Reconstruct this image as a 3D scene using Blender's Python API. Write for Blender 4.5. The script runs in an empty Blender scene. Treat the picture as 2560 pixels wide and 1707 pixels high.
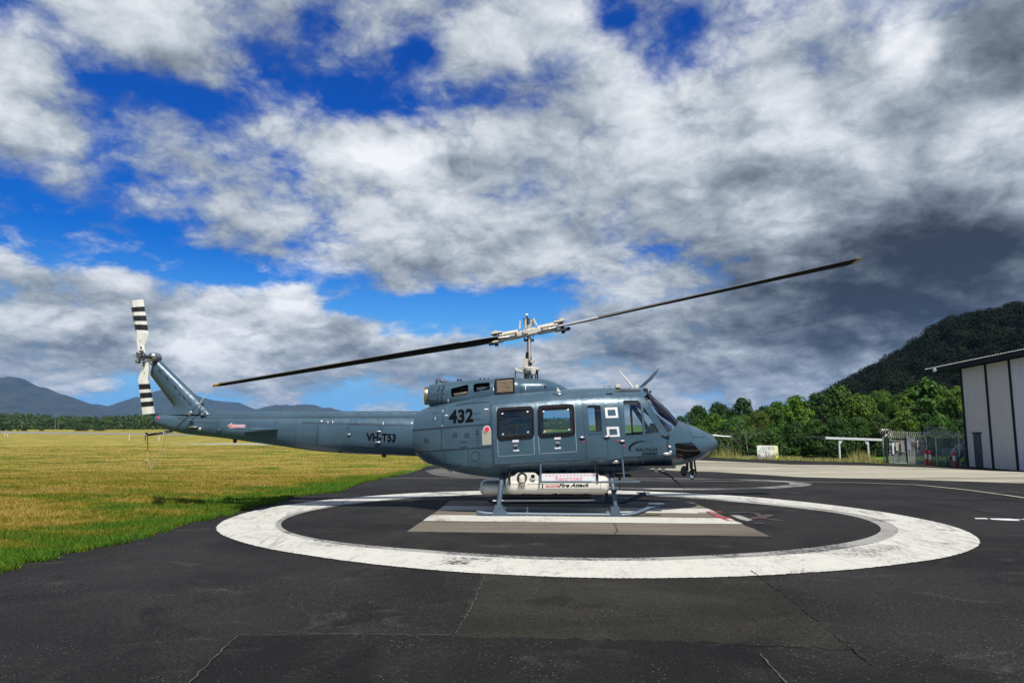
import bpy, bmesh, math, random
import numpy as np
from mathutils import Vector, Matrix

random.seed(7)
rng = np.random.default_rng(11)
SC = bpy.context.scene
COL = SC.collection

# ------------------------------------------------------------------ camera
FPX = 1713.0            # focal length in pixels of the 2560 px wide photograph
HCAM = 1.88
HOR = 1062.0
TH = math.atan((HOR - 853.5) / FPX)
cd = bpy.data.cameras.new('camera')
cd.sensor_width = 36.0
cd.lens = FPX / 2560.0 * 36.0
cd.clip_start = 0.1
cd.clip_end = 30000
cam = bpy.data.objects.new('camera', cd)
COL.objects.link(cam)
cam.location = (0, 0, HCAM)
cam.rotation_euler = (math.pi / 2 + TH, 0, 0)
SC.camera = cam

# ------------------------------------------------------------------ light
SUN_DIR = Vector((0.78, -3.0, 4.55)).normalized()      # towards the sun
SUN_EL = math.asin(SUN_DIR.z)
SUN_AZ = math.atan2(SUN_DIR.x, SUN_DIR.y)
sd = bpy.data.lights.new('sun', 'SUN')
sd.energy = 5.0
sd.angle = math.radians(0.53)
sd.color = (1.0, 0.955, 0.88)
sun = bpy.data.objects.new('sun', sd)
COL.objects.link(sun)
sun.rotation_euler = SUN_DIR.to_track_quat('Z', 'Y').to_euler()
SC.view_settings.view_transform = 'Standard'
SC.view_settings.look = 'None'
SC.view_settings.exposure = 0.2
SC.view_settings.gamma = 1.0
SC.view_settings.use_curve_mapping = False
SC.cycles.max_bounces = 6
SC.cycles.diffuse_bounces = 2
SC.cycles.glossy_bounces = 3
SC.cycles.transparent_max_bounces = 24
SC.cycles.volume_bounces = 0
SC.cycles.use_denoising = True


def ray(u, v):
    xc = u - 1280.0
    yc = 853.5 - v
    return xc, FPX * math.cos(TH) - yc * math.sin(TH), FPX * math.sin(TH) + yc * math.cos(TH)


def at(u, v, Y):
    """point of the plane at distance Y that the photograph shows at (u, v) -> X, Z"""
    x, y, z = ray(u, v)
    t = Y / y
    return x * t, HCAM + z * t


def gz(y):
    """height of the ground: the apron drains away from the pad"""
    t = min(1.0, max(0.0, (y - 19.0) / 23.0))
    return -0.7 * t * t * (3 - 2 * t)


def gnd(u, v):
    x, y, z = ray(u, v)
    h = 0.0
    for _ in range(80):
        t = (h - HCAM) / z
        h = 0.5 * h + 0.5 * gz(y * t)
    return x * t, y * t


def nd(nt, kind, **kw):
    n = nt.nodes.new(kind)
    for k, v in kw.items():
        setattr(n, k, v)
    return n


class NT:
    """small helper for writing node trees"""
    def __init__(self, nt):
        self.nt = nt
        nt.nodes.clear()

    def n(self, kind, ins=None, **kw):
        n = self.nt.nodes.new(kind)
        for k, v in kw.items():
            setattr(n, k, v)
        for k, v in (ins or {}).items():
            s = n.inputs[k]
            if isinstance(v, bpy.types.NodeSocket):
                self.nt.links.new(v, s)
            else:
                s.default_value = v
        return n

    def math(self, op, a, b=None, c=None, clamp=False):
        ins = {0: a}
        if b is not None:
            ins[1] = b
        if c is not None:
            ins[2] = c
        n = self.n('ShaderNodeMath', ins, operation=op)
        n.use_clamp = clamp
        return n.outputs[0]

    def vec(self, op, a, b=None, scale=None):
        ins = {0: a}
        if b is not None:
            ins[1] = b
        n = self.n('ShaderNodeVectorMath', ins, operation=op)
        if scale is not None:
            n.inputs['Scale'].default_value = scale
        return n.outputs['Value'] if op in ('LENGTH', 'DOT_PRODUCT', 'DISTANCE') else n.outputs[0]

    def noise(self, co, scale, detail=3.0, rough=0.55, dist=0.0, out='Fac', dim='3D'):
        n = self.n('ShaderNodeTexNoise', {'Scale': scale, 'Detail': detail, 'Roughness': rough, 'Distortion': dist}, noise_dimensions=dim)
        if co is not None:
            self.nt.links.new(co, n.inputs['Vector'])
        return n.outputs[out]

    def ramp(self, fac, stops, mode='LINEAR'):
        n = self.n('ShaderNodeValToRGB', {'Fac': fac})
        cr = n.color_ramp
        cr.interpolation = mode
        while len(cr.elements) < len(stops):
            cr.elements.new(0.5)
        for e, (p, c) in zip(cr.elements, stops):
            e.position = p
            e.color = (*c, 1) if len(c) == 3 else c
        return n.outputs[0]

    def maprange(self, v, a, b, c=0.0, d=1.0, smooth=True):
        n = self.n('ShaderNodeMapRange', {'Value': v, 'From Min': a, 'From Max': b, 'To Min': c, 'To Max': d},
                   interpolation_type='SMOOTHSTEP' if smooth else 'LINEAR')
        return n.outputs[0]

    def mix(self, fac, a, b, blend='MIX'):
        n = self.n('ShaderNodeMix', data_type='RGBA', blend_type=blend)
        for k, v in ((0, fac), (6, a), (7, b)):
            if isinstance(v, bpy.types.NodeSocket):
                self.nt.links.new(v, n.inputs[k])
            elif k == 0:
                n.inputs[0].default_value = v
            else:
                n.inputs[k].default_value = (*v, 1) if len(v) == 3 else v
        return n.outputs[2]


# ------------------------------------------------------------------ world: blue sky behind broken cumulus
world = bpy.data.worlds.new('World')
SC.world = world
world.use_nodes = True
W = NT(world.node_tree)
out = W.n('ShaderNodeOutputWorld')
bg = W.n('ShaderNodeBackground', {'Strength': 0.087})
W.nt.links.new(bg.outputs[0], out.inputs[0])
tc = W.n('ShaderNodeTexCoord')
DIR = W.vec('NORMALIZE', tc.outputs['Generated'])
sep = W.n('ShaderNodeSeparateXYZ', {0: DIR})
dx, dy, dz = sep.outputs
sky = W.n('ShaderNodeTexSky', sky_type='NISHITA')
sky.sun_disc = False
sky.sun_elevation = SUN_EL
sky.sun_rotation = SUN_AZ
sky.altitude = 0
sky.air_density = 1.0
sky.dust_density = 0.3
sky.ozone_density = 2.0
AZ = W.math('ARCTAN2', dx, dy)
EL = W.math('ARCSINE', dz)
zc = W.math('MAXIMUM', dz, 0.0)
inv = W.math('DIVIDE', 1.0, W.math('ADD', zc, 0.36))
comb = W.n('ShaderNodeCombineXYZ', {0: W.math('MULTIPLY', dx, inv), 1: W.math('MULTIPLY', dy, inv), 2: 0.35})
PL = comb.outputs[0]                                        # the cloud deck seen in perspective
ae0 = W.n('ShaderNodeCombineXYZ', {0: AZ, 1: EL, 2: 0.0}).outputs[0]
warp = W.vec('SUBTRACT', W.noise(PL, 2.6, 5.0, 0.62, out='Color'), (0.5, 0.5, 0.5))
warp = W.vec('MULTIPLY', warp, (0.20, 0.11, 0.0))
AE = W.vec('ADD', ae0, warp)
asep = W.n('ShaderNodeSeparateXYZ', {0: AE})
AZX, ELX = asep.outputs[0], asep.outputs[1]


def px_dir(u, v):
    x, y, z = ray(u, v)
    L = math.sqrt(x * x + y * y + z * z)
    return math.atan2(x, y), math.asin(z / L)


GAPS = [  # breaks in the cloud
    (10, 50, 70, 80, -.55), (240, 190, 150, 55, -.62, -18), (450, 275, 80, 30, -.62), (600, 262, 130, 42, -.55, 10), (790, 90, 34, 66, -.6),
    (1045, 130, 52, 50, -.75), (950, 250, 150, 52, -.72), (985, 335, 34, 52, -.5), (1150, 350, 120, 20, -.5, 8), (762, 332, 45, 22, -.45),
    (688, 375, 50, 26, -.4), (450, 465, 100, 34, -.55, 12), (265, 447, 50, 30, -.45), (575, 535, 90, 26, -.5), (60, 470, 100, 40, -.5),
    (100, 560, 110, 26, -.5), (90, 640, 200, 40, -.8), (400, 665, 320, 46, -.80, -4), (690, 700, 220, 30, -.8, -4), (900, 745, 90, 52, -.85),
    (1090, 790, 240, 62, -1.1), (1400, 742, 120, 56, -.95, 16), (1330, 810, 110, 60, -.9), (1633, 663, 120, 18, -.6), (1510, 45, 80, 66, -.75, -30),
    (1440, 118, 90, 28, -.55, 20), (1735, 212, 44, 34, -.6), (1860, 208, 120, 38, -.7), (1650, 178, 80, 30, -.3), (2096, 0, 70, 16, -.3),
    (1330, 160, 60, 26, -.25), (620, 975, 380, 36, -.40), (270, 985, 130, 30, -.5), (860, 995, 260, 32, -.4), (600, 625, 60, 20, -.4),
]
COVER = [  # solid cloud masses
    (60, 250, 130, 160, .55), (400, 70, 230, 130, .55, -12), (1190, 60, 190, 130, .4), (900, 385, 130, 90, .5), (1050, 480, 260, 130, .55),
    (1200, 640, 300, 110, .5), (1700, 400, 420, 220, .5), (2250, 250, 500, 300, .6), (2200, 700, 620, 260, .8), (760, 745, 100, 60, .55),
    (640, 890, 220, 60, .5), (470, 880, 80, 60, .3), (220, 810, 520, 130, .62), (640, 800, 300, 70, .35), (1150, 900, 260, 60, .3), (1750, 850, 420, 140, .55), (1570, 730, 150, 44, .35), (620, 600, 90, 44, .25),
    (300, 610, 160, 26, .3), (1180, 900, 220, 80, .35), (500, 935, 500, 40, .4), (1900, 930, 600, 70, .5), (380, 440, 260, 110, .18), (700, 470, 160, 120, .12),
]
TONE = [  # how brightly the masses stand in the light (+) or carry rain (-)
    (60, 230, 120, 140, .26), (30, 420, 150, 120, -.05), (400, 60, 200, 120, .05), (1000, 425, 90, 60, .24), (900, 400, 120, 90, .12), (1100, 545, 260, 60, .1),
    (1030, 650, 240, 50, -.1), (1300, 660, 180, 40, .08), (1700, 300, 260, 160, .15), (2230, 130, 80, 150, .3, 15), (2410, 390, 100, 60, .24), (2000, 330, 130, 100, .16),
    (1990, 520, 150, 56, .14), (760, 725, 110, 60, .36), (480, 880, 70, 54, .34), (650, 890, 80, 50, .28), (250, 770, 90, 56, .26), (560, 830, 420, 100, .10), (80, 780, 120, 60, .12), (1000, 850, 120, 50, .12),
    (1560, 725, 110, 40, .2), (2480, 620, 420, 150, -.32), (2230, 620, 300, 110, -.22), (1900, 700, 260, 70, -.14), (2450, 810, 360, 100, -.26), (2150, 800, 240, 70, -.2), (1950, 800, 300, 90, -.34, -6),
    (1610, 860, 130, 60, -.24), (2500, 70, 190, 170, -.32), (2150, 900, 280, 60, -.2), (850, 830, 36, 80, -.2), (190, 850, 220, 36, -.1),
    (1790, 490, 200, 60, -.16, 12), (2000, 640, 260, 50, -.12), (1800, 950, 200, 40, -.08), (2080, 700, 200, 50, -.14), (640, 825, 44, 16, -.18), (1400, 480, 240, 60, .06),
    (1330, 60, 160, 90, .05), (1750, 60, 240, 90, -.06), (330, 860, 100, 50, -.08), (2330, 700, 320, 100, -.25),
]
def field(blobs, A, E):
    """sum of soft lobes at azimuths A and elevations E"""
    acc = np.zeros_like(A)
    for (u, v, ru, rv, amp, *rot) in blobs:
        a0, e0 = px_dir(u, v)
        a1, _ = px_dir(u + ru, v)
        _, e1 = px_dir(u, v - rv)
        r = math.radians(rot[0]) if rot else 0.0
        p, q = A - a0, E - e0
        p, q = p * math.cos(r) + q * math.sin(r), -p * math.sin(r) + q * math.cos(r)
        t = np.clip(1 - np.hypot(p / abs(a1 - a0), q / abs(e1 - e0)) / 1.5, 0, 1)
        acc += amp * t * t * (3 - 2 * t)
    return acc


SIDE = 1.0
ROWS = [0.0 + 0.034 * i for i in range(20)]
half = []
for sgn in (-1, 1):
    res = None
    fa = W.math('DIVIDE', W.math('ADD', AZX, SIDE) if sgn < 0 else AZX, SIDE)
    for i, e in enumerate(ROWS):
        A = np.linspace(0, 1, 32) * SIDE - (SIDE if sgn < 0 else 0)
        last = 0.0 if i == len(ROWS) - 1 else 1.0
        d = (0.74 * field(GAPS, A, np.full(32, e)) + field(COVER, A, np.full(32, e))) * last
        t = field(TONE, A, np.full(32, e)) * last
        stops = [(k / 31.0, ((d[k] + 1.5) / 3.0, (t[k] + 1.0) / 2.0, 0.0)) for k in range(32)]
        row = W.ramp(fa, stops)
        res = row if res is None else W.mix(W.maprange(ELX, ROWS[i - 1], e, smooth=False), res, row)
    half.append(res)
ctl = W.mix(W.math('GREATER_THAN', AZX, 0.0), half[0], half[1])
csep = W.n('ShaderNodeSeparateColor', {0: ctl})
F_DENS = W.math('MULTIPLY_ADD', csep.outputs[0], 3.0, -1.5)
F_TONE = W.math('MULTIPLY_ADD', csep.outputs[1], 2.0, -1.0)
n_big = W.noise(PL, 3.0, 6.0, 0.54, 0.35)
n_fine = W.noise(PL, 9.0, 6.0, 0.6, 0.2)
low = W.maprange(EL, 0.16, 0.03, 0.0, 1.0)
streak = W.noise(W.vec('MULTIPLY', ae0, (5.0, 22.0, 1.0)), 1.0, 5.0, 0.55, 0.3)
dens = W.math('ADD', 0.56, W.math('MULTIPLY', F_DENS, 1.15))
dens = W.math('ADD', dens, W.math('MULTIPLY', W.math('SUBTRACT', n_big, 0.5), 2.3))
dens = W.math('ADD', dens, W.math('MULTIPLY', W.math('SUBTRACT', n_fine, 0.5), 1.25))
dens = W.math('ADD', dens, W.math('MULTIPLY', W.math('MULTIPLY', W.math('SUBTRACT', streak, 0.5), low), 1.1))
PW = W.vec('ADD', PL, W.vec('MULTIPLY', W.vec('SUBTRACT', W.noise(PL, 5.0, 4.0, 0.6, out='Color'), (0.5, 0.5, 0.5)), (0.16, 0.16, 0.16)))


def puffs(co):
    v = W.n('ShaderNodeTexVoronoi', {'Vector': co, 'Scale': 6.5, 'Detail': 4.0, 'Roughness': 0.55, 'Lacunarity': 2.3, 'Randomness': 1.0}, feature='F1', normalize=True)
    return v.outputs['Distance']


puff = puffs(PW)
dens = W.math('ADD', dens, W.math('MULTIPLY', W.math('SUBTRACT', 0.33, puff), 1.9))
alpha = W.maprange(dens, 0.10, 0.98)
# relief: the same noise read again a little nearer to the light
PL2 = W.vec('ADD', PL, (0.03, -0.12, 0.0))
n_big2 = W.noise(PL2, 3.0, 6.0, 0.54, 0.35)
n_fine2 = W.noise(W.vec('ADD', PL, (0.02, -0.05, 0.0)), 9.0, 6.0, 0.6, 0.2)
rel = W.math('ADD', W.math('MULTIPLY', W.math('SUBTRACT', n_big, n_big2), 0.75), W.math('MULTIPLY', W.math('SUBTRACT', n_fine, n_fine2), 0.20))
n_mid = W.noise(W.vec('ADD', PL, (3.0, 7.0, 1.0)), 2.6, 4.0, 0.5, 0.4)
tone = W.math('ADD', 0.57, W.math('MULTIPLY', F_TONE, 1.2))
puff2 = puffs(W.vec('ADD', PW, (0.012, -0.040, 0.0)))
tone = W.math('ADD', tone, rel)
tone = W.math('ADD', tone, W.math('MULTIPLY', W.math('SUBTRACT', puff2, puff), 0.65))
tone = W.math('ADD', tone, W.math('MULTIPLY', W.math('SUBTRACT', 0.36, puff), 0.34))
tone = W.math('ADD', tone, W.math('MULTIPLY', W.math('SUBTRACT', n_mid, 0.5), 0.55))
tone = W.math('SUBTRACT', tone, W.math('MULTIPLY', W.maprange(dens, 0.6, 0.1), 0.06))
tone = W.math('ADD', tone, 0.03)
cloud = W.ramp(tone, [(0.0, (0.032, 0.040, 0.053)), (0.18, (0.075, 0.092, 0.116)), (0.42, (0.20, 0.240, 0.290)), (0.62, (0.40, 0.455, 0.51)),
                      (0.80, (0.66, 0.70, 0.75)), (1.0, (0.93, 0.95, 0.98))])
cloud10 = W.vec('SCALE', cloud, scale=10.0)
skyc = W.n('ShaderNodeHueSaturation', {'Hue': 0.528, 'Saturation': 2.7, 'Value': 1.22, 'Color': sky.outputs[0]}).outputs[0]
skyc = W.mix(W.maprange(EL, 0.26, 0.02), skyc, (2.0, 5.4, 9.6))
fin = W.mix(alpha, skyc, cloud10)
W.nt.links.new(fin, bg.inputs['Color'])

# ------------------------------------------------------------------ mesh helpers
ORG = {}


class MB:
    """collects shapes and links them as ONE mesh object"""
    def __init__(self):
        self.v, self.f, self.m, self.s = [], [], [], []

    def add(self, verts, faces, mi=0, smooth=False):
        b = len(self.v)
        self.v += [tuple(p) for p in verts]
        for f in faces:
            self.f.append(tuple(b + i for i in f))
            self.m.append(mi)
            self.s.append(smooth)
        return self

    def box(self, c, s, rot=None, mi=0):
        sx, sy, sz = s[0] / 2, s[1] / 2, s[2] / 2
        P = [Vector((x * sx, y * sy, z * sz)) for x in (-1, 1) for y in (-1, 1) for z in (-1, 1)]
        if rot is not None:
            P = [rot @ p for p in P]
        P = [p + Vector(c) for p in P]
        return self.add(P, [(0, 1, 3, 2), (4, 6, 7, 5), (0, 4, 5, 1), (2, 3, 7, 6), (0, 2, 6, 4), (1, 5, 7, 3)], mi)

    def bbox(self, c, s, b=0.01, rot=None, mi=0):
        """box with chamfered edges"""
        hx, hy, hz = (k / 2 for k in s)
        b = min(b, hx * .9, hy * .9, hz * .9)
        bmx = bmesh.new()
        bmesh.ops.create_cube(bmx, size=1.0)
        for w in bmx.verts:
            w.co = Vector((w.co.x * s[0], w.co.y * s[1], w.co.z * s[2]))
        bmesh.ops.bevel(bmx, geom=list(bmx.edges), offset=b, segments=1, affect='EDGES', profile=0.5)
        P = [w.co.copy() for w in bmx.verts]
        if rot is not None:
            P = [rot @ p for p in P]
        bmx.verts.index_update()
        F = [[w.index for w in f.verts] for f in bmx.faces]
        bmx.free()
        return self.add([p + Vector(c) for p in P], F, mi)

    def tube(self, path, r, n=8, mi=0, cap=True, flat=1.0, smooth=True):
        path = [Vector(p) for p in path]
        rs = r if isinstance(r, (list, tuple)) else [r] * len(path)
        up = Vector((0, 0, 1))
        rings = []
        px = None
        for i, p in enumerate(path):
            d = (path[min(i + 1, len(path) - 1)] - path[max(i - 1, 0)])
            d = d.normalized() if d.length > 1e-9 else Vector((0, 0, 1))
            if px is None:
                x = d.cross(up)
                if x.length < 1e-3:
                    x = Vector((1, 0, 0))
            else:
                x = px - d * px.dot(d)
            x.normalize()
            px = x
            y = d.cross(x)
            rings.append([p + x * (math.cos(2 * math.pi * k / n) * rs[i]) + y * (math.sin(2 * math.pi * k / n) * rs[i] * flat) for k in range(n)])
        return self.loft(rings, mi, cap, smooth)

    def loft(self, rings, mi=0, cap=True, smooth=True, closed=True):
        n = len(rings[0])
        V = [p for r in rings for p in r]
        F = []
        for i in range(len(rings) - 1):
            for k in range(n if closed else n - 1):
                k2 = (k + 1) % n
                F.append((i * n + k, i * n + k2, (i + 1) * n + k2, (i + 1) * n + k))
        self.add(V, F, mi, smooth)
        if cap:
            self.add(rings[0], [tuple(range(n))[::-1]], mi, False)
            self.add(rings[-1], [tuple(range(n))], mi, False)
        return self

    def prism(self, poly, a, b, axis='y', mi=0):
        """outline extruded between two positions on an axis; poly gives the two other coordinates"""
        def P(p, t):
            return {'y': (p[0], t, p[1]), 'x': (t, p[0], p[1]), 'z': (p[0], p[1], t)}[axis]
        n = len(poly)
        V = [P(p, a) for p in poly] + [P(p, b) for p in poly]
        F = [(k, (k + 1) % n, n + (k + 1) % n, n + k) for k in range(n)]
        F += [tuple(range(n))[::-1], tuple(range(n, 2 * n))]
        return self.add(V, F, mi)

    def sphere(self, c, r, n=12, m=8, mi=0, scale=(1, 1, 1)):
        rings = []
        for i in range(m + 1):
            t = math.pi * i / m
            rr = max(math.sin(t), 1e-3)
            rings.append([(c[0] + r * scale[0] * rr * math.cos(2 * math.pi * k / n), c[1] + r * scale[1] * rr * math.sin(2 * math.pi * k / n),
                           c[2] + r * scale[2] * math.cos(t)) for k in range(n)])
        return self.loft(rings, mi, False, True)

    def cyl(self, a, b, r, n=16, mi=0, r2=None, smooth=True):
        return self.tube([a, b], [r, r if r2 is None else r2], n, mi, True, 1.0, smooth)

    def mesh(self, name, mats, off=(0, 0, 0), fixn=True, sharp=38):
        me = bpy.data.meshes.new(name)
        o = Vector(off)
        me.from_pydata([Vector(p) - o for p in self.v], [], self.f)
        for m in mats:
            me.materials.append(m)
        me.polygons.foreach_set('material_index', self.m)
        me.polygons.foreach_set('use_smooth', self.s)
        if fixn:
            b = bmesh.new()
            b.from_mesh(me)
            bmesh.ops.recalc_face_normals(b, faces=b.faces)
            b.to_mesh(me)
            b.free()
        if any(self.s):
            me.set_sharp_from_angle(angle=math.radians(sharp))
        me.update()
        return me

    def build(self, name, mats, parent=None, fixn=True, label=None, sharp=38):
        if not isinstance(mats, (list, tuple)):
            mats = [mats]
        off = ORG.get(parent.name, (0, 0, 0)) if parent else (0, 0, 0)
        me = self.mesh(name, mats, off, fixn, sharp)
        return link(name, me, parent, label)


def link(name, me, parent=None, label=None):
    o = bpy.data.objects.new(name, me)
    COL.objects.link(o)
    if parent:
        o.parent = parent
        ORG[o.name] = ORG.get(parent.name, (0, 0, 0))
    if label:
        o['label'] = label
    return o


def thing(name, label, cat, loc=(0, 0, 0), group=None, rotz=0.0):
    o = bpy.data.objects.new(name, None)
    COL.objects.link(o)
    o.location = loc
    o.rotation_euler = (0, 0, rotz)
    o.empty_display_size = 0.2
    ORG[o.name] = tuple(loc)
    return tag(o, label, cat, group)


def tag(o, label, cat, group=None):
    o['label'] = label
    o['category'] = cat
    if group:
        o['group'] = group
    return o


def struct(o, kind='structure', label=None):
    o['kind'] = kind
    if label:
        o['label'] = label
    return o


def copy_tree(o, parent=None):
    c = o.copy()
    COL.objects.link(c)
    if parent:
        c.parent = parent
    for ch in list(o.children):
        copy_tree(ch, c)
    return c


def boolean(a, b, op, drop=True):
    m = a.modifiers.new('cut', 'BOOLEAN')
    m.object = b
    m.operation = op
    m.solver = 'EXACT'
    dg = bpy.context.evaluated_depsgraph_get()
    me = bpy.data.meshes.new_from_object(a.evaluated_get(dg))
    a.modifiers.clear()
    old = a.data
    a.data = me
    bpy.data.meshes.remove(old)
    if drop:
        bm_ = b.data
        bpy.data.objects.remove(b)
        bpy.data.meshes.remove(bm_)
    return a


def interp(xs, ys, x):
    """monotone cubic through the stations"""
    xs = np.asarray(xs, float)
    ys = np.asarray(ys, float)
    h = np.diff(xs)
    d = np.diff(ys) / h
    m = np.zeros(len(xs))
    m[0], m[-1] = d[0], d[-1]
    for i in range(1, len(xs) - 1):
        if d[i - 1] * d[i] <= 0:
            m[i] = 0
        else:
            w1, w2 = 2 * h[i] + h[i - 1], h[i] + 2 * h[i - 1]
            m[i] = (w1 + w2) / (w1 / d[i - 1] + w2 / d[i])
    x = np.clip(np.asarray(x, float), xs[0], xs[-1])
    i = np.clip(np.searchsorted(xs, x) - 1, 0, len(h) - 1)
    t = (x - xs[i]) / h[i]
    return ((1 + 2 * t) * (1 - t) ** 2) * ys[i] + t * (1 - t) ** 2 * h[i] * m[i] + t * t * (3 - 2 * t) * ys[i + 1] + t * t * (t - 1) * h[i] * m[i + 1]


def round_poly(pts, r, n=5):
    """corner points -> the same outline with rounded corners"""
    res = []
    N = len(pts)
    for i in range(N):
        p0, p1, p2 = (Vector(pts[(i + k) % N]).to_2d() for k in (-1, 0, 1))
        a, b = (p0 - p1), (p2 - p1)
        rr = min(r, a.length * .45, b.length * .45)
        s, e = p1 + a.normalized() * rr, p1 + b.normalized() * rr
        for k in range(n + 1):
            t = k / n
            q = s * (1 - t) ** 2 + p1 * (2 * t * (1 - t)) + e * t * t
            res.append((q.x, q.y))
    return res


def text_mesh(s, bold=0.0, shear=0.0, space=1.0):
    """flat glyph mesh with its extent scaled to the unit square"""
    cu = bpy.data.curves.new('lettering', 'FONT')
    cu.body = s
    cu.size = 1.0
    cu.offset = bold
    cu.shear = shear
    cu.space_character = space
    cu.resolution_u = 3
    cu.fill_mode = 'FRONT'
    o = bpy.data.objects.new('lettering', cu)
    COL.objects.link(o)
    dg = bpy.context.evaluated_depsgraph_get()
    me = bpy.data.meshes.new_from_object(o.evaluated_get(dg))
    V = [tuple(v.co) for v in me.vertices]
    F = [tuple(p.vertices) for p in me.polygons]
    bpy.data.objects.remove(o)
    bpy.data.curves.remove(cu)
    bpy.data.meshes.remove(me)
    x0, x1 = min(v[0] for v in V), max(v[0] for v in V)
    y0, y1 = min(v[1] for v in V), max(v[1] for v in V)
    return gridify([((v[0] - x0) / (x1 - x0), (v[1] - y0) / (y1 - y0)) for v in V], F, 1 / (3.0 * len(s)), 1 / 7)


def gridify(V, F, sx, sy):
    """cut a flat mesh along a grid so that it can follow a curved surface"""
    b = bmesh.new()
    vs = [b.verts.new((p[0], p[1], 0)) for p in V]
    for f in F:
        try:
            b.faces.new([vs[i] for i in f])
        except ValueError:
            pass
    for ax, st in ((0, sx), (1, sy)):
        lo = min(p[ax] for p in V)
        hi = max(p[ax] for p in V)
        k = lo + st
        while k < hi - st * .2:
            co = (k, 0, 0) if ax == 0 else (0, k, 0)
            no = (1, 0, 0) if ax == 0 else (0, 1, 0)
            bmesh.ops.bisect_plane(b, geom=list(b.verts) + list(b.edges) + list(b.faces), plane_co=co, plane_no=no, dist=1e-6)
            k += st
    b.verts.index_update()
    VV = [(v.co.x, v.co.y) for v in b.verts]
    FF = [tuple(v.index for v in f.verts) for f in b.faces]
    b.free()
    return VV, FF


# ------------------------------------------------------------------ materials
def principled(name, color, rough=0.5, metal=0.0, coat=0.0, spec=0.5, var=0.0, vscale=4.0, bump=0.0, bscale=40.0, bdist=0.01, var2=None):
    m = bpy.data.materials.new(name)
    m.use_nodes = True
    T = NT(m.node_tree)
    o = T.n('ShaderNodeOutputMaterial')
    b = T.n('ShaderNodeBsdfPrincipled', {'Base Color': (*color, 1), 'Roughness': rough, 'Metallic': metal, 'Coat Weight': coat, 'Coat Roughness': 0.12,
                                         'Specular IOR Level': spec})
    T.nt.links.new(b.outputs[0], o.inputs[0])
    if var or bump:
        geo = T.n('ShaderNodeNewGeometry')
        pos = geo.outputs['Position']
    if var:
        n = T.noise(pos, vscale, 5.0, 0.6)
        c = T.mix(T.maprange(n, 0.25, 0.75, smooth=False), tuple(x * (1 - var) for x in color), tuple(min(1, x * (1 + var)) for x in (var2 or color)))
        T.nt.links.new(c, b.inputs['Base Color'])
        T.nt.links.new(T.maprange(n, 0.2, 0.8, max(0.02, rough - 0.08), min(1, rough + 0.1), smooth=False), b.inputs['Roughness'])
    if bump:
        n2 = T.noise(pos, bscale, 3.0, 0.6)
        bp = T.n('ShaderNodeBump', {'Strength': bump, 'Distance': bdist, 'Height': n2})
        T.nt.links.new(bp.outputs[0], b.inputs['Normal'])
    return m


def glass(name, tint=(1, 1, 1), dark=0.0, rough=0.0):
    """thin pane: reflects at grazing angles, lets the rest through"""
    m = bpy.data.materials.new(name)
    m.use_nodes = True
    T = NT(m.node_tree)
    o = T.n('ShaderNodeOutputMaterial')
    tr = T.n('ShaderNodeBsdfTransparent', {0: (*tint, 1)})
    gl = T.n('ShaderNodeBsdfGlossy', {0: (1, 1, 1, 1), 'Roughness': rough})
    fr = T.n('ShaderNodeFresnel', {0: 1.5})
    mx = T.n('ShaderNodeMixShader', {0: fr.outputs[0], 1: tr.outputs[0], 2: gl.outputs[0]})
    if dark:
        df = T.n('ShaderNodeBsdfDiffuse', {0: (0.01, 0.011, 0.012, 1)})
        mx2 = T.n('ShaderNodeMixShader', {0: dark, 1: mx.outputs[0], 2: df.outputs[0]})
        fin2 = T.n('ShaderNodeMixShader', {0: fr.outputs[0], 1: mx2.outputs[0], 2: gl.outputs[0]})
        mx = fin2
    T.nt.links.new(mx.outputs[0], o.inputs[0])
    return m


def heli_paint():
    m = bpy.data.materials.new('blue_grey_paint')
    m.use_nodes = True
    T = NT(m.node_tree)
    o = T.n('ShaderNodeOutputMaterial')
    b = T.n('ShaderNodeBsdfPrincipled', {'Metallic': 0.15, 'Roughness': 0.40, 'Coat Weight': 0.10, 'Coat Roughness': 0.2, 'Specular IOR Level': 0.3})
    T.nt.links.new(b.outputs[0], o.inputs[0])
    pos = T.n('ShaderNodeNewGeometry').outputs['Position']
    big = T.noise(pos, 1.3, 5.0, 0.6)
    st = T.noise(T.vec('MULTIPLY', pos, (3.0, 3.0, 0.5)), 3.0, 5.0, 0.65)
    c = T.mix(T.maprange(big, 0.3, 0.7), (0.047, 0.089, 0.122), (0.062, 0.112, 0.150))
    c = T.mix(T.math('MULTIPLY', T.maprange(st, 0.54, 0.80), 0.34), c, (0.030, 0.045, 0.052))
    T.nt.links.new(c, b.inputs['Base Color'])
    T.nt.links.new(T.maprange(st, 0.3, 0.75, 0.28, 0.46), b.inputs['Roughness'])
    dent = T.noise(T.vec('MULTIPLY', pos, (1.0, 1.0, 1.3)), 3.2, 2.0, 0.5)
    fine = T.noise(pos, 60.0, 2.0, 0.5)
    h = T.math('ADD', T.math('MULTIPLY', dent, 0.022), T.math('MULTIPLY', fine, 0.0004))
    bp = T.n('ShaderNodeBump', {'Strength': 0.55, 'Distance': 1.0, 'Height': h})
    T.nt.links.new(bp.outputs[0], b.inputs['Normal'])
    return m


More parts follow.
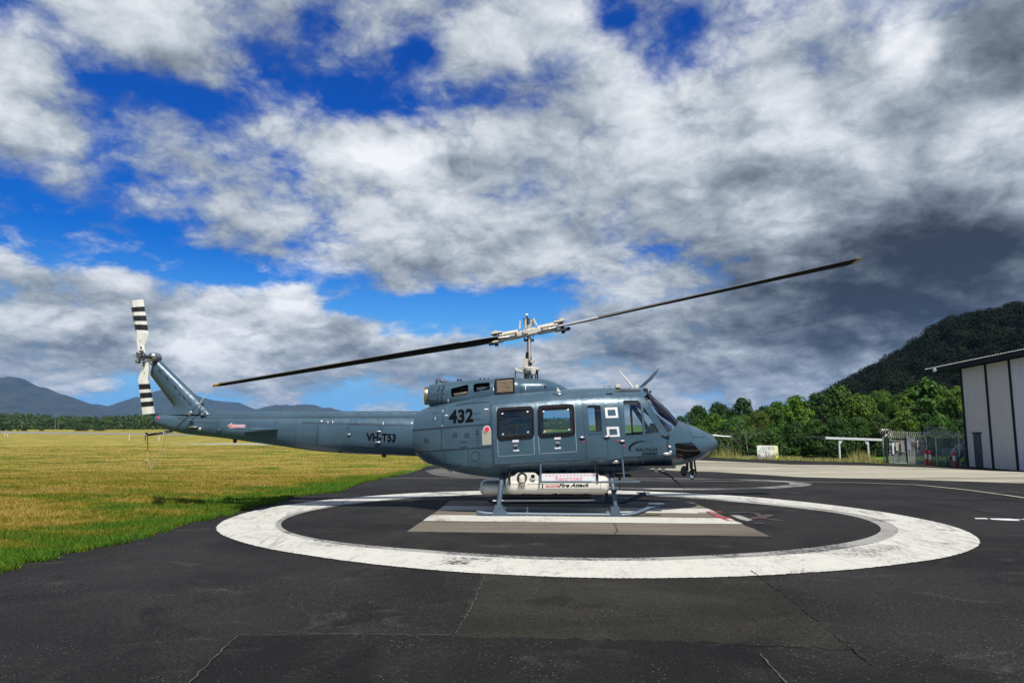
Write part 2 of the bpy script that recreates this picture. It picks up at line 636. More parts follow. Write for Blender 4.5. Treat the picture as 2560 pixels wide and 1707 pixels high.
M = dict(
    paint=heli_paint(),
    black=principled('black_paint', (0.006, 0.006, 0.007), 0.45),
    rubber=principled('black_rubber', (0.006, 0.006, 0.0065), 0.75, spec=.2),
    ink=principled('black_lettering', (0.004, 0.0045, 0.006), 0.85, spec=.05),
    seam=principled('dark_seam', (0.012, 0.018, 0.024), 0.6),
    white=principled('white_paint', (0.66, 0.65, 0.58), 0.4, var=.06, vscale=9),
    cream=principled('cream_hub_paint', (0.47, 0.44, 0.36), 0.5, var=.25, vscale=14),
    tank=principled('tank_gelcoat', (0.66, 0.635, 0.545), 0.28, coat=.3, var=.04, vscale=5),
    sticker=principled('white_sticker', (0.66, 0.66, 0.66), 0.45),
    redprint=principled('red_print', (0.62, 0.03, 0.06), 0.5),
    pinkprint=principled('faded_red_print', (0.72, 0.16, 0.20), 0.5),
    red=principled('red_paint', (0.58, 0.015, 0.03), 0.45, var=.1, vscale=12),
    steel=principled('steel', (0.42, 0.42, 0.41), 0.32, metal=.9, var=.25, vscale=25),
    darksteel=principled('oily_steel', (0.05, 0.05, 0.052), 0.45, metal=.6, var=.4, vscale=30),
    brass=principled('heat_tinted_metal', (0.55, 0.42, 0.24), 0.3, metal=.95, var=.3, vscale=12),
    cabin=principled('cabin_lining', (0.022, 0.024, 0.027), 0.75, var=.3, vscale=6),
    seatc=principled('seat_cloth', (0.020, 0.020, 0.022), 0.9, var=.3, vscale=12),
    skid=principled('skid_paint', (0.062, 0.096, 0.132), 0.42, metal=.1, var=.15, vscale=8),
    darkskid=principled('skid_grip', (0.03, 0.038, 0.048), 0.55, var=.2, vscale=10),
    glass=glass('window_glass', (0.86, 0.90, 0.90)),
    smoked=glass('smoked_glass', (0.25, 0.27, 0.28), 0.35),
    chin=glass('chin_glass', (0.10, 0.11, 0.12), 0.45),
    mirror=principled('mirror_glass', (0.8, 0.8, 0.8), 0.03, metal=1.0),
    rope=principled('tan_rope', (0.36, 0.29, 0.17), 0.9, var=.2, vscale=30),
    strap=principled('grey_webbing', (0.035, 0.038, 0.045), 0.8),
    galv=principled('galvanised_steel', (0.45, 0.46, 0.46), 0.45, metal=.6, var=.15, vscale=6),
    wire=principled('razor_wire', (0.50, 0.50, 0.46), 0.45, metal=.5),
    beige=principled('beige_plate', (0.34, 0.33, 0.27), 0.6, var=.15, vscale=25),
    yellow=principled('yellow_paint', (0.75, 0.62, 0.03), 0.5, var=.12, vscale=8),
    bluegrey=principled('pale_blue_paint', (0.30, 0.40, 0.46), 0.4),
)

# ------------------------------------------------------------------ ground sheets
def sheet(name, poly, lift, mat, holes=None, kind='structure', label=None, parent=None):
    b = bmesh.new()
    vs = [b.verts.new((p[0], p[1], 0)) for p in poly]
    if holes:
        hv = [b.verts.new((p[0], p[1], 0)) for p in holes]
        n = len(vs)
        for k in range(n):
            b.faces.new((vs[k], vs[(k + 1) % n], hv[(k + 1) % n], hv[k]))
    else:
        es = [b.edges.new((vs[k], vs[(k + 1) % len(vs)])) for k in range(len(vs))]
        bmesh.ops.triangle_fill(b, edges=es, use_beauty=True, use_dissolve=False)
    ys = [v.co.y for v in b.verts]
    y = 19.0
    while y <= 42.5:
        if min(ys) < y < max(ys):
            bmesh.ops.bisect_plane(b, geom=list(b.verts) + list(b.edges) + list(b.faces), plane_co=(0, y, 0), plane_no=(0, 1, 0), dist=1e-5)
        y += 1.25
    for v in b.verts:
        v.co.z = gz(v.co.y) + lift
    bmesh.ops.recalc_face_normals(b, faces=b.faces)
    for f in b.faces:
        if f.normal.z < 0:
            f.normal_flip()
    me = bpy.data.meshes.new(name)
    b.to_mesh(me)
    b.free()
    me.materials.append(mat)
    o = link(name, me, parent)
    if kind:
        struct(o, kind, label)
    return o


def asphalt_mat(name, base, olive=0.0, dusty=0.3, grit=1.0, dark=1.0):
    m = bpy.data.materials.new(name)
    m.use_nodes = True
    T = NT(m.node_tree)
    o = T.n('ShaderNodeOutputMaterial')
    b = T.n('ShaderNodeBsdfPrincipled', {'Roughness': 0.92, 'Specular IOR Level': 0.2})
    T.nt.links.new(b.outputs[0], o.inputs[0])
    pos = T.n('ShaderNodeNewGeometry').outputs['Position']
    big = T.noise(pos, 0.35, 5.0, 0.6, 0.6)
    mid = T.noise(T.vec('MULTIPLY', pos, (0.8, 1.4, 1.0)), 1.0, 7.0, 0.70, 0.8)
    fine = T.noise(pos, 34.0, 4.0, 0.75)
    fine2 = T.noise(pos, 110.0, 2.0, 0.7)
    k = tuple(x * dark for x in base)
    c = T.mix(T.maprange(big, 0.36, 0.64), tuple(x * 0.68 for x in k), tuple(x * 1.30 for x in k))
    c = T.mix(T.math('MULTIPLY', T.maprange(mid, 0.55, 0.74), dusty), c, (0.078, 0.076, 0.068))
    c = T.mix(T.math('MULTIPLY', T.maprange(T.noise(pos, 0.9, 4.0, 0.6, 1.0), 0.55, 0.7), 0.35 + olive), c, (0.036, 0.034, 0.024))
    blot = T.noise(pos, 0.55, 6.0, 0.68, 1.2)
    c = T.mix(T.math('MULTIPLY', T.maprange(blot, 0.54, 0.66), 0.6), c, tuple(x * 0.35 for x in k))
    g = T.math('MULTIPLY', T.math('ADD', T.math('MULTIPLY', T.math('SUBTRACT', fine, 0.5), 1.7), T.math('MULTIPLY', T.math('SUBTRACT', fine2, 0.5), 1.4)), grit)
    c = T.vec('MULTIPLY', c, T.n('ShaderNodeCombineXYZ', {0: T.math('ADD', 1.0, g, clamp=False), 1: T.math('ADD', 1.0, g), 2: T.math('ADD', 1.0, g)}).outputs[0])
    # bare stones and crumbs
    vo = T.n('ShaderNodeTexVoronoi', {'Vector': pos, 'Scale': 38.0, 'Randomness': 1.0}, feature='F1')
    pick = T.math('GREATER_THAN', T.n('ShaderNodeSeparateColor', {0: vo.outputs['Color']}).outputs[0], 0.80)
    gravel = T.maprange(T.noise(pos, 0.8, 5.0, 0.7, 0.5), 0.42, 0.68, 0.12, 1.0)
    dot = T.math('MULTIPLY', T.math('MULTIPLY', T.math('LESS_THAN', vo.outputs['Distance'], 0.26), pick), gravel)
    c = T.mix(T.math('MULTIPLY', dot, 0.85), c, (0.17, 0.16, 0.14))
    T.nt.links.new(c, b.inputs['Base Color'])
    h = T.math('ADD', T.math('MULTIPLY', fine, 0.006), T.math('ADD', T.math('MULTIPLY', fine2, 0.003), T.math('MULTIPLY', mid, 0.01)))
    bp = T.n('ShaderNodeBump', {'Strength': 0.9, 'Distance': 1.0, 'Height': h})
    T.nt.links.new(bp.outputs[0], b.inputs['Normal'])
    return m


def paint_mat(name, color, wear=0.35, under=(0.04, 0.039, 0.037), scuff=0.5, fade=0.0):
    """road paint worn through to what lies under it"""
    m = bpy.data.materials.new(name)
    m.use_nodes = True
    T = NT(m.node_tree)
    o = T.n('ShaderNodeOutputMaterial')
    b = T.n('ShaderNodeBsdfPrincipled', {'Roughness': 0.7})
    T.nt.links.new(b.outputs[0], o.inputs[0])
    pos = T.n('ShaderNodeNewGeometry').outputs['Position']
    big = T.noise(pos, 0.7, 4.0, 0.6, 0.5)
    chip = T.noise(pos, 17.0, 6.0, 0.72)
    vo = T.n('ShaderNodeTexVoronoi', {'Vector': T.vec('ADD', pos, T.vec('MULTIPLY', T.noise(pos, 5.0, 3.0, out='Color'), (0.12, 0.12, 0))), 'Scale': 4.5}, feature='DISTANCE_TO_EDGE')
    crack = T.math('MULTIPLY', T.maprange(vo.outputs['Distance'], 0.022, 0.004), T.maprange(T.noise(pos, 1.6, 4.0, 0.6), 0.46, 0.60))
    rub = T.noise(T.vec('MULTIPLY', pos, (0.9, 2.6, 1.0)), 1.5, 7.0, 0.74, 2.0)
    w = T.math('ADD', T.math('MULTIPLY', big, 0.55), T.math('MULTIPLY', chip, 0.45))
    wear_f = T.maprange(w, 0.62 - wear * 0.25, 0.74 - wear * 0.25)
    wear_f = T.math('MAXIMUM', wear_f, T.math('MULTIPLY', crack, 0.45))
    px_ = T.n('ShaderNodeSeparateXYZ', {0: pos}).outputs[0]
    ends = T.maprange(T.math('ABSOLUTE', T.math('SUBTRACT', px_, 1.35)), 2.6, 5.6, 0.30, 1.0)
    arc = T.noise(T.vec('MULTIPLY', pos, (5.0, 0.8, 1.0)), 1.3, 6.0, 0.7, 1.2)
    scf = T.math('MULTIPLY', T.math('MAXIMUM', T.maprange(rub, 0.50, 0.70), T.maprange(arc, 0.50, 0.66)), T.math('MULTIPLY', ends, scuff))
    c = T.mix(T.noise(pos, 2.2, 4.0, 0.6), tuple(x * 0.86 for x in color), color)
    c = T.mix(scf, c, (0.22, 0.215, 0.20))
    c = T.mix(T.math('MAXIMUM', wear_f, fade), c, under)
    sp = T.noise(pos, 70.0, 3.0, 0.7)
    c = T.mix(0.25, c, T.mix(sp, (0.1, 0.1, 0.1), (0.9, 0.9, 0.9)), 'OVERLAY')
    T.nt.links.new(c, b.inputs['Base Color'])
    bp = T.n('ShaderNodeBump', {'Strength': 0.5, 'Distance': 0.01, 'Height': T.noise(pos, 45.0, 3.0, 0.7)})
    T.nt.links.new(bp.outputs[0], b.inputs['Normal'])
    return m


def slab_mat(name, a, bcol, streak=(0.35, 3.2, 1.0), dirt=0.5):
    m = bpy.data.materials.new(name)
    m.use_nodes = True
    T = NT(m.node_tree)
    o = T.n('ShaderNodeOutputMaterial')
    b = T.n('ShaderNodeBsdfPrincipled', {'Roughness': 0.9, 'Specular IOR Level': 0.3})
    T.nt.links.new(b.outputs[0], o.inputs[0])
    pos = T.n('ShaderNodeNewGeometry').outputs['Position']
    st = T.noise(T.vec('MULTIPLY', pos, streak), 0.8, 6.0, 0.65, 0.7)
    fine = T.noise(pos, 28.0, 4.0, 0.7)
    c = T.mix(T.maprange(st, 0.40, 0.60), a, bcol)
    c = T.mix(T.math('MULTIPLY', T.maprange(T.noise(T.vec('MULTIPLY', pos, (0.2, 1.6, 1)), 0.7, 5.0, 0.7, 1.0), 0.52, 0.70), dirt), c, tuple(x * 0.38 for x in a))
    c = T.mix(0.45, c, T.mix(fine, (0.15, 0.15, 0.15), (0.85, 0.85, 0.85)), 'OVERLAY')
    T.nt.links.new(c, b.inputs['Base Color'])
    bp = T.n('ShaderNodeBump', {'Strength': 0.5, 'Distance': 0.01, 'Height': fine})
    T.nt.links.new(bp.outputs[0], b.inputs['Normal'])
    return m


def grass_color(T, pos):
    """straw and green patches drawn out along the mowing, greener beside the tarmac"""
    band = T.noise(T.vec('MULTIPLY', pos, (0.16, 0.40, 1.0)), 1.0, 6.0, 0.66, 1.4)
    pat = T.noise(T.vec('MULTIPLY', pos, (0.5, 0.9, 1.0)), 1.0, 5.0, 0.65, 0.6)
    s = T.n('ShaderNodeSeparateXYZ', {0: pos})
    edge = T.math('SUBTRACT', T.math('MULTIPLY', T.math('SUBTRACT', T.math('MULTIPLY', s.outputs[1], 0.085), 7.2), 1.0), s.outputs[0])
    edge = T.maprange(T.math('ADD', edge, T.math('MULTIPLY', T.math('SUBTRACT', pat, 0.5), 5.0)), 3.6, 0.2)
    dry = T.maprange(T.math('ADD', T.math('MULTIPLY', band, 0.65), T.math('MULTIPLY', pat, 0.35)), 0.36, 0.57)
    dry = T.math('SUBTRACT', dry, T.math('MULTIPLY', edge, 0.85), clamp=True)
    c = T.ramp(dry, [(0.0, (0.070, 0.148, 0.012)), (0.35, (0.150, 0.165, 0.016)), (0.62, (0.235, 0.195, 0.028)), (1.0, (0.33, 0.25, 0.062))])
    return c, pat


def grass_mat(name, blades=False):
    m = bpy.data.materials.new(name)
    m.use_nodes = True
    T = NT(m.node_tree)
    o = T.n('ShaderNodeOutputMaterial')
    b = T.n('ShaderNodeBsdfPrincipled', {'Roughness': 0.85, 'Specular IOR Level': 0.15})
    T.nt.links.new(b.outputs[0], o.inputs[0])
    pos = T.n('ShaderNodeNewGeometry').outputs['Position']
    c, pat = grass_color(T, pos)
    if blades:
        at_ = T.n('ShaderNodeAttribute', attribute_name='tint')
        c = T.mix(1.0, c, at_.outputs['Color'], 'MULTIPLY')
        tl = T.n('ShaderNodeBsdfTranslucent', {0: c})
        mx = T.n('ShaderNodeMixShader', {0: 0.3, 1: b.outputs[0], 2: tl.outputs[0]})
        T.nt.links.new(mx.outputs[0], o.inputs[0])
    else:
        fine = T.noise(T.vec('MULTIPLY', pos, (2.2, 2.2, 1.0)), 3.0, 8.0, 0.8)
        far = T.noise(T.vec('MULTIPLY', pos, (0.30, 0.55, 1.0)), 0.8, 9.0, 0.78, 1.0)
        c = T.mix(0.8, c, T.mix(fine, (0.1, 0.1, 0.1), (0.9, 0.9, 0.9)), 'OVERLAY')
        c = T.mix(0.7, c, T.mix(T.maprange(far, 0.32, 0.68), (0.15, 0.17, 0.1), (0.85, 0.85, 0.8)), 'OVERLAY')
        h = T.math('MULTIPLY', fine, 0.08)
        bp = T.n('ShaderNodeBump', {'Strength': 0.6, 'Distance': 1.0, 'Height': h})
        T.nt.links.new(bp.outputs[0], b.inputs['Normal'])
    T.nt.links.new(c, b.inputs['Base Color'])
    return m


M['asphalt'] = asphalt_mat('asphalt', (0.0155, 0.0149, 0.0138), 0.0, 0.55, 2.1)
M['asphalt_olive'] = asphalt_mat('asphalt_olive', (0.0215, 0.0202, 0.0145), 0.1, 0.25, 1.7)
M['asphalt_dark'] = asphalt_mat('asphalt_darker', (0.0100, 0.0096, 0.0088), 0.0, 0.25, 1.8)  # darker tone for the patch nearest the viewer
M['asphalt_far'] = asphalt_mat('asphalt_taxiway', (0.075, 0.075, 0.075), 0.0, 0.4, 0.5)
M['ring'] = paint_mat('worn_white_paint', (0.575, 0.56, 0.485), 0.40, scuff=0.85)
M['ghost'] = paint_mat('faded_white_paint', (0.36, 0.35, 0.31), 0.62, scuff=0.5, fade=0.15)
M['stripe'] = paint_mat('stripe_paint', (0.56, 0.545, 0.48), 0.42, under=(0.14, 0.12, 0.09), scuff=0.7)
M['thinline'] = paint_mat('pale_line_paint', (0.42, 0.43, 0.30), 0.4, scuff=0.3)
M['marking'] = paint_mat('fresh_white_paint', (0.66, 0.66, 0.64), 0.0, scuff=0.1)
M['redmark'] = paint_mat('red_marking_paint', (0.42, 0.035, 0.055), 0.35, under=(0.45, 0.38, 0.34), scuff=0.1)
M['redghost'] = paint_mat('faded_red_paint', (0.085, 0.030, 0.032), 0.85, fade=0.4)
M['pad'] = slab_mat('landing_slab', (0.115, 0.099, 0.076), (0.155, 0.134, 0.102), dirt=.55)
M['concrete'] = slab_mat('old_concrete', (0.22, 0.203, 0.150), (0.39, 0.362, 0.272), (0.05, 0.34, 1.0), .9)
M['grass'] = grass_mat('grass_ground')
M['blades'] = grass_mat('grass_blades', True)

# the field: one sheet out to the horizon
rows = [-80, -20, 0, 5, 10, 15, 19] + [19 + 1.15 * i for i in range(1, 21)] + [50, 60, 80, 120, 200, 400, 900, 2500, 6000, 9500]
cols = [-9500, -2000, -400, -100, -40, -20, -10, 0, 10, 20, 40, 100, 400, 2000, 9500]
V = [(x, y, gz(y)) for y in rows for x in cols]
nc = len(cols)
F = [(j * nc + i, j * nc + i + 1, (j + 1) * nc + i + 1, (j + 1) * nc + i) for j in range(len(rows) - 1) for i in range(nc - 1)]
struct(MB().add(V, F).build('grass_field', M['grass']))

# tarmac with its ragged edge against the grass
edge_px = [(0, 1431), (170, 1385), (340, 1347), (511, 1300), (630, 1269), (749, 1240), (837, 1231), (955, 1195), (1068, 1164)]
edge0 = [(-7.3, -60.0), (-6.9, 0.0), (-6.75, 5.0)] + [gnd(*p) for p in edge_px]
EDGE = []
for i in range(len(edge0) - 1):
    a, b_ = edge0[i], edge0[i + 1]
    n = max(1, int(math.dist(a, b_) / 0.14))
    if a[1] < -1:
        n = 3
    for k in range(n):
        t = k / n
        yy0 = a[1] + (b_[1] - a[1]) * t
        j = random.gauss(0, 0.05) + 0.03 * math.sin(yy0 * 3.1) + 0.025 * math.sin(yy0 * 7.7 + 1) + 0.04 * math.sin(yy0 * 1.3) if a[1] > -1 else 0
        EDGE.append((a[0] + (b_[0] - a[0]) * t + j, a[1] + (b_[1] - a[1]) * t))
EDGE.append(edge0[-1])
EY = [p[1] for p in EDGE]
EX = [p[0] for p in EDGE]


def edge_x(y):
    return float(np.interp(y, EY, EX))


far_px = [(1300, 1150), (1500, 1144), (1700, 1139.5), (1765, 1142), (1860, 1148), (1949, 1150), (2064, 1153), (2160, 1156), (2215, 1159), (2430, 1166)]
far_edge = [gnd(*p) for p in far_px]
sheet('asphalt_apron', EDGE + far_edge + [(90, 38), (90, -60)], 0.004, M['asphalt'])

px = lambda L: [gnd(*p) for p in L]
sheet('concrete_apron', px([(1575, 1158), (1741, 1150.5), (1860, 1155), (1975, 1161), (2160, 1163.5), (2330, 1169), (2560, 1180), (3000, 1201), (3000, 1232), (2560, 1208.5),
                            (2296, 1199.5), (2100, 1195), (2000, 1192.5), (1880, 1185), (1787, 1179.5), (1690, 1177), (1600, 1170)]), 0.008, M['concrete'])
sheet('worn_tarmac_patch', px([(1062, 1176), (1120, 1166), (1180, 1170), (1260, 1176), (1300, 1190), (1210, 1196), (1140, 1194), (1088, 1188)]), 0.008,
      asphalt_mat('asphalt_worn', (0.095, 0.09, 0.078), 0.0, 0.6, 0.8))

# patches of other tarmac near the viewer
def ragged(L, j):
    P = [gnd(*p) for p in L]
    r = []
    for a, b_ in zip(P, P[1:] + P[:1]):
        n = max(1, int(math.dist(a, b_) / 0.06))
        r += [(a[0] + (b_[0] - a[0]) * k / n + (random.gauss(0, j) if k else 0), a[1] + (b_[1] - a[1]) * k / n + (random.gauss(0, j) if k else 0)) for k in range(n)]
    return r


sheet('olive_tarmac_patch', ragged([(1212, 1415), (1540, 1432), (1878, 1425), (2010, 1525), (2135, 1626), (1640, 1604), (1128, 1595), (1160, 1530)], .025), 0.008, M['asphalt_olive'])
sheet('dark_tarmac_patch', ragged([(594, 1594), (860, 1590), (1126, 1593), (1420, 1600), (1700, 1606), (1830, 1612), (1895, 1640), (1935, 1680), (2010, 1760), (2160, 1950), (1500, 1990),
                               (700, 1990), (210, 1950), (420, 1760)], .015), 0.012, M['asphalt_dark'])


def strip(name, pts, w, lift, mat, jit=0.0):
    """a painted or cracked line along ground points"""
    L, R = [], []
    for i, p in enumerate(pts):
        a, b_ = pts[max(i - 1, 0)], pts[min(i + 1, len(pts) - 1)]
        d = Vector((b_[0] - a[0], b_[1] - a[1])).normalized()
        ww = w * (1 + random.uniform(-jit, jit))
        L.append((p[0] - d.y * ww / 2, p[1] + d.x * ww / 2))
        R.append((p[0] + d.y * ww / 2, p[1] - d.x * ww / 2))
    b = bmesh.new()
    lv = [b.verts.new((*p, 0)) for p in L]
    rv = [b.verts.new((*p, 0)) for p in R]
    for i in range(len(L) - 1):
        b.faces.new((lv[i], rv[i], rv[i + 1], lv[i + 1]))
    for v in b.verts:
        v.co.z = gz(v.co.y) + lift
    bmesh.ops.recalc_face_normals(b, faces=b.faces)
    for f in b.faces:
        if f.normal.z < 0:
            f.normal_flip()
    me = bpy.data.meshes.new(name)
    b.to_mesh(me)
    b.free()
    me.materials.append(mat)
    return struct(link(name, me))


def dense(pts, step, j=0.0):
    r = []
    for a, b_ in zip(pts[:-1], pts[1:]):
        n = max(1, int(math.dist(a, b_) / step))
        r += [(a[0] + (b_[0] - a[0]) * k / n + random.gauss(0, j), a[1] + (b_[1] - a[1]) * k / n + random.gauss(0, j)) for k in range(n)]
    return r + [pts[-1]]


crackm = principled('crack_dark', (0.007, 0.007, 0.007), 0.95)  # flat dark tone of cracks and tar seams
crumb = principled('crumbled_joint', (0.055, 0.053, 0.047), 0.95, var=.7, vscale=22)
strip('joint_crack', dense(px([(1880, 1430), (1960, 1487), (2062, 1570), (2180, 1665)]), 0.05, 0.010), 0.012, 0.021, crackm, .9)
strip('joint_crack', dense(px([(1214, 1440), (1180, 1520), (1140, 1590)]), 0.05, 0.008), 0.010, 0.022, crumb, .9)
strip('patch_seam', dense(px([(594, 1593), (540, 1645), (478, 1708), (400, 1790)]), 0.08, 0.006), 0.010, 0.023, crumb, .8)
strip('patch_seam', dense(px([(594, 1593), (860, 1589), (1128, 1592)]), 0.08, 0.006), 0.008, 0.024, crumb, .9)
strip('patch_seam', dense(px([(1900, 1640), (1945, 1690), (2010, 1760)]), 0.05, 0.006), 0.010, 0.022, crumb, .9)
strip('tar_seam', dense(px([(2230, 1244), (2400, 1268), (2530, 1294), (2700, 1330)]), 0.3, 0.03), 0.05, 0.010, crackm, .4)
strip('tar_seam', dense(px([(2320, 1228), (2440, 1239), (2600, 1262)]), 0.3, 0.03), 0.06, 0.011, crackm, .5)


# the white landing ring, worn as it is
def ring_curve(pts, n=420):
    P = np.array([gnd(*p) for p in pts])
    c = np.array([1.35, 15.0])
    d = P - c
    a = np.arctan2(d[:, 1], d[:, 0])
    r = np.hypot(d[:, 0], d[:, 1])
    o = np.argsort(a)
    a, r = a[o], r[o]
    a = np.concatenate([a[-3:] - 2 * np.pi, a, a[:3] + 2 * np.pi])
    r = np.concatenate([r[-3:], r, r[:3]])
    t = np.linspace(-np.pi, np.pi, n, endpoint=False)
    rr = interp(a, r, t)
    for _ in range(60):
        rr = (np.roll(rr, 1) + 2 * rr + np.roll(rr, -1)) / 4
    t2 = np.linspace(-np.pi, np.pi, 1500, endpoint=False)
    return c, t2, np.interp(t2, np.append(t, np.pi), np.append(rr, rr[0]))


ring_out = [(535, 1320), (610, 1284), (762, 1257), (925, 1241), (1088, 1231), (1197, 1228), (1633, 1230), (1850, 1241), (2068, 1262.5), (2286, 1295), (2427, 1333),
            (2452, 1356), (2394, 1388), (2177, 1420), (1850, 1442), (1524, 1447.5), (1197, 1434.5), (871, 1404), (653, 1369), (555, 1337)]
ring_in = [(688, 1309), (707, 1333), (827, 1360), (1088, 1385), (1415, 1402), (1741, 1400), (2068, 1379), (2231, 1344), (2244, 1320), (2177, 1293), (2014, 1269), (1850, 1253),
           (1687, 1242), (1197, 1237), (980, 1249), (816, 1268), (718, 1290)]
c_, t_, ro = ring_curve(ring_out)
_, _, ri = ring_curve(ring_in)
pol = lambda r: [(c_[0] + r[k] * math.cos(t_[k]), c_[1] + r[k] * math.sin(t_[k])) for k in range(len(t_))]
wob = np.array([0.006 * math.sin(9 * t) + 0.004 * math.sin(23 * t + 1) + random.gauss(0, 0.007) for t in t_])
gw = 0.20 + 0.10 * np.cos(t_ + 0.5) + 0.03 * np.sin(5 * t_)
sheet('faded_ring', pol(ri + 0.03), 0.012, M['ghost'], holes=pol(ri - gw))
sheet('painted_ring', pol(ro + wob), 0.016, M['ring'], holes=pol(ri - wob))

# second, worn-out ring farther along the apron
C2 = (5.3, 23.9)
e2 = lambda rx, ry, j=0: [(C2[0] + rx * math.cos(t), C2[1] + ry * math.sin(t)) for t in t_]
sheet('worn_ring', e2(4.75, 3.55), 0.012, paint_mat('old_ring_paint', (0.33, 0.325, 0.28), 0.75, scuff=0.6, fade=.12), holes=e2(4.05, 3.0))
strip('thin_line', dense(px([(955, 1195.5), (1200, 1196), (1600, 1201.5), (1923, 1205), (2100, 1206), (2285, 1212), (2430, 1227), (2560, 1245), (2800, 1281)]), 0.6), 0.11, 0.018, M['thinline'], .1)

# landing slab with two white bars
sheet('landing_slab', px([(1016, 1330), (1930, 1342), (1860, 1311.5), (1770, 1272), (1732, 1256), (1126, 1251), (1096, 1276)]), 0.008, M['pad'])
sheet('white_bar', px([(1057, 1303), (1859, 1311), (1828, 1296.5), (1077.5, 1288)]), 0.014, M['stripe'])
sheet('white_bar', px([(1096, 1276), (1796, 1285), (1775, 1272.5), (1109, 1265.5)]), 0.014, M['stripe'])
strip('slab_crack', dense(px([(1533, 1308), (1542, 1322), (1540, 1338)]), .06, .015), 0.012, 0.016, crackm, .5)
strip('slab_crack', dense(px([(1018, 1330), (1400, 1334.5), (1930, 1342)]), .2, .01), 0.02, 0.017, crackm, .5)
strip('slab_crack', dense(px([(1930, 1342), (1860, 1311.5), (1770, 1272)]), .2, .01), 0.02, 0.018, crackm, .5)
strip('red_stroke', dense(px([(1770, 1282), (1800, 1294), (1822, 1303), (1836, 1303)]), .12), 0.075, 0.019, M['redmark'], .15)
strip('red_stroke', dense(px([(1765, 1280.5), (1806, 1281)]), .12), 0.09, 0.021, M['redmark'], .2)
strip('red_stroke', dense(px([(1790, 1294.5), (1826, 1297)]), .12), 0.09, 0.023, M['redmark'], .2)
strip('red_stroke', dense(px([(1745, 1283.5), (1830, 1285)]), .12), 0.05, 0.025, M['redghost'], .3)
for i_, L in enumerate(([(1890, 1284), (1910, 1296), (1960, 1303)], [(1880, 1298), (1930, 1287)], [(1830, 1283), (1870, 1281), (1900, 1286)], [(1880, 1309), (1912, 1310)])):
    strip('faded_red_stroke', dense(px(L), .1, .02), 0.14, 0.012 + .002 * i_, M['redghost'], .5)
sheet('chalk_smudge', px([(1826, 1288), (1850, 1289), (1882, 1300), (1868, 1303), (1845, 1297)]), 0.010, M['ghost'])
# painted figure by the frame's edge
sheet('painted_dash', px([(2435.5, 1295.2), (2466, 1295.4), (2472, 1298), (2440, 1297.6)]), 0.010, M['marking'])
sheet('painted_figure', px([(2473, 1296.2), (2528, 1297), (2534, 1298.2), (2560, 1298.0), (2560, 1299.6), (2536, 1299.8), (2544, 1300.4), (2552, 1302.4), (2516, 1301.4), (2480, 1299.2)]), 0.010, M['marking'])
# grey strips across the field
sheet('runway', px([(-900, 1077.5), (0, 1078.2), (460, 1084.6), (760, 1089), (760, 1092), (460, 1087.6), (0, 1082.2), (-900, 1081.5)]), 0.010, slab_mat('runway_surface', (0.17, 0.17, 0.175), (0.23, 0.23, 0.235), (0.02, 0.2, 1), .2))
sheet('taxi_strip', px([(420, 1110), (534, 1107.5), (700, 1107.8), (900, 1112.5), (900, 1116), (700, 1112.5), (530, 1110.5)]), 0.010, slab_mat('strip_surface', (0.24, 0.23, 0.20), (0.36, 0.34, 0.29), (0.1, 0.5, 1), .4))


# ------------------------------------------------------------------ grass blades
def blade_field(name, pts, hmin, hmax, wid, lean=0.5, label=None, tints=((0.75, 1.25),)):
    n = len(pts)
    P = np.zeros((n, 3))
    P[:, :2] = pts
    y = P[:, 1]
    t = np.clip((y - 19) / 23, 0, 1)
    P[:, 2] = -0.7 * t * t * (3 - 2 * t)
    a = rng.uniform(0, 2 * np.pi, n)
    h = rng.uniform(hmin, hmax, n)
    l = rng.uniform(0.1, lean, n) * h
    la = rng.uniform(0, 2 * np.pi, n)
    w = rng.uniform(0.7, 1.3, n) * wid
    side = np.stack([np.cos(a), np.sin(a), np.zeros(n)], 1)
    top = np.stack([np.cos(la) * l, np.sin(la) * l, h], 1)
    v = np.empty((n, 3, 3))
    v[:, 0] = P - side * w[:, None]
    v[:, 1] = P + side * w[:, None]
    v[:, 2] = P + top
    me = bpy.data.meshes.new(name)
    me.vertices.add(n * 3)
    me.vertices.foreach_set('co', v.reshape(-1))
    me.loops.add(n * 3)
    me.loops.foreach_set('vertex_index', np.arange(n * 3, dtype=np.int32))
    me.polygons.add(n)
    me.polygons.foreach_set('loop_start', np.arange(0, n * 3, 3, dtype=np.int32))
    me.update()
    me.validate()
    c = me.color_attributes.new('tint', 'FLOAT_COLOR', 'POINT')
    k = rng.uniform(0.7, 1.75, n)
    col = np.ones((n, 3, 4))
    for j, d in enumerate((0.62, 0.62, 1.2)):
        col[:, j, 0] = k * d * rng.uniform(0.9, 1.15, n)
        col[:, j, 1] = k * d
        col[:, j, 2] = k * d
    c.data.foreach_set('color', col.reshape(-1))
    me.materials.append(M['blades'])
    o = link(name, me)
    struct(o, 'stuff', label)
    return o


def scatter(n, y0, y1, xl):
    y = rng.uniform(y0, y1, n)
    ex = np.interp(y, EY, EX)
    left = -0.79 * y - 0.6
    u = rng.uniform(0, 1, n)
    x = left + u * (ex - left)
    keep = rng.uniform(0, 1, n) < (ex - left) / np.max(np.maximum(ex - left, 0.01))
    keep &= (ex > left)
    return np.stack([x, y], 1)[keep]


def clumped(P, n, s):
    c = P[rng.integers(0, len(P), n)]
    k = rng.integers(14, 40, n)
    return np.repeat(c, k, 0) + rng.normal(0, s, (int(k.sum()), 2))


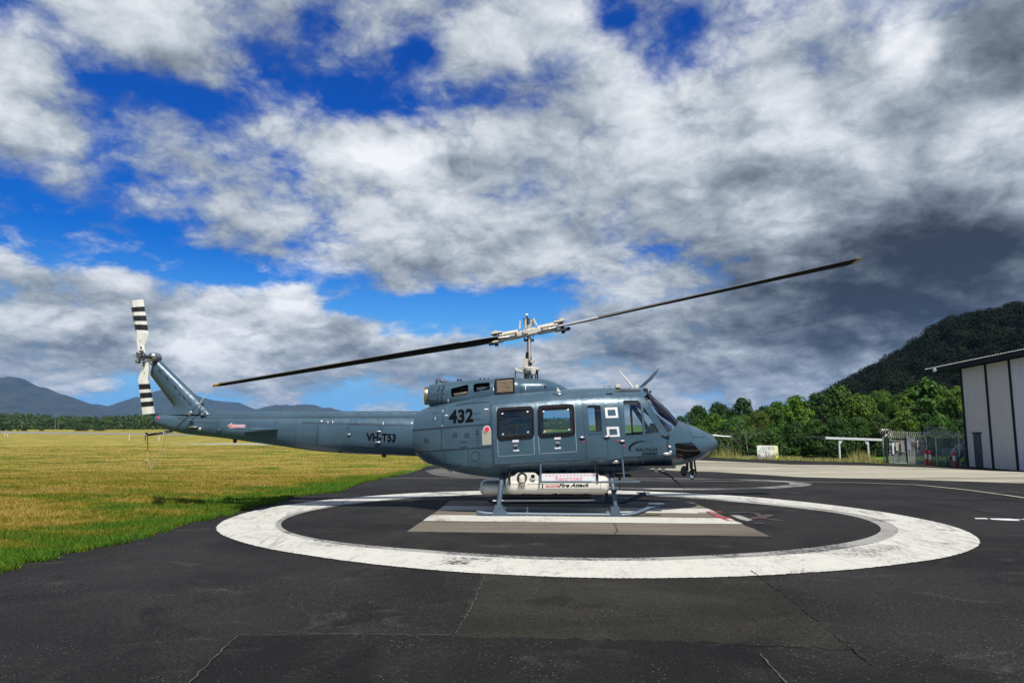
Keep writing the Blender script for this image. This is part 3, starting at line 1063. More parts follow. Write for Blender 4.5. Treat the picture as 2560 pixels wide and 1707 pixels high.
base_ = scatter(60000, 8.0, 30.0, 0)
tuft = clumped(base_, 1500, .055)
tuft = tuft[tuft[:, 0] < np.interp(tuft[:, 1], EY, EX) - .05]
blade_field('grass_tufts', tuft, 0.05, 0.13, 0.006, 0.8, 'taller tufts standing out of the mown grass')
yl = 8.0 * (85.0 / 8.0) ** rng.uniform(0, 1, 250000)
lx, rx_ = -0.79 * yl - 0.6, np.interp(yl, EY, EX)
pts = np.stack([lx + rng.uniform(0, 1, len(yl)) * (rx_ - lx), yl], 1)[rx_ > lx]
blade_field('mown_grass', pts, 0.025, 0.07, 0.0055 + 0.00022 * pts[:, 1], 0.9, 'short mown grass of the airfield, straw yellow with green patches')
# taller tufts and weeds along the tarmac
yy = rng.uniform(7.5, 31, 16000)
ex = np.interp(yy, EY, EX)
fr = np.stack([ex + 0.05 - np.abs(rng.normal(0, 0.18, len(yy))) + 0.06 * np.sin(yy * 2.3) + 0.05 * np.sin(yy * 9.1), yy], 1)
blade_field('edge_grass', fr, 0.04, 0.11, 0.008, 1.2, 'longer green grass creeping over the edge of the tarmac')

# ------------------------------------------------------------------ far mountains
def leaf_mat(name, c1, c2, objcol=False, tr=0.25, scale=1.2, vary=1.0, spec=0.25):
    m = bpy.data.materials.new(name)
    m.use_nodes = True
    T = NT(m.node_tree)
    o = T.n('ShaderNodeOutputMaterial')
    b = T.n('ShaderNodeBsdfPrincipled', {'Roughness': 0.6, 'Specular IOR Level': spec})
    pos = T.n('ShaderNodeNewGeometry').outputs['Position']
    n = T.noise(pos, scale, 4.0, 0.65)
    isl = T.n('ShaderNodeNewGeometry').outputs['Random Per Island']
    c = T.mix(T.maprange(n, 0.3, 0.7), c1, c2)
    c = T.vec('MULTIPLY', c, T.n('ShaderNodeCombineXYZ', {0: T.maprange(isl, 0, 1, 1 - .35 * vary, 1 + .4 * vary), 1: T.maprange(isl, 0, 1, 1 - .3 * vary, 1 + .3 * vary), 2: T.maprange(isl, 0, 1, 1 - .2 * vary, 1 + .2 * vary)}).outputs[0])
    if objcol:
        oi = T.n('ShaderNodeObjectInfo')
        c = T.mix(1.0, c, oi.outputs['Color'], 'MULTIPLY')
    T.nt.links.new(c, b.inputs['Base Color'])
    tl = T.n('ShaderNodeBsdfTranslucent', {0: c})
    mx = T.n('ShaderNodeMixShader', {0: tr, 1: b.outputs[0], 2: tl.outputs[0]})
    T.nt.links.new(mx.outputs[0] if tr else b.outputs[0], o.inputs[0])
    return m


M['forest'] = leaf_mat('mountain_forest', (0.016, 0.030, 0.026), (0.040, 0.056, 0.040), tr=0.0, scale=0.014)


def ridge(name, prof, Y0, depth, seed, label):
    """a mountain range: crest line from the outline, spurs and gullies falling towards the field"""
    from mathutils import noise as mn
    us = np.linspace(prof[0][0], prof[-1][0], 260)
    vs = interp([p[0] for p in prof], [p[1] for p in prof], us)
    nv = 36
    V = []
    for j in range(nv):
        s = j / (nv - 1) * 1.5                           # 0 foot .. 1 crest .. 1.5 behind
        for u, v in zip(us, vs):
            X, Z = at(u, v, Y0)
            top = max(Z + 0.7, 2)
            jag = mn.noise((X * 0.02, seed, 0)) * 5 + mn.noise((X * 0.06, seed, 3)) * 3
            yy = Y0 - depth * (1 - s)
            prof_h = (s ** 1.25 if s <= 1 else 1 - (s - 1) * 0.9)
            k = (1 - abs(1 - s)) if s <= 1 else max(0, 1 - (s - 1) * 2)
            spur = (mn.fractal((X * 0.0022, yy * 0.0012, seed), 0.9, 2.1, 5)) * top * 0.30 * math.sin(math.pi * min(s, 1)) if s < 1 else 0
            h = top * prof_h + spur + (jag if abs(s - 1) < 0.08 else 0)
            V.append((X * (yy / Y0) ** 0.4, yy, -0.9 + max(0, h)))
    n = len(us)
    F = [(j * n + i, j * n + i + 1, (j + 1) * n + i + 1, (j + 1) * n + i) for j in range(nv - 1) for i in range(n - 1)]
    o = MB().add(V, F, 0, True).build(name, M['forest'], sharp=180)
    return struct(o, 'structure', label)


ridge('mountain_range', [(-700, 960), (-300, 925), (-100, 930), (0, 940), (22, 939), (45, 941), (65, 951), (90, 963), (110, 967), (140, 980), (165, 987), (200, 1005), (225, 1016), (250, 1030), (275, 1046), (300, 1062)],
      3600, 1500, 1.0, 'nearer wooded mountain falling towards the airfield')
ridge('mountain_range', [(100, 1050), (180, 1030), (215, 1014), (240, 1009), (257, 1012), (277, 1017), (300, 1012), (330, 1002), (352, 994), (375, 982), (400, 974), (425, 968), (455, 972), (480, 982), (497, 989),
                         (520, 996), (560, 1002), (590, 1004), (612, 1012), (632, 1020), (655, 1026), (700, 1040), (760, 1062)],
      5200, 1700, 5.0, 'bluer mountain range behind the tail of the helicopter')
ridge('mountain_range', [(590, 1062), (625, 1030), (645, 1022), (680, 1013), (715, 1011), (740, 1011), (770, 1009), (790, 1013), (802, 1016), (830, 1019), (858, 1029), (900, 1040), (960, 1060)],
      4300, 900, 9.0, 'low wooded ridge showing above the tail boom')


# ------------------------------------------------------------------ foliage
def leaf_cloud(mb, centres, radii, per, size, mi=0, flat=0.75, r=None, align=0.6, jit=0.55):
    """leaf faces spread over many small clumps"""
    r = r or rng
    V, F = [], []
    for (cx, cy, cz), R in zip(centres, radii):
        n = max(4, int(per * R * R))
        d = r.normal(size=(n, 3))
        d /= np.linalg.norm(d, axis=1)[:, None]
        rad = R * (0.62 + 0.42 * r.uniform(0, 1, n) ** 0.6)
        P = d * rad[:, None] * np.array([1, 1, flat]) + np.array([cx, cy, cz])
        nr = d * align + r.normal(size=(n, 3)) * jit + np.array([0, 0, 0.45])
        nr /= np.linalg.norm(nr, axis=1)[:, None]
        t = np.cross(nr, r.normal(size=(n, 3)))
        t /= np.linalg.norm(t, axis=1)[:, None]
        b2 = np.cross(nr, t)
        s = size * r.uniform(0.6, 1.4, n)[:, None]
        q = np.stack([P - t * s * 1.3, P - b2 * s * 0.62, P + t * s * 1.3, P + b2 * s * 0.62], 1)
        base = len(V)
        V += q.reshape(-1, 3).tolist()
        F += [(base + 4 * k, base + 4 * k + 1, base + 4 * k + 2, base + 4 * k + 3) for k in range(n)]
    return mb.add(V, F, mi, False)


M['leaf'] = leaf_mat('broad_leaves', (0.026, 0.074, 0.008), (0.062, 0.135, 0.014), True, 0.25, 1.1)
M['leafdark'] = leaf_mat('hill_canopy_painted_shade', (0.004, 0.0070, 0.0040), (0.015, 0.022, 0.009), False, 0.0, 0.22, .35, .03)  # cloud shade over the hill is put into this leaf colour
M['leaffar'] = leaf_mat('far_canopy', (0.024, 0.056, 0.010), (0.058, 0.105, 0.017), False, 0.15, 0.03)
M['bark'] = principled('bark', (0.085, 0.075, 0.06), 0.9, var=.4, vscale=9, bump=.4, bscale=14)
M['palebark'] = principled('bleached_branches', (0.20, 0.175, 0.145), 0.85, var=.25, vscale=6)


def tree_proto(seed, h, rx, trunk_h=0.25, nclump=26, leaf=0.11, per=330, top=1.0, low=0.04):
    r = np.random.default_rng(seed)
    C, R = [], []
    for i in range(nclump):
        z = low + (1 - low) * r.uniform(0, 1) ** 0.8
        env = math.sin(math.pi * min(1, 0.18 + 0.80 * z)) ** 0.55 * rx
        a = r.uniform(0, 2 * math.pi)
        rad = env * math.sqrt(r.uniform(0.12, 1)) * r.uniform(0.75, 1.12)
        cr = rx * r.uniform(0.26, 0.46) * (1.05 - 0.35 * z)
        C.append((math.cos(a) * rad, math.sin(a) * rad, h * z * 0.93 - cr * 0.2))
        R.append(cr)
    C.append((r.normal() * .15 * rx, r.normal() * .15 * rx, h - rx * .3))
    R.append(rx * .36 * top)
    mb = MB()
    leaf_cloud(mb, C, R, per, leaf, r=r, align=0.95, jit=0.42)
    crown = mb.mesh('crown', [M['leaf']], fixn=False)
    tb = MB()
    bend = r.normal(size=2) * 0.12
    path = [(bend[0] * k * k * .1, bend[1] * k * k * .1, h * 0.72 * k / 5) for k in range(6)]
    tb.tube(path, [0.035 * h * (1 - k / 6.5) + .02 for k in range(6)], 7)
    for i in range(7):
        c = C[int(r.integers(len(C)))]
        k = int(r.integers(1, 4))
        p = Vector(path[k])
        q = Vector(c)
        mid = p.lerp(q, .5) + Vector((0, 0, .12 * h * r.uniform(0, .6)))
        tb.tube([p, mid, q], [0.016 * h, 0.011 * h, 0.004 * h], 5)
    trunk = tb.mesh('trunk', [M['bark']])
    return crown, trunk


PROTO = [tree_proto(21, 5.0, 2.0, nclump=46, leaf=.10), tree_proto(22, 5.0, 2.5, nclump=52, leaf=.12, per=260), tree_proto(23, 5.0, 1.6, nclump=36, leaf=.085, per=420),
         tree_proto(24, 5.0, 3.0, nclump=60, leaf=.13, per=210, low=.02), tree_proto(25, 5.0, 2.2, nclump=44, leaf=.07, per=520, low=.02), tree_proto(26, 5.0, 1.9, nclump=38, leaf=.16, per=170)]
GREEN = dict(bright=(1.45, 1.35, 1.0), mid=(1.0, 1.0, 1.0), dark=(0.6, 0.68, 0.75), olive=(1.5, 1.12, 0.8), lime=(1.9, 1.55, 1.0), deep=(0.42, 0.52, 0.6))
TREEGRP = 'trees along the edge of the apron'


def tree(u, vtop, Y, hw, proto, tone, label, name='leafy_tree', group=TREEGRP, base=None):
    """hw: half width in photograph pixels"""
    X, Z = at(u, vtop, Y)
    z0 = gz(Y) if base is None else base
    h = Z - z0
    rx = hw / FPX * Y
    crown, trunk = PROTO[proto]
    t = thing(name, label, 'tree' if name != 'green_bush' else 'bush', (X, Y, z0), group, random.uniform(0, 6.28))
    bx = {0: 2.0, 1: 2.5, 2: 1.6, 3: 3.0, 4: 2.2, 5: 1.9}[proto]
    t.scale = (rx / bx * .9, rx / bx * .9, h / 5.0)
    c = link('crown', crown, t)
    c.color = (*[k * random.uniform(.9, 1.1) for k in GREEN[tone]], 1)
    tr = link('trunk', trunk, t)
    return t


# behind: the darker line on the rise
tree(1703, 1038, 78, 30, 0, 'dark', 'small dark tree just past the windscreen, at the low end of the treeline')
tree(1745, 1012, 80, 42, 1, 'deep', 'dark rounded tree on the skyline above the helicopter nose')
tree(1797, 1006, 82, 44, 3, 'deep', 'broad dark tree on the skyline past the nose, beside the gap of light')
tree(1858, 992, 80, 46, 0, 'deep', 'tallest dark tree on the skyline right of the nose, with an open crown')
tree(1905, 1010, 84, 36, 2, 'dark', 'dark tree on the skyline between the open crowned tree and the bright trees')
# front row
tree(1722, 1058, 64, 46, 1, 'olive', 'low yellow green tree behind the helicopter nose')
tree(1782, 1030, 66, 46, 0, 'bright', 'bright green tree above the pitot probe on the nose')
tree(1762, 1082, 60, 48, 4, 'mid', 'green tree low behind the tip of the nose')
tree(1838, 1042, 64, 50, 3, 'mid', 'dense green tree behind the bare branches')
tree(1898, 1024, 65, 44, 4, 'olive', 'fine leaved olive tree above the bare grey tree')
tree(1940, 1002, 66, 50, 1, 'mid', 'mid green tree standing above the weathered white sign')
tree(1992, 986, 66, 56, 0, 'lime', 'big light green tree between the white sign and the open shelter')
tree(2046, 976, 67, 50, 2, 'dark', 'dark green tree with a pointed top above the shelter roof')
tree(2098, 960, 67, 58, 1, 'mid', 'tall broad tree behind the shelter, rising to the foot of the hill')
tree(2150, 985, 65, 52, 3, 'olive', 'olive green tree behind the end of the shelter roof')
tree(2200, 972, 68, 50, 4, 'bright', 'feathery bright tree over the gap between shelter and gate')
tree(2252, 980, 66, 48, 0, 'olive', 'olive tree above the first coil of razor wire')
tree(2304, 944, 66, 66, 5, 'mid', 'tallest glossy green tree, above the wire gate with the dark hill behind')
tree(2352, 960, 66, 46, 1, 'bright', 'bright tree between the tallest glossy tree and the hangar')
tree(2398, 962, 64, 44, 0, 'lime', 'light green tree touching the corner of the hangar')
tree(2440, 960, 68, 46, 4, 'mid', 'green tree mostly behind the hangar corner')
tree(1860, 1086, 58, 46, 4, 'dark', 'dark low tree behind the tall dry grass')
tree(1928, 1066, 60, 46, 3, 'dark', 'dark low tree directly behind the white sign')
tree(1985, 1052, 60, 46, 1, 'deep', 'very dark tree between sign and shelter')  # darkest of the leaf tints
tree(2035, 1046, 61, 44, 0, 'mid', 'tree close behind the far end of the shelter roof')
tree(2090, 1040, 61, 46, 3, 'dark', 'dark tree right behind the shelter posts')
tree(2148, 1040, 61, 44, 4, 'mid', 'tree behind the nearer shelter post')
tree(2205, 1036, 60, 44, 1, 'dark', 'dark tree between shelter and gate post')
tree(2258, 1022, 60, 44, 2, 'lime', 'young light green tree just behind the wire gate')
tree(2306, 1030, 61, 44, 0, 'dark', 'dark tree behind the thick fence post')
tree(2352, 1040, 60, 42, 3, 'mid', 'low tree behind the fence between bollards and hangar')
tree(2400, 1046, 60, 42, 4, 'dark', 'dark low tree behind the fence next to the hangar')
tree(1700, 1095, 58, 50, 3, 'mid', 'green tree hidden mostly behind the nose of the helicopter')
# bushes in front
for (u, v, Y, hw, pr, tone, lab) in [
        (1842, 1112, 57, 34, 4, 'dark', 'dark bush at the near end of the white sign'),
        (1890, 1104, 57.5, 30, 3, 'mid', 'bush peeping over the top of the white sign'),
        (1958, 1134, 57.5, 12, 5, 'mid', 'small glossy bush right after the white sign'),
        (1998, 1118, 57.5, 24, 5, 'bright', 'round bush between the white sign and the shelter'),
        (2055, 1116, 60, 30, 3, 'deep', 'bush under the shelter end with shade put into its colour'),  # deep tint paints in the shade under the shelter, next bush too
        (2118, 1114, 61, 34, 4, 'deep', 'bush behind the shelter with shade put into its colour'),
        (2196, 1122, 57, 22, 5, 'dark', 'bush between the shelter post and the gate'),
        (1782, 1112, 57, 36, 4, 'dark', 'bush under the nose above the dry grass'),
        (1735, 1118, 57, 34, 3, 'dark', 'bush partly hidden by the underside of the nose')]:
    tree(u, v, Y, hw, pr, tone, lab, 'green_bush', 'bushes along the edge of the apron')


for u, v, hw, tone, lab in [(1690, 1062, 46, 'dark', 'dark tree filling the gap behind the windscreen'), (1740, 1046, 46, 'dark', 'dark filler tree under the skyline tree above the nose'),
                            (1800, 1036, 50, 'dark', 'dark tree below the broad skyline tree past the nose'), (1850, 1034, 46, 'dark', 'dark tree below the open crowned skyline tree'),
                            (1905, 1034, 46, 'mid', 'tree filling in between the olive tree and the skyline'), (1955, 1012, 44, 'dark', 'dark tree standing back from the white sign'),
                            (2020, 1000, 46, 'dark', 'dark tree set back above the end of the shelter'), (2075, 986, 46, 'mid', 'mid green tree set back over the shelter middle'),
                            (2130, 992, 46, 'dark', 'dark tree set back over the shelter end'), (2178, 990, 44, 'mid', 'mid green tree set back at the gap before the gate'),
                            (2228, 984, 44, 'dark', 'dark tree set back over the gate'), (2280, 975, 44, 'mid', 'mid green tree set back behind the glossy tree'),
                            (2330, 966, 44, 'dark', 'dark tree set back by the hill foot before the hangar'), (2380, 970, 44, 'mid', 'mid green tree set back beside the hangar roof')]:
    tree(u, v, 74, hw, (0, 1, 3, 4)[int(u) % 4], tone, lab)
# undergrowth closing the foot of the trees
mb = MB()
C, R = [], []
for u in np.arange(1640, 2440, 2.2):
    yy_ = rng.uniform(57.5, 61)
    if 2025 < u < 2215:
        yy_ += 2.5
    X, _ = at(u, 1130, yy_)
    r_ = rng.uniform(.35, .75)
    C.append((X, yy_, gz(yy_) + rng.uniform(.1, 1.9)))
    R.append(r_)
M['under'] = leaf_mat('undergrowth_leaves', (0.022, 0.052, 0.009), (0.05, 0.095, 0.014), False, 0.2, .8)
leaf_cloud(mb, C, R, 150, .085)
struct(mb.build('undergrowth', M['under'], fixn=False), 'stuff', 'tangled undergrowth at the foot of the trees')


# weeds creeping over the edge of the tarmac
mb = MB()
C, R = [], []
for _ in range(620):
    y_ = rng.uniform(8.2, 24)
    if math.sin(y_ * 1.7) + math.sin(y_ * 4.3 + 2) + rng.normal() * .6 < .1:
        continue
    C.append((edge_x(y_) - abs(rng.normal(0, .16)) + .05, y_, gz(y_) + .012))
    R.append(rng.uniform(.03, .085))
M['weed'] = leaf_mat('weed_leaves', (0.040, 0.095, 0.014), (0.085, 0.150, 0.024), False, 0.2, 2.0)
leaf_cloud(mb, C, R, 9000, .012, flat=.6)
struct(mb.build('edge_weeds', M['weed'], fixn=False), 'stuff', 'low broad leaved weeds along the edge of the tarmac')


# bare tree
def bare_tree(u, vb, Y, label, seed, s=1.0):
    r = random.Random(seed)
    X, _ = at(u, vb, Y)
    t = thing('bare_tree', label, 'tree', (X, Y, gz(Y)))
    mb = MB()

    def grow(p, d, L, rad, lev):
        pts = [p]
        for k in range(4):
            d = (d + Vector((r.gauss(0, .13), r.gauss(0, .13), r.gauss(0.02, .08)))).normalized()
            pts.append(pts[-1] + d * L / 4)
        mb.tube(pts, [rad * (1 - .16 * k) for k in range(5)], 5)
        if lev:
            for k in range(2 + (lev > 1)):
                q = pts[r.randint(1, 4)]
                a = r.uniform(0, 6.28)
                nd_ = (d * .7 + Vector((math.cos(a), math.sin(a) * .6, r.uniform(-.1, .6))) * .7).normalized()
                grow(q, nd_, L * r.uniform(.5, .75), rad * .5, lev - 1)
    o = Vector((X, Y, gz(Y)))
    trunkd = Vector((-.18, 0, 1)).normalized()
    grow(o, trunkd, 2.4 * s, .035 * s, 4)
    mb.build('trunk', M['palebark'], t)
    mb = MB()
    grow(o + Vector((-.3, 0, .3)), Vector((-.7, 0, .7)).normalized(), 1.9 * s, .026 * s, 3)
    mb.build('branch', M['palebark'], t)


bare_tree(1872, 1120, 56.6, 'bare grey tree with leafless branches in front of the dark trees', 4, 0.95)
bare_tree(1836, 1140, 56.2, 'fallen pale branches lying in the dry grass past the nose', 9, .6)

# dry grass at the foot of the trees
n = 9000
uu = rng.uniform(1640, 2215, n)
P = []
for u in uu:
    e = np.interp(u, [p[0] for p in far_px], [p[1] for p in far_px])
    g = gnd(u, e - rng.uniform(0.2, 7))
    P.append(g)
P = np.array(P)
M['blades_keep'] = M['blades']
drym = principled('dry_grass', (0.34, 0.27, 0.10), 0.9, var=.5, vscale=3, var2=(0.22, 0.22, 0.06))
M['blades'] = drym
tall = np.array([(1, 0)[int(rng.uniform() > max(0.005, .5 - abs(p[0] - at(1800, 1130, p[1])[0]) / 3.5, .35 - abs(p[0] - at(2150, 1130, p[1])[0]) / 2.5))] for p in P], bool)
blade_field('verge_grass', P[~tall], 0.06, 0.24, 0.02, 0.7, 'yellow green grass verge in front of the trees')
blade_field('tall_dry_grass', np.concatenate([P[tall], P[tall] + rng.normal(0, .3, (int(tall.sum()), 2))]), 0.3, 0.95, 0.015, 0.35, 'tall dry grass in front of the trees past the nose')
M['blades'] = M['blades_keep']

# ------------------------------------------------------------------ wooded hill
HILL = [(1900, 1062), (2000, 1016), (2090, 966), (2130, 945), (2155, 936), (2190, 912), (2230, 896), (2262, 868), (2300, 842), (2335, 818), (2350, 804), (2400, 793), (2440, 782),
        (2480, 774), (2520, 766), (2560, 758), (2700, 735), (2900, 720), (3200, 760)]
YH = 230
from mathutils import noise as mnoise
hu = np.linspace(1900, 3200, 90)
hv = interp([p[0] for p in HILL], [p[1] for p in HILL], hu) + 25
nvh = 30
V = []
for j in range(nvh):
    s = j / (nvh - 1) * 1.4
    for u, v in zip(hu, hv):
        X, Z = at(u, v, YH)
        yy = YH - 120 * (1 - s)
        k = math.sin(min(s, 1) * math.pi / 2) ** 1.1 if s < 1 else 1 - (s - 1) * .6
        V.append((X * (yy / YH) ** .35, yy, -0.8 + max(0, (Z + .8) * k + (mnoise.noise((X * .05, yy * .05, 0)) * 3.5 * math.sin(math.pi * min(s, 1))))))
nh = len(hu)
F = [(j * nh + i, j * nh + i + 1, (j + 1) * nh + i + 1, (j + 1) * nh + i) for j in range(nvh - 1) for i in range(nh - 1)]
hill = struct(MB().add(V, F, 0, True).build('hill', principled('hill_soil', (0.012, 0.016, 0.010), 1.0), sharp=180), 'structure', 'steep wooded hill behind the hangar, cloud shadow put into its colour')
HV = np.array(V).reshape(nvh, nh, 3)
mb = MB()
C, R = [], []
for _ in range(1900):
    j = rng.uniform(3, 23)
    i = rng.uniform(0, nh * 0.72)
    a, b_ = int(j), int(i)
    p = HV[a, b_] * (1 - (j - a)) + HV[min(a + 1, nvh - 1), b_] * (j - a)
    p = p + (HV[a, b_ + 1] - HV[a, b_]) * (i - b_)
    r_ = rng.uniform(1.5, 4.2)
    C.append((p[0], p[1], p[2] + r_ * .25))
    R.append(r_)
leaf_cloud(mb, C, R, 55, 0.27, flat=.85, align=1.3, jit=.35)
struct(mb.build('hill_forest', M['leafdark'], fixn=False), 'stuff', 'forest canopy covering the hill, coloured dark for the cloud shadow')

# ------------------------------------------------------------------ far side of the field
mb = MB()
C, R = [], []
for row_, (Y, hmin, hmax) in enumerate([(395, 4.6, 5.6), (403, 5.6, 6.6), (413, 6.4, 7.4), (428, 7.3, 8.2), (446, 8.2, 9.0), (462, 8.8, 9.6)]):
    x = -420.0
    while x < 40:
        h = rng.uniform(hmin, hmax) * (1.0 + 0.12 * math.sin(x * .05)) * np.interp(x, [-420, -300, -200, -100, 40], [1.05, 1.05, .95, .82, .7])
        r_ = rng.uniform(1.2, 2.3)
        for z in np.arange(r_ * .5, h, r_ * 1.15):
            C.append((x + rng.normal() * .8, Y + rng.normal() * 4, -0.7 + min(z, h - r_ * .5)))
            R.append(r_ * rng.uniform(.8, 1.1))
        x += r_ * 1.25
leaf_cloud(mb, C, R, 10, 0.48, align=1.0, jit=.4)
struct(mb.build('far_forest', M['leaffar'], fixn=False), 'stuff', 'low green forest along the far side of the runway')
for i, (u, v, hh, lab) in enumerate([(56, 1046, 26, 'pale bare trunk in the far forest, under the big mountain'), (140, 1041, 22, 'pale trunk standing above the far forest edge'),
                                     (147, 1044, 18, 'thin pale trunk beside a taller one in the far forest')]):
    X, Z = at(u, v, 388)
    t = thing('far_trunk', lab, 'tree', (X, 388, -.7), 'pale trunks in the far forest')
    MB().tube([(X, 388, -.7), (X + .1, 388, Z * .5), (X - .1, 388, Z)], [.16, .12, .05], 5).build('trunk', M['palebark'], t)
bl = ['low dark shrub at the far edge, nearest the frame', 'dark shrub next to the one at the frame edge', 'small reddish shrub across the runway', 'round dark shrub under the big mountain',
      'small shrub alone on the pale far strip', 'long dark shrub clump across the runway', 'second long shrub clump nearer the tail', 'small shrub just left of the hanging ropes']
bl[-1] = 'small shrub seen beside the hanging ropes'
for (u, v, hw, tone), lab in zip([(8, 1067, 9, 'deep'), (25, 1069, 7, 'deep'), (45, 1070, 4, 'olive'), (61, 1069, 9, 'deep'), (104, 1072, 6, 'dark'), (204, 1071, 20, 'deep'), (249, 1072.5, 18, 'deep'), (313, 1076, 9, 'dark')], bl):
    tree(u, v, 300, hw, 4, tone, lab, 'green_bush', 'shrubs across the runway')
# marker posts in the grass
postm = principled('marker_post', (0.62, 0.60, 0.54), 0.6)
for (u, v0, v1, lab) in [(18.6, 1084.5, 1092.5, 'white marker post at the far left of the field'.replace('left', 'end')), (12, 1082, 1092, 'brownish marker post beside the white one at the frame edge'),
                         (323, 1087, 1100, 'white marker post in the grass under the tail rotor'), (397, 1090, 1103, 'leaning white marker post below the tail skid')]:
    x, y = gnd(u, v1)
    _, z1 = at(u, v0, y)
    z0 = gz(y)
    t = thing('marker_post', lab, 'post', (x, y, z0), 'marker posts in the field')
    w = .12
    MB().bbox((x, y, (z0 + z1) / 2), (w, w, z1 - z0), .02).build('post', postm, t)
    MB().bbox((x, y, z1 + .02), (w * 1.3, w * 1.3, .05), .015).build('cap', postm, t)
x, y = gnd(528.4, 1094)
t = thing('field_marker', 'small yellow marker box on legs in the grass below the boom', 'marker', (x, y, gz(y)))
mb = MB()
mb.bbox((x, y, gz(y) + .55), (.5, .4, .42), .05).build('box', M['yellow'], t)
for k in (-1, 1):
    MB().tube([(x + .18 * k, y, gz(y)), (x + .18 * k, y, gz(y) + .36)], .03, 6).build('leg', M['galv'], t)

# ------------------------------------------------------------------ hangar
C0 = Vector((*gnd(2421, 1166.5), 0))
C1 = Vector((*gnd(2560, 1176.5), 0))
dw = (C1 - C0).normalized()                 # along the wall, towards the viewer
nw = Vector((dw.y, -dw.x, 0))               # outward
if nw.x > 0:
    nw = -nw
zb = gz(C0.y)


def hp(s, out_, z):
    p = C0 + dw * s + nw * out_
    return Vector((p.x, p.y, z))


def s_at(u):
    k = (u - 1280) / FPX
    # X = k*d where d = depth along the axis, near Y*cos
    best = min(np.linspace(-4, 14, 1801), key=lambda s: abs(1280 + FPX * (C0.x + dw.x * s) / ((C0.y + dw.y * s) * math.cos(TH) + 1.5 * math.sin(TH) * 0) - u))
    return float(best)


hang = thing('aircraft_hangar', 'grey corrugated hangar with sliding panels under an overhanging roof', 'hangar', (C0.x, C0.y, zb))
_, zt0 = at(2402, 914, C0.y)
_, ztA = at(2560, 887, C1.y)
slope = (ztA - zt0) / (s_at(2560) - 0.0)
roofz = lambda s: zt0 + slope * s
wallm = principled('corrugated_sheet', (0.45, 0.44, 0.42), 0.5, metal=.15, var=.06, vscale=1.5)
wallm2 = principled('corrugated_sheet_pale', (0.48, 0.48, 0.52), 0.45, metal=.15, var=.05, vscale=1.5)
darkm = principled('dark_fascia', (0.018, 0.021, 0.027), 0.85, spec=.1)
doorm = principled('navy_door', (0.020, 0.026, 0.042), 0.45)
# corner trim and panels between dark guides
sA, sB, sD = 0.0, s_at(2476) + 0.0, s_at(2537)
ends = [(0.07, sB - .04), (sB + .04, sD - .04), (sD + .04, 9.0), (9.18, 16.0)]
d0, d1 = s_at(2433), s_at(2452)
for i, (a, b_) in enumerate(ends):
    P, n = [], max(8, int((b_ - a) / 0.21))
    prof = []
    for k in range(n):
        s0 = a + (b_ - a) * k / n
        w = (b_ - a) / n
        prof += [(s0, 0.0), (s0 + w * .42, 0.0), (s0 + w * .52, 0.04), (s0 + w * .80, 0.04), (s0 + w * .92, 0.0)]
    prof.append((b_, 0.0))
    mb = MB()
    V = [hp(s, o_, zb + .03) for s, o_ in prof] + [hp(s, o_, roofz(s) - .22) for s, o_ in prof]
    m = len(prof)
    mb.add(V, [(k, k + 1, m + k + 1, m + k) for k in range(m - 1)])
    mb.build('wall_panel', wallm if i < 2 else wallm2, hang, fixn=False)
for s in (0.02, sB, sD, 9.09):
    MB().box(hp(s, .02, (zb + roofz(s) - .1) / 2), (.13, .09, roofz(s) - .1 - zb), Matrix(((nw.x, dw.x, 0), (nw.y, dw.y, 0), (0, 0, 1)))).build('guide_rail', darkm, hang)
RW = Matrix(((nw.x, dw.x, 0), (nw.y, dw.y, 0), (0, 0, 1)))
dh = 2.05
dr = MB().bbox(hp((d0 + d1) / 2, .055, zb + dh / 2 + .02), (.06, abs(d1 - d0), dh), .012, RW).build('door', doorm, hang)
MB().cyl(hp(d1 - .12, .09, zb + 1.0), hp(d1 - .12, .14, zb + 1.0), .03, 8).build('handle', M['steel'], dr)
MB().box(hp((d0 + d1) / 2, .05, zb + dh + .06), (.09, abs(d1 - d0) + .14, .06), RW).build('door_head', darkm, hang)
# roof: sheet, fascia, soffit
s0, s1 = -2.35, 16.0
out_ = 0.75
mb = MB()
prof = []
ns = int((s1 - s0) / .20)
for k in range(ns):
    s = s0 + (s1 - s0) * k / ns
    w = (s1 - s0) / ns
    prof += [(s, 0), (s + w * .35, 0), (s + w * .45, .035), (s + w * .8, .035), (s + w * .9, 0)]
V = [hp(s, out_ + .06, roofz(s) + .06 + dz_) for s, dz_ in prof] + [hp(s, -14, roofz(s) + .06 + dz_) for s, dz_ in prof]
m = len(prof)
mb.add(V, [(k, k + 1, m + k + 1, m + k) for k in range(m - 1)])
mb.build('roof', principled('roof_sheet', (0.66, 0.66, 0.63), 0.4, metal=.3), hang, fixn=False)
mb = MB()
V = [hp(s0, out_, roofz(s0) - .22), hp(s1, out_, roofz(s1) - .26), hp(s1, out_, roofz(s1) + .04), hp(s0, out_, roofz(s0) + .04),
     hp(s0, out_ - .08, roofz(s0) - .22), hp(s1, out_ - .08, roofz(s1) - .26), hp(s1, out_ - .08, roofz(s1) + .04), hp(s0, out_ - .08, roofz(s0) + .04)]
mb.add(V, [(0, 1, 2, 3), (4, 7, 6, 5), (0, 4, 5, 1), (3, 2, 6, 7), (0, 3, 7, 4), (1, 5, 6, 2)])
mb.build('fascia', darkm, hang)
mb = MB()
V = [hp(s0, out_ - .08, roofz(s0) - .14), hp(s1, out_ - .08, roofz(s1) - .14), hp(s1, -14, roofz(s1) - .14), hp(s0, -14, roofz(s0) - .14)]
mb.add(V, [(0, 1, 2, 3)]).build('soffit', darkm, hang)
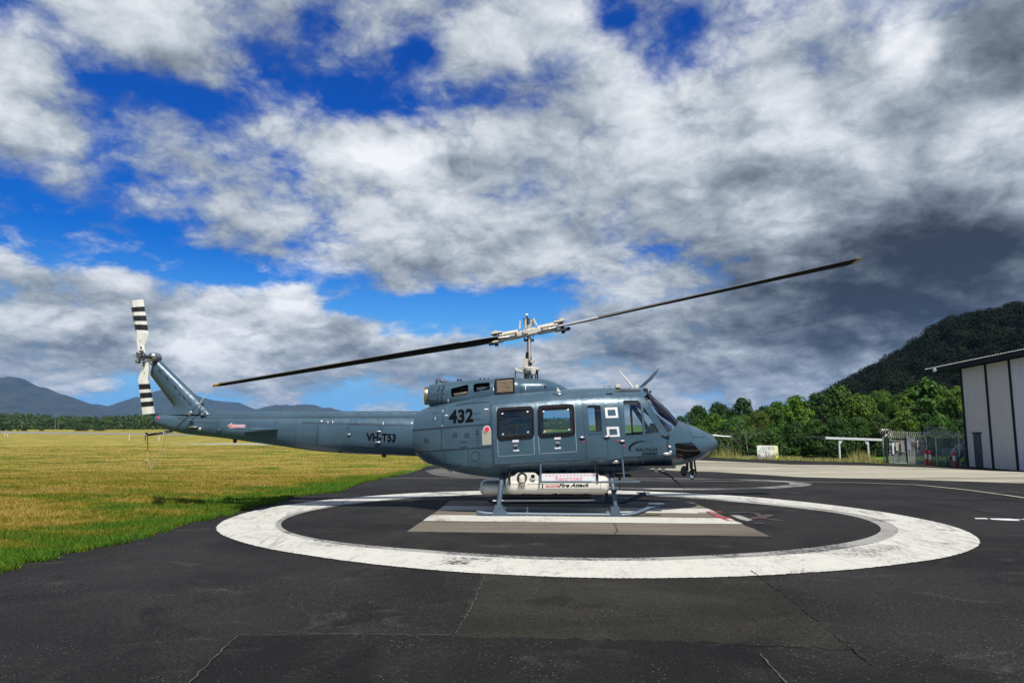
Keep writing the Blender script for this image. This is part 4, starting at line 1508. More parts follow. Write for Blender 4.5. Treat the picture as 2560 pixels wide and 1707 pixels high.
# remaining walls
mb = MB()
for A, B in (((0, 0), (0, -14)), ((0, -14), (16, -14)), ((16, -14), (16, 0))):
    mb.add([hp(*A, zb), hp(*B, zb), hp(*B, roofz(B[0]) - .2), hp(*A, roofz(A[0]) - .2)], [(0, 1, 2, 3)])
mb.build('rear_wall', wallm, hang)
lamp = thing('floodlight', 'white round floodlight under the eave of the hangar', 'floodlight', hp(s_at(2361) + .75, out_ + .12, roofz(-1.0) - .12))
lp = Vector(lamp.location)
aim = (nw * 1.0 + Vector((0, 0, -.35))).normalized()
MB().cyl(lp, lp + aim * .10, .11, 18, r2=.13).build('housing', M['galv'], lamp)
MB().cyl(lp + aim * .101, lp + aim * .112, .12, 18).build('lens', M['sticker'], lamp)
MB().tube([lp, lp - nw * .16, lp - nw * .16 + Vector((0, 0, .08))], .02, 6).build('bracket', M['galv'], lamp)
x, y = gnd(2391, 1164.5)
t = thing('steel_pole', 'dark pole leaning from the ground against the hangar corner', 'pole', (x, y, gz(y)))
xt, zt = at(2416, 1105, y - .3)
MB().tube([(x, y, gz(y)), (xt, y - .3, zt)], .05, 8).build('pole', M['darksteel'], t)
MB().cyl((x, y, gz(y) + .001), (x, y, gz(y) + .04), .09, 10).build('foot', M['darksteel'], t)

# ------------------------------------------------------------------ open shelter
ys = gnd(2100, 1149.8)[1]
xa, za = at(2062, 1094.5, ys)
xb, zb2 = at(2207, 1099.5, ys)
sh = thing('open_shelter', 'low open shelter with a pale roof edge on thin posts', 'shelter', ((xa + xb) / 2, ys, gz(ys)))
pale = principled('pale_steel', (0.52, 0.55, 0.55), 0.45, var=.08, vscale=4)
rot = Matrix.Rotation(math.atan2(zb2 - za, xb - xa) * -1, 3, 'Y')
MB().bbox(((xa + xb) / 2, ys - .1, (za + zb2) / 2), (xb - xa, .08, .17), .015, rot).build('roof_edge', pale, sh)
x0, z0 = at(2030, 1093, ys)
MB().bbox(((x0 + xa) / 2 - .03, ys - .1, za + .01), (xa - x0 - .02, .08, .13), .015).build('roof_edge', darkm, sh, label='dark weathered end of the roof edge')
mb = MB()
nn = 24
V = []
for k in range(nn * 2 + 1):
    x = x0 + (xb - x0) * k / (2 * nn)
    z = za + (zb2 - za) * (x - xa) / (xb - xa) + .10 + (.03 if k % 2 else 0)
    V += [(x, ys - .06, z - .03), (x + 2.3, ys + 7.0, z - .22)]
mb.add(V, [(2 * k, 2 * k + 2, 2 * k + 3, 2 * k + 1) for k in range(2 * nn)]).build('roof', principled('shelter_roof', (0.25, 0.26, 0.26), .5, metal=.3), sh)
for u, m_, yy, w in ((2099, pale, ys, .11), (2171, pale, ys, .11), (2070, M['darksteel'], ys + .6, .07), (2141, M['darksteel'], ys + 3.0, .07)):
    x, _ = at(u, 1130, yy)
    zt = za + (zb2 - za) * (x - xa) / (xb - xa) + .02 - (yy - ys) * .03
    MB().bbox((x, yy, (gz(yy) + zt) / 2), (w, w, zt - gz(yy)), .01).build('post', m_, sh)
    if m_ is pale:
        MB().prism([(x - .05, zt - .09), (x + (.34 if u < 2150 else -.34), zt - .09), (x, zt - .5)], yy - .07, yy - .03).build('bracket', pale, sh)

# ------------------------------------------------------------------ weathered sign
ys = gnd(1918, 1148.2)[1]
xa, zt = at(1892.5, 1113, ys)
xb, _ = at(1944.5, 1113, ys)
z0 = gz(ys)


def sign_mat():
    m = bpy.data.materials.new('weathered_board')
    m.use_nodes = True
    T = NT(m.node_tree)
    o = T.n('ShaderNodeOutputMaterial')
    b = T.n('ShaderNodeBsdfPrincipled', {'Roughness': 0.7})
    T.nt.links.new(b.outputs[0], o.inputs[0])
    pos = T.n('ShaderNodeNewGeometry').outputs['Position']
    s = T.n('ShaderNodeSeparateXYZ', {0: pos})
    run = T.noise(T.vec('MULTIPLY', pos, (9.0, 1.0, 0.8)), 1.0, 4.0, 0.6)
    mould = T.maprange(T.math('ADD', s.outputs[2], T.math('MULTIPLY', T.math('SUBTRACT', run, .5), 1.2)), z0 + .55, z0 + .20)
    yel = T.maprange(T.math('ADD', s.outputs[0], T.math('MULTIPLY', T.math('SUBTRACT', run, .5), .5)), xa + (xb - xa) * .55, xb - .1)
    c = T.mix(T.math('MULTIPLY', yel, .6), (0.70, 0.70, 0.62), (0.72, 0.70, 0.25))
    c = T.mix(T.math('MULTIPLY', mould, .85), c, (0.12, 0.10, 0.09))
    T.nt.links.new(c, b.inputs['Base Color'])
    return m


sg = thing('notice_board', 'weathered white notice board with faded lines of writing and a yellow corner', 'sign', ((xa + xb) / 2, ys, z0))
pl = round_poly([(xa, z0 + .02), (xb, z0 + .02), (xb, zt - .02), (xa, zt)], .10, 4)
bd = MB().prism(pl, ys, ys + .10).build('board', sign_mat(), sg)
H = zt - z0
inkm = principled('faded_lettering', (0.16, 0.15, 0.14), .8)
for k, (a, b_) in enumerate([(.22, .80), (.16, .84), (.06, .44), (.08, .50)]):
    zz = zt - H * (.15 + .115 * k)
    x = xa + (xb - xa) * a
    while x < xa + (xb - xa) * b_:
        w = random.uniform(.05, .16)
        MB().box((x + w / 2, ys - .004, zz), (w, .006, .05)).build('faded_word', inkm, bd)
        x += w + random.uniform(.03, .07)
MB().prism([(xb - .20, z0 + .03), (xb - .01, z0 + .03), (xb - .01, z0 + .30), (xb - .16, z0 + .26)], ys - .012, ys - .002).build('yellow_patch', M['yellow'], bd)
MB().box(((xa + xb) / 2 + .12, ys - .004, z0 + H * .62), (.03, .006, H * .7)).build('panel_joint', inkm, bd)
for k in (.19, .82):
    MB().cyl((xa + (xb - xa) * k, ys + .05, zt - .01), (xa + (xb - xa) * k, ys + .05, zt + .06), .025, 6).build('bolt', M['galv'], sg)

# ------------------------------------------------------------------ wire fence and gate


def mesh_mat(name, c, density, scale=9.0):
    m = bpy.data.materials.new(name)
    m.use_nodes = True
    T = NT(m.node_tree)
    o = T.n('ShaderNodeOutputMaterial')
    pos = T.n('ShaderNodeNewGeometry').outputs['Position']
    n = T.noise(pos, scale, 4.0, 0.7)
    n2 = T.noise(T.vec('MULTIPLY', pos, (1, 1, .5)), 2.0, 4.0, 0.7)
    df = T.n('ShaderNodeBsdfPrincipled', {'Base Color': (*c, 1), 'Roughness': .7})
    T.nt.links.new(T.mix(T.maprange(n2, .35, .65), tuple(x * .5 for x in c), c), df.inputs['Base Color'])
    tr = T.n('ShaderNodeBsdfTransparent')
    f = T.math('MULTIPLY', T.maprange(n, .3, .7, .5, 1.5), density, clamp=True)
    mx = T.n('ShaderNodeMixShader', {0: f, 1: tr.outputs[0], 2: df.outputs[0]})
    T.nt.links.new(mx.outputs[0], o.inputs[0])
    return m


meshA = mesh_mat('gate_mesh', (0.26, 0.26, 0.245), .62)
meshB = mesh_mat('fence_mesh', (0.09, 0.14, 0.12), .58)


def fpt(u, v, vb, ub=None):
    """a point above the foot seen at (ub, vb)"""
    x, y = gnd(u if ub is None else ub, vb)
    X, Z = at(u, v, y)
    return Vector((X, y, Z))


def panel(parent, name, pts, mat):
    a, b_, c, d = pts
    off = Vector((0, .012, 0))
    MB().add([a, b_, c, d, a + off, b_ + off, c + off, d + off], [(0, 1, 2, 3), (7, 6, 5, 4)]).build(name, mat, parent, fixn=False)


def coil(parent, a, b_, r, turns, mat=None):
    a, b_ = Vector(a), Vector(b_)
    d = (b_ - a)
    n = turns * 14
    e1 = Vector((0, 0, 1))
    e2 = d.normalized().cross(e1)
    path = [a + d * k / n + e1 * (r * math.sin(2 * math.pi * k / 14)) + e2 * (r * math.cos(2 * math.pi * k / 14)) for k in range(n + 1)]
    MB().tube(path, .011, 3, cap=False).build('razor_coil', mat or M['wire'], parent)


gate = thing('wire_gate', 'double wire mesh gate with notices between square posts', 'gate', (*gnd(2265, 1160), gz(gnd(2265, 1160)[1])))
A = [2218, 2272, 2314]
vb = {2211: 1157.2, 2218: 1158, 2223: 1158.5, 2272: 1160, 2314: 1161.5}
panel(gate, 'mesh_panel', [fpt(2223, 1156.2, 1158.5), fpt(2269, 1158.2, 1160, 2270), fpt(2268, 1102.5, 1160, 2270), fpt(2224, 1100, 1158.5, 2223)], meshA)
panel(gate, 'mesh_panel', [fpt(2274, 1158.5, 1160.1), fpt(2312, 1159.8, 1161.3), fpt(2311, 1103, 1161.3, 2312), fpt(2273, 1103, 1160.1, 2274)], meshA)
for (u0, v0, vb0, u1, v1, vb1, r) in [(2223, 1101, 1158.5, 2269, 1102.5, 1160, .028), (2223, 1128, 1158.5, 2269, 1130, 1160, .025), (2224, 1156, 1158.5, 2269, 1158, 1160, .03),
                                      (2273, 1103, 1160, 2312, 1103.3, 1161.3, .028), (2274, 1130, 1160, 2313, 1130, 1161.3, .025), (2274, 1158.5, 1160, 2313, 1160, 1161.3, .03),
                                      (2223, 1108, 1158.5, 2254, 1157, 1159.4, .025), (2236, 1102, 1159, 2236.5, 1156, 1159, .018), (2291, 1105, 1160.6, 2293, 1160, 1160.6, .02),
                                      (2273, 1104, 1160.1, 2279, 1157, 1160.2, .03), (2284, 1104, 1160.4, 2285, 1120, 1160.4, .018)]:
    MB().tube([fpt(u0, v0, vb0), fpt(u1, v1, vb1)], r, 6).build('gate_bar', M['galv'], gate)
for (u, v, w, h, vbx, c) in [(2234.5, 1120.5, .26, .75, 1158.8, M['sticker']), (2246, 1116, .42, .55, 1159.2, M['beige']), (2261, 1115, .55, .8, 1159.6, principled('faded_notice', (.2, .19, .16), .8)),
                             (2279, 1111, .55, .75, 1160.1, principled('blue_grey_notice', (.18, .19, .24), .7)), (2299, 1111, .42, .6, 1160.8, M['beige']), (2300, 1126, .42, .4, 1160.8, M['beige'])]:
    p = fpt(u, v, vbx)
    MB().bbox(p - Vector((0, .06, 0)), (w, .02, h), .005).build('notice', c, gate)
for (u, vbx, vt, w, m_) in [(2211, 1157.2, 1091, .07, M['galv']), (2219, 1158.3, 1097, .13, M['darksteel']), (2270, 1160, 1082, .11, M['darksteel']), (2272.5, 1160.2, 1083, .06, M['galv'])]:
    x, y = gnd(u, vbx)
    _, zt = at(u, vt, y)
    MB().bbox((x, y + .02, (gz(y) + zt) / 2), (w, w, zt - gz(y)), .01).build('gate_post', m_, gate)

fence = thing('wire_fence', 'chain wire fence with green screen and razor coils beside the hangar', 'fence', (*gnd(2350, 1162), gz(gnd(2350, 1162)[1])))
panel(fence, 'mesh_panel', [fpt(2316, 1160.5, 1161.5), fpt(2343, 1161, 1162.3), fpt(2341, 1095, 1162.3, 2343), fpt(2312, 1094, 1161.5, 2316)], meshB)
panel(fence, 'mesh_panel', [fpt(2344, 1161, 1162.3), fpt(2400, 1163, 1164.5), fpt(2397, 1096, 1164.5, 2400), fpt(2341, 1095, 1162.3, 2344)], meshB)
panel(fence, 'mesh_panel', [fpt(2400.5, 1163, 1164.5), fpt(2424, 1164, 1166), fpt(2420, 1097, 1166, 2424), fpt(2397.5, 1096, 1164.5, 2400.5)], meshB)
for path, r in [([(2317, 1161.5, 1161.5), (2316, 1108, 1161.5), (2313, 1087, 1161.5)], .05), ([(2343, 1162.3, 1162.3), (2339, 1092, 1162.3)], .035), ([(2401, 1164.5, 1164.5), (2396.5, 1094, 1164.5)], .035)]:
    MB().tube([fpt(*p, 0) if False else fpt(p[0], p[1], p[2], path[0][0]) for p in path], r, 8).build('fence_post', M['galv'], fence)
for path in ([(2318, 1109.5, 1161.5), (2320, 1110, 1161.5), (2342, 1146, 1162.2)], [(2396.5, 1112.5, 1164.4), (2391, 1113, 1164.2), (2369, 1148, 1163.4), (2363, 1160, 1163.2)],
             [(2398, 1110, 1164.5), (2408, 1111, 1165), (2413, 1116, 1165.3)]):
    MB().tube([fpt(*p) for p in path], .03, 6).build('brace', M['galv'], fence)
MB().tube([fpt(2368, 1145, 1163.4, 2369), fpt(2369, 1163, 1163.4)], .04, 6).build('stub_post', M['darksteel'], fence)
for a, b_ in (((2224, 1090, 1158.5), (2228, 1083, 1158.5)), ((2221, 1090, 1158.5), (2228, 1101, 1158.5)), ((2313, 1087, 1161.5), (2322, 1078, 1161.5)), ((2313, 1087, 1161.5), (2310, 1079, 1161.5)), ((2366, 1087, 1163.3), (2375, 1077.5, 1163.3)), ((2212, 1091, 1157.2), (2217, 1086, 1157.2))):
    MB().tube([fpt(*a), fpt(*b_)], .045, 6).build('outrigger', M['galv'], fence)
MB().tube([fpt(2313, 1086.5, 1161.5), fpt(2350, 1086.5, 1162.6)], .022, 6).build('top_rail', M['galv'], fence)
coil(fence, fpt(2204, 1082, 1157), fpt(2226, 1082.5, 1158.5), .27, 4)
coil(fence, fpt(2224, 1086, 1158.4), fpt(2312, 1090, 1161.5), .24, 17)
coil(fence, fpt(2312, 1077, 1161.5), fpt(2367, 1075, 1163.2), .25, 13)
coil(fence, fpt(2322, 1090, 1161.7), fpt(2398, 1088, 1164.4), .24, 15)
coil(fence, fpt(2398, 1088, 1164.4), fpt(2420, 1093, 1165.8), .24, 4)

# ------------------------------------------------------------------ bollards
BG = 'red and white bollards by the fence'
for i, (u, vb_, vt, lab) in enumerate([(2316.5, 1161.5, 1123, 'red and white bollard standing against the thick fence post'), (2327, 1162.6, 1125.5, 'red and white bollard free of the fence post, second of the close pair'),
                                       (2387, 1165, 1129, 'shaded red and white bollard standing alone near the hangar')]):
    x, y = gnd(u, vb_)
    y -= .35
    x = x * (y / (y + .35))
    z0 = gz(y)
    _, zt = at(u, vt, y)
    H = zt - z0
    t = thing('bollard', lab, 'bollard', (x, y, z0), BG)
    r = .085
    MB().cyl((x, y, z0), (x, y, z0 + H * .40), r, 16).build('lower_band', M['red'], t)
    MB().cyl((x, y, z0 + H * .40), (x, y, z0 + H * .72), r * 1.01, 16).build('white_band', M['white'], t)
    mb = MB()
    mb.cyl((x, y, z0 + H * .72), (x, y, z0 + H * .95), r, 16)
    mb.loft([[(x + rr * math.cos(a), y + rr * math.sin(a), z0 + H * zz) for a in np.linspace(0, 2 * math.pi, 16, endpoint=False)] for rr, zz in ((r, .95), (r * .8, .98), (r * .3, 1.0))])
    mb.build('upper_band', M['red'], t)

# ------------------------------------------------------------------ parked car half behind the hangar corner
cx, cy = gnd(2436, 1163)
cy += 2.2
cx = cx * cy / (cy - 2.2) + .55
z0 = gz(cy)
car = thing('parked_car', 'pale car parked behind the fence, mostly hidden by the hangar corner', 'car', (cx, cy, z0))
L, Wd = 4.4, 1.75
prof = [(-2.2, .45), (-2.2, .78), (-2.1, .95), (-1.3, 1.02), (-.65, 1.50), (.9, 1.52), (1.55, 1.05), (2.1, 1.0), (2.2, .8), (2.2, .4)]
rings = []
for (x, z) in prof:
    k = 1.0 if z < 1.1 else .82
    rings.append((x, z, k))
V = [(cx + x, cy - Wd / 2 * k, z0 + z) for x, z, k in rings] + [(cx + x, cy + Wd / 2 * k, z0 + z) for x, z, k in rings]
n = len(rings)
b = MB().add(V, [(k, (k + 1) % n, n + (k + 1) % n, n + k) for k in range(n)] + [tuple(range(n))[::-1], tuple(range(n, 2 * n))])
b.build('body', M['bluegrey'], car)
for sx in (-1.35, 1.35):
    for sy in (-1, 1):
        w = MB().cyl((cx + sx, cy + sy * (Wd / 2 - .18), z0 + .33), (cx + sx, cy + sy * (Wd / 2 + .02), z0 + .33), .33, 20).build('wheel', M['rubber'], car)
        MB().cyl((cx + sx, cy + sy * (Wd / 2 + .021), z0 + .33), (cx + sx, cy + sy * (Wd / 2 + .03), z0 + .33), .19, 14).build('rim', M['galv'], w)
for sy in (-1, 1):
    yo = cy + sy * (Wd / 2 * .86 + .03)
    MB().prism([(cx - 1.1, z0 + 1.06), (cx - .6, z0 + 1.42), (cx + .1, z0 + 1.44), (cx + .1, z0 + 1.06)], yo - .01, yo + .01).build('window', M['smoked'], car)
    MB().prism([(cx + .2, z0 + 1.06), (cx + .2, z0 + 1.44), (cx + .85, z0 + 1.45), (cx + 1.35, z0 + 1.08)], yo - .01, yo + .01).build('window', M['smoked'], car)
for sy in (-.6, .6):
    MB().bbox((cx - 2.2, cy + sy, z0 + .75), (.06, .35, .16), .02).build('headlight', M['sticker'], car)

# ================================================================== helicopter
YC = 15.7
HEL = thing('helicopter', 'blue grey utility helicopter numbered 432 with a white belly tank, parked on the ringed pad', 'helicopter', (0.37, YC, 0))


def c(u, v, dy=0.0):
    x, z = at(u, v, YC + dy)
    return Vector((x, YC + dy, z))


class Body:
    """lofted body: stations along x with superellipse sections"""
    def __init__(self, st, ztop=None, kz=0.45):
        xs, zt, zb, w, nt_, nb_ = [], [], [], [], [], []
        for (u, vt, vb, hw, a, b_) in st:
            x, _ = at(u, (vt + vb) / 2, YC)
            xs.append(x)
            zt.append(at(u, vt, YC - 0.35 * hw)[1])
            zb.append(at(u, vb, YC - (0.3 if b_ < 3 else 0.5) * hw)[1])
            w.append(hw)
            nt_.append(a)
            nb_.append(b_)
        self.xs, self.zt, self.zb, self.w, self.nt, self.nb, self.kz = xs, zt, zb, w, nt_, nb_, kz

    def par(self, X):
        g = lambda ys: float(interp(self.xs, ys, X))
        zt, zb = g(self.zt), g(self.zb)
        return zt, zb, zb + self.kz * (zt - zb), g(self.w), g(self.nt), g(self.nb)

    chine = False

    def half(self, X, m=45, inset=0.0):
        """one half of the section, from the crown to the keel: arrays of y and z"""
        zt, zb, zm, w, a, b_ = self.par(X)
        zt, zb, w = zt - inset, zb + inset, max(w - inset, 0.01)
        t = np.linspace(0, np.pi / 2, m)
        yu, zu = w * np.sin(t) ** (2 / a), zm + (zt - zm) * np.cos(t) ** (2 / a)
        yl, zl = w * np.cos(t) ** (2 / b_), zm - (zm - zb) * np.sin(t) ** (2 / b_)
        if self.chine:
            q = float(np.interp(X, [-1.9, -1.0, 2.9, 3.6], [0, 1, 1, 0]))
            q = q * q * (3 - 2 * q)
            zc = max(zb + .05, min(zm - .05, 1.03 + (X + .33) * .049 + inset))
            P = np.array([(w, zm), (w * .995, (zm + zc) / 2), (w * .975, zc + .04), (w * .955, zc), (w * .90, zc - .035), (w * .46, zb + .02), (w * .36, zb), (0, zb)])
            d = np.concatenate([[0], np.cumsum(np.hypot(*np.diff(P, axis=0).T))])
            k = np.linspace(0, d[-1], m)
            yl = (1 - q) * yl + q * np.interp(k, d, P[:, 0])
            zl = (1 - q) * zl + q * np.interp(k, d, P[:, 1])
        return np.concatenate([yu, yl[1:]]), np.concatenate([zu, zl[1:]])

    def ring(self, X, n=72, inset=0.0):
        m = n // 4 + 1
        y, z = self.half(X, m, inset)
        return [(X, YC + p, q) for p, q in zip(y, z)] + [(X, YC - p, q) for p, q in zip(y[-2:0:-1], z[-2:0:-1])]

    def y(self, X, Z):
        k = round(X, 3)
        c_ = self.__dict__.setdefault('cache', {})
        if k not in c_:
            y, z = self.half(k)
            o_ = np.argsort(z, kind='stable')
            c_[k] = (z[o_], y[o_])
        z, y = c_[k]
        return float(np.interp(Z, z, y))

    def on(self, u, v, off=0.0):
        """the near-side surface point seen at (u, v)"""
        Y = YC - 1.0
        for _ in range(12):
            X, Z = at(u, v, Y)
            Y = 0.5 * Y + 0.5 * (YC - self.y(X, Z) - off)
        X, Z = at(u, v, Y)
        return Vector((X, Y, Z))

    def xz(self, pxs):
        return [(p.x, p.z) for p in (self.on(u, v) for u, v in pxs)]

    def put(self, X, Z, off):
        return Vector((X, YC - self.y(X, Z) - off, Z))


HULL = Body([(1040, 1032, 1136, .46, 2.4, 2.4), (1071, 1017, 1158, .66, 2.6, 2.6), (1118, 1005, 1174, .93, 2.9, 3.0), (1177, 995, 1187, 1.14, 3.2, 3.4), (1228, 986, 1194, 1.24, 3.7, 3.9),
             (1300, 981, 1196, 1.27, 4.0, 4.2), (1417, 972.5, 1194, 1.28, 4.0, 4.2), (1500, 969.5, 1188, 1.27, 4.0, 4.2), (1566, 968, 1178.5, 1.24, 3.8, 4.0), (1602, 968.5, 1174, 1.20, 3.5, 3.6),
             (1619, 985, 1172, 1.17, 3.1, 3.4), (1652, 1012.5, 1168, 1.10, 2.7, 3.0), (1683, 1045.5, 1163.5, 1.0, 2.5, 2.7), (1713, 1058.5, 1157, .86, 2.3, 2.5), (1743, 1070, 1148, .69, 2.2, 2.3),
             (1768, 1082, 1135, .47, 2.1, 2.2), (1784, 1093.5, 1121, .27, 2.0, 2.0), (1790, 1100, 1113.5, .14, 2.0, 2.0), (1792, 1104.5, 1108.5, .05, 2.0, 2.0)])
HULL.chine = True
BOOM = Body([(388, 1038, 1056, .085, 2.6, 2.2), (400, 1037.5, 1061, .12, 2.6, 2.2), (419, 1037, 1068.5, .15, 2.6, 2.2), (458, 1036.5, 1079, .19, 2.6, 2.2), (556, 1036, 1090.5, .26, 2.6, 2.3),
             (700, 1035, 1110.5, .33, 2.6, 2.3), (820, 1035, 1126, .385, 2.6, 2.4), (1046, 1034, 1137, .45, 2.5, 2.4)], kz=.5)
BOOM.zb = [z - .035 for z in BOOM.zb]
COWL = Body([(1070, 968, 1011, .19, 2.0, 2.0), (1076, 961, 1016, .29, 2.1, 2.1), (1090, 958, 1020, .38, 2.3, 2.3), (1118, 953.5, 1022, .48, 2.6, 2.6), (1180, 949, 1018, .57, 2.8, 2.8), (1235, 945.5, 1012, .62, 3.0, 3.0),
             (1291, 941.5, 1006, .63, 3.0, 3.0), (1303, 944.5, 1004, .60, 2.8, 2.8), (1353, 945.5, 997, .56, 2.6, 2.6), (1382, 953, 992, .47, 2.4, 2.4), (1404, 963, 987, .36, 2.2, 2.2), (1417, 971, 982, .22, 2.0, 2.0)], kz=.4)


def body_solid(B, x0, x1, nx, mats, inset=0.0, mi=0, n=72, name='body', tip=False):
    t = np.linspace(0, 1, nx)
    if tip:
        t = 1 - (1 - t) ** 1.6
    mb = MB()
    mb.loft([B.ring(x0 + (x1 - x0) * k, n, inset) for k in t], mi, True, True)
    return mb.build(name, mats)


PC = [M['paint'], M['cabin']]
x_n = HULL.xs[-1]
shell = body_solid(HULL, HULL.xs[0], x_n, 90, PC, tip=True, n=88)
inner = body_solid(HULL, -0.58, 4.40, 45, PC, inset=0.035, mi=1)
boolean(shell, inner, 'DIFFERENCE')


def prism_obj(poly, y0, y1, mi=0):
    return MB().prism(poly, y0, y1).build('cutter', PC) if mi == 0 else None


def shrink(poly, d):
    """outline moved inwards by d"""
    n = len(poly)
    A = sum(poly[i][0] * poly[(i + 1) % n][1] - poly[(i + 1) % n][0] * poly[i][1] for i in range(n))
    sg = 1 if A > 0 else -1
    res = []
    for i in range(n):
        p0, p1, p2 = Vector(poly[i - 1]).to_2d(), Vector(poly[i]).to_2d(), Vector(poly[(i + 1) % n]).to_2d()
        e1, e2 = (p1 - p0).normalized(), (p2 - p1).normalized()
        n1, n2 = Vector((-e1.y, e1.x)) * sg, Vector((-e2.y, e2.x)) * sg
        m = (n1 + n2)
        m = m / max(m.length_squared / 2, .2) if m.length > 1e-6 else n1
        q = p1 + m * d
        res.append((q.x, q.y))
    return res


NEAR, FAR = (YC - 1.7, YC - .35), (YC + .35, YC + 1.7)
ALL = (YC - 1.7, YC + 1.7)


def dupe(o, name):
    d = o.copy()
    d.data = o.data.copy()
    d.name = name
    COL.objects.link(d)
    return d


def piece(src, poly, span, name, gap=0.005, cut=True):
    """lift the piece inside an outline out of the shell, leaving a gap round it"""
    p = dupe(src, name)
    boolean(p, prism_obj(shrink(poly, gap), *span), 'INTERSECT')
    if cut:
        boolean(src, prism_obj(poly, *span), 'DIFFERENCE')
    return p


def finish(o, name, parent, mats=None, label=None):
    me = o.data
    if mats:
        me.materials.clear()
        for m in mats:
            me.materials.append(m)
        if len(mats) == 1:
            me.polygons.foreach_set('material_index', [0] * len(me.polygons))
    off = Vector(ORG[HEL.name])
    me.transform(Matrix.Translation(-off))
    me.polygons.foreach_set('use_smooth', [True] * len(me.polygons))
    me.set_sharp_from_angle(angle=math.radians(32))
    o.name = name
    me.name = name
    o.parent = parent
    ORG[o.name] = ORG[HEL.name]
    if label:
        o['label'] = label
    return o


CARGO = HULL.xz([(1227, 1009), (1340, 1000.5), (1453.5, 993), (1466, 1149.5), (1350, 1155.5), (1235.5, 1161.5)])
PANEL = HULL.xz([(1456, 992.5), (1507.5, 990), (1521, 1144.5), (1468, 1148.5)])
CREW = HULL.xz([(1543, 990), (1602, 989.5), (1664.5, 1083), (1668.5, 1138.5), (1558.5, 1142.5)])
W1 = [(1248, 1026.5), (1327, 1021.5), (1328, 1086.5), (1249.5, 1092)]
W2 = [(1351, 1021), (1428, 1016.5), (1431, 1080.5), (1353, 1086)]
W1o = [(1241, 1019), (1334, 1014), (1336, 1094), (1243, 1100.5)]
W2o = [(1343, 1013.5), (1435.5, 1008.8), (1439, 1088), (1345.5, 1093.8)]
WP = [(1467.8, 1012.5), (1500.5, 1012), (1506, 1079), (1474, 1079.5)]
WC = [(1557.5, 1001), (1595, 1000), (1600.8, 1008), (1607.5, 1085.5), (1564, 1087.5)]
WT = [(1608.3, 1016), (1649.5, 1080.5), (1612.5, 1083)]
RND = lambda px_, r: round_poly(HULL.xz(px_), r)

for span in (NEAR, FAR):
    side = '' if span is NEAR else ' on the far side'
    for nm, poly, wins, r in (('cargo_door', CARGO, (W1, W2), .085), ('hinged_panel', PANEL, (WP,), .04), ('crew_door', CREW, (WC, WT), .03)):
        sk_ = 0.0 if span is NEAR else 0.17
        mv = lambda L: [(x + sk_, z) for x, z in L]
        d = piece(shell, mv(poly), span, nm)
        panes = []
        for wpx in wins:
            panes.append(piece(d, mv(RND(wpx, r)), span, 'pane', gap=.001))
        finish(d, nm, HEL, None)
        for pn in panes:
            finish(pn, 'window', d, [M['glass']])
        if span is NEAR:
            if nm == 'cargo_door':
                CDOOR = d
            elif nm == 'crew_door':
                CREWD = d
            else:
                HPAN = d
# windscreen
a_ = HULL.on(1609, 992.5)
b_ = HULL.on(1669, 1082.5)
cbase = c(1684.5, 1049)
ctop = c(1613, 980)
WS = [(a_.x, a_.z), (b_.x, b_.z), (cbase.x, cbase.z), (cbase.x + .5, cbase.z + .2), (ctop.x + .7, ctop.z + .5), (ctop.x, ctop.z), (ctop.x - .06, ctop.z - .03)]
ws = piece(shell, WS, ALL, 'windscreen', gap=.003)
post = piece(ws, [(a_.x - 1, 1.0), (a_.x + 2, 1.0), (a_.x + 2, 3.2), (a_.x - 1, 3.2)], (YC - .035, YC + .035), 'windscreen_post', gap=0)
finish(ws, 'windscreen', HEL, [M['glass']])
finish(post, 'windscreen_post', HEL)
# chin bubbles and overhead panes
CH = HULL.xz([(1687, 1108.5), (1730, 1105), (1751.5, 1128.5), (1748, 1136), (1730, 1143), (1706, 1149), (1690, 1143)])
for span in (NEAR, FAR):
    k = piece(shell, CH, (span[0], YC - .16) if span is NEAR else (YC + .16, span[1]), 'chin_window', gap=.003)
    finish(k, 'chin_window', HEL, [M['chin']])
ra, rb = HULL.on(1543, 980), HULL.on(1601, 979)
RF = [(ra.x, ra.z), (rb.x, rb.z), (rb.x + .01, rb.z + .5), (ra.x, ra.z + .5)]
for span in (NEAR, FAR):
    k = piece(shell, RF, span, 'overhead_window', gap=.003)
    finish(k, 'overhead_window', HEL, [M['smoked']])
finish(shell, 'fuselage', HEL)
FUS = shell


# ---- things laid on the skin
SKINRIV = MB()


def decal(B, pxs, mat, name, parent, off=0.008, sub=0, label=None):
    V, F = gridify(pxs, [tuple(range(len(pxs)))], 7.0, 7.0)
    return MB().add([B.on(u, v, off) for u, v in V], F).build(name, mat, parent, fixn=False, label=label)


def line_mb(B, mb, pts, wpx, off=0.006, step=9):
    q = dense(pts, step)
    L, R = [], []
    for i, p in enumerate(q):
        a, b2 = q[max(i - 1, 0)], q[min(i + 1, len(q) - 1)]
        d = Vector((b2[0] - a[0], b2[1] - a[1])).normalized()
        L.append(B.on(p[0] - d.y * wpx / 2, p[1] + d.x * wpx / 2, off))
        R.append(B.on(p[0] + d.y * wpx / 2, p[1] - d.x * wpx / 2, off))
    n = len(q)
    mb.add(L + R, [(k, k + 1, n + k + 1, n + k) for k in range(n - 1)])
    return mb


def lines(B, specs, mat, name, parent, off=0.006, label=None):
    for pts, w in specs:
        line_mb(B, MB(), pts, w, off).build(name, mat, parent, fixn=False, label=label)
        if 'seam' in name and w > .65:
            q = dense(pts, 4.6)
            for i, p in enumerate(q[:-1]):
                d = Vector((q[i + 1][0] - p[0], q[i + 1][1] - p[1]))
                if d.length:
                    d.normalize()
                    for s in (-3.0, 3.0):
                        SKINRIV.box(B.on(p[0] - d.y * s, p[1] + d.x * s, .002), (.012, .010, .012))


def loop(pts):
    return list(pts) + [pts[0]]


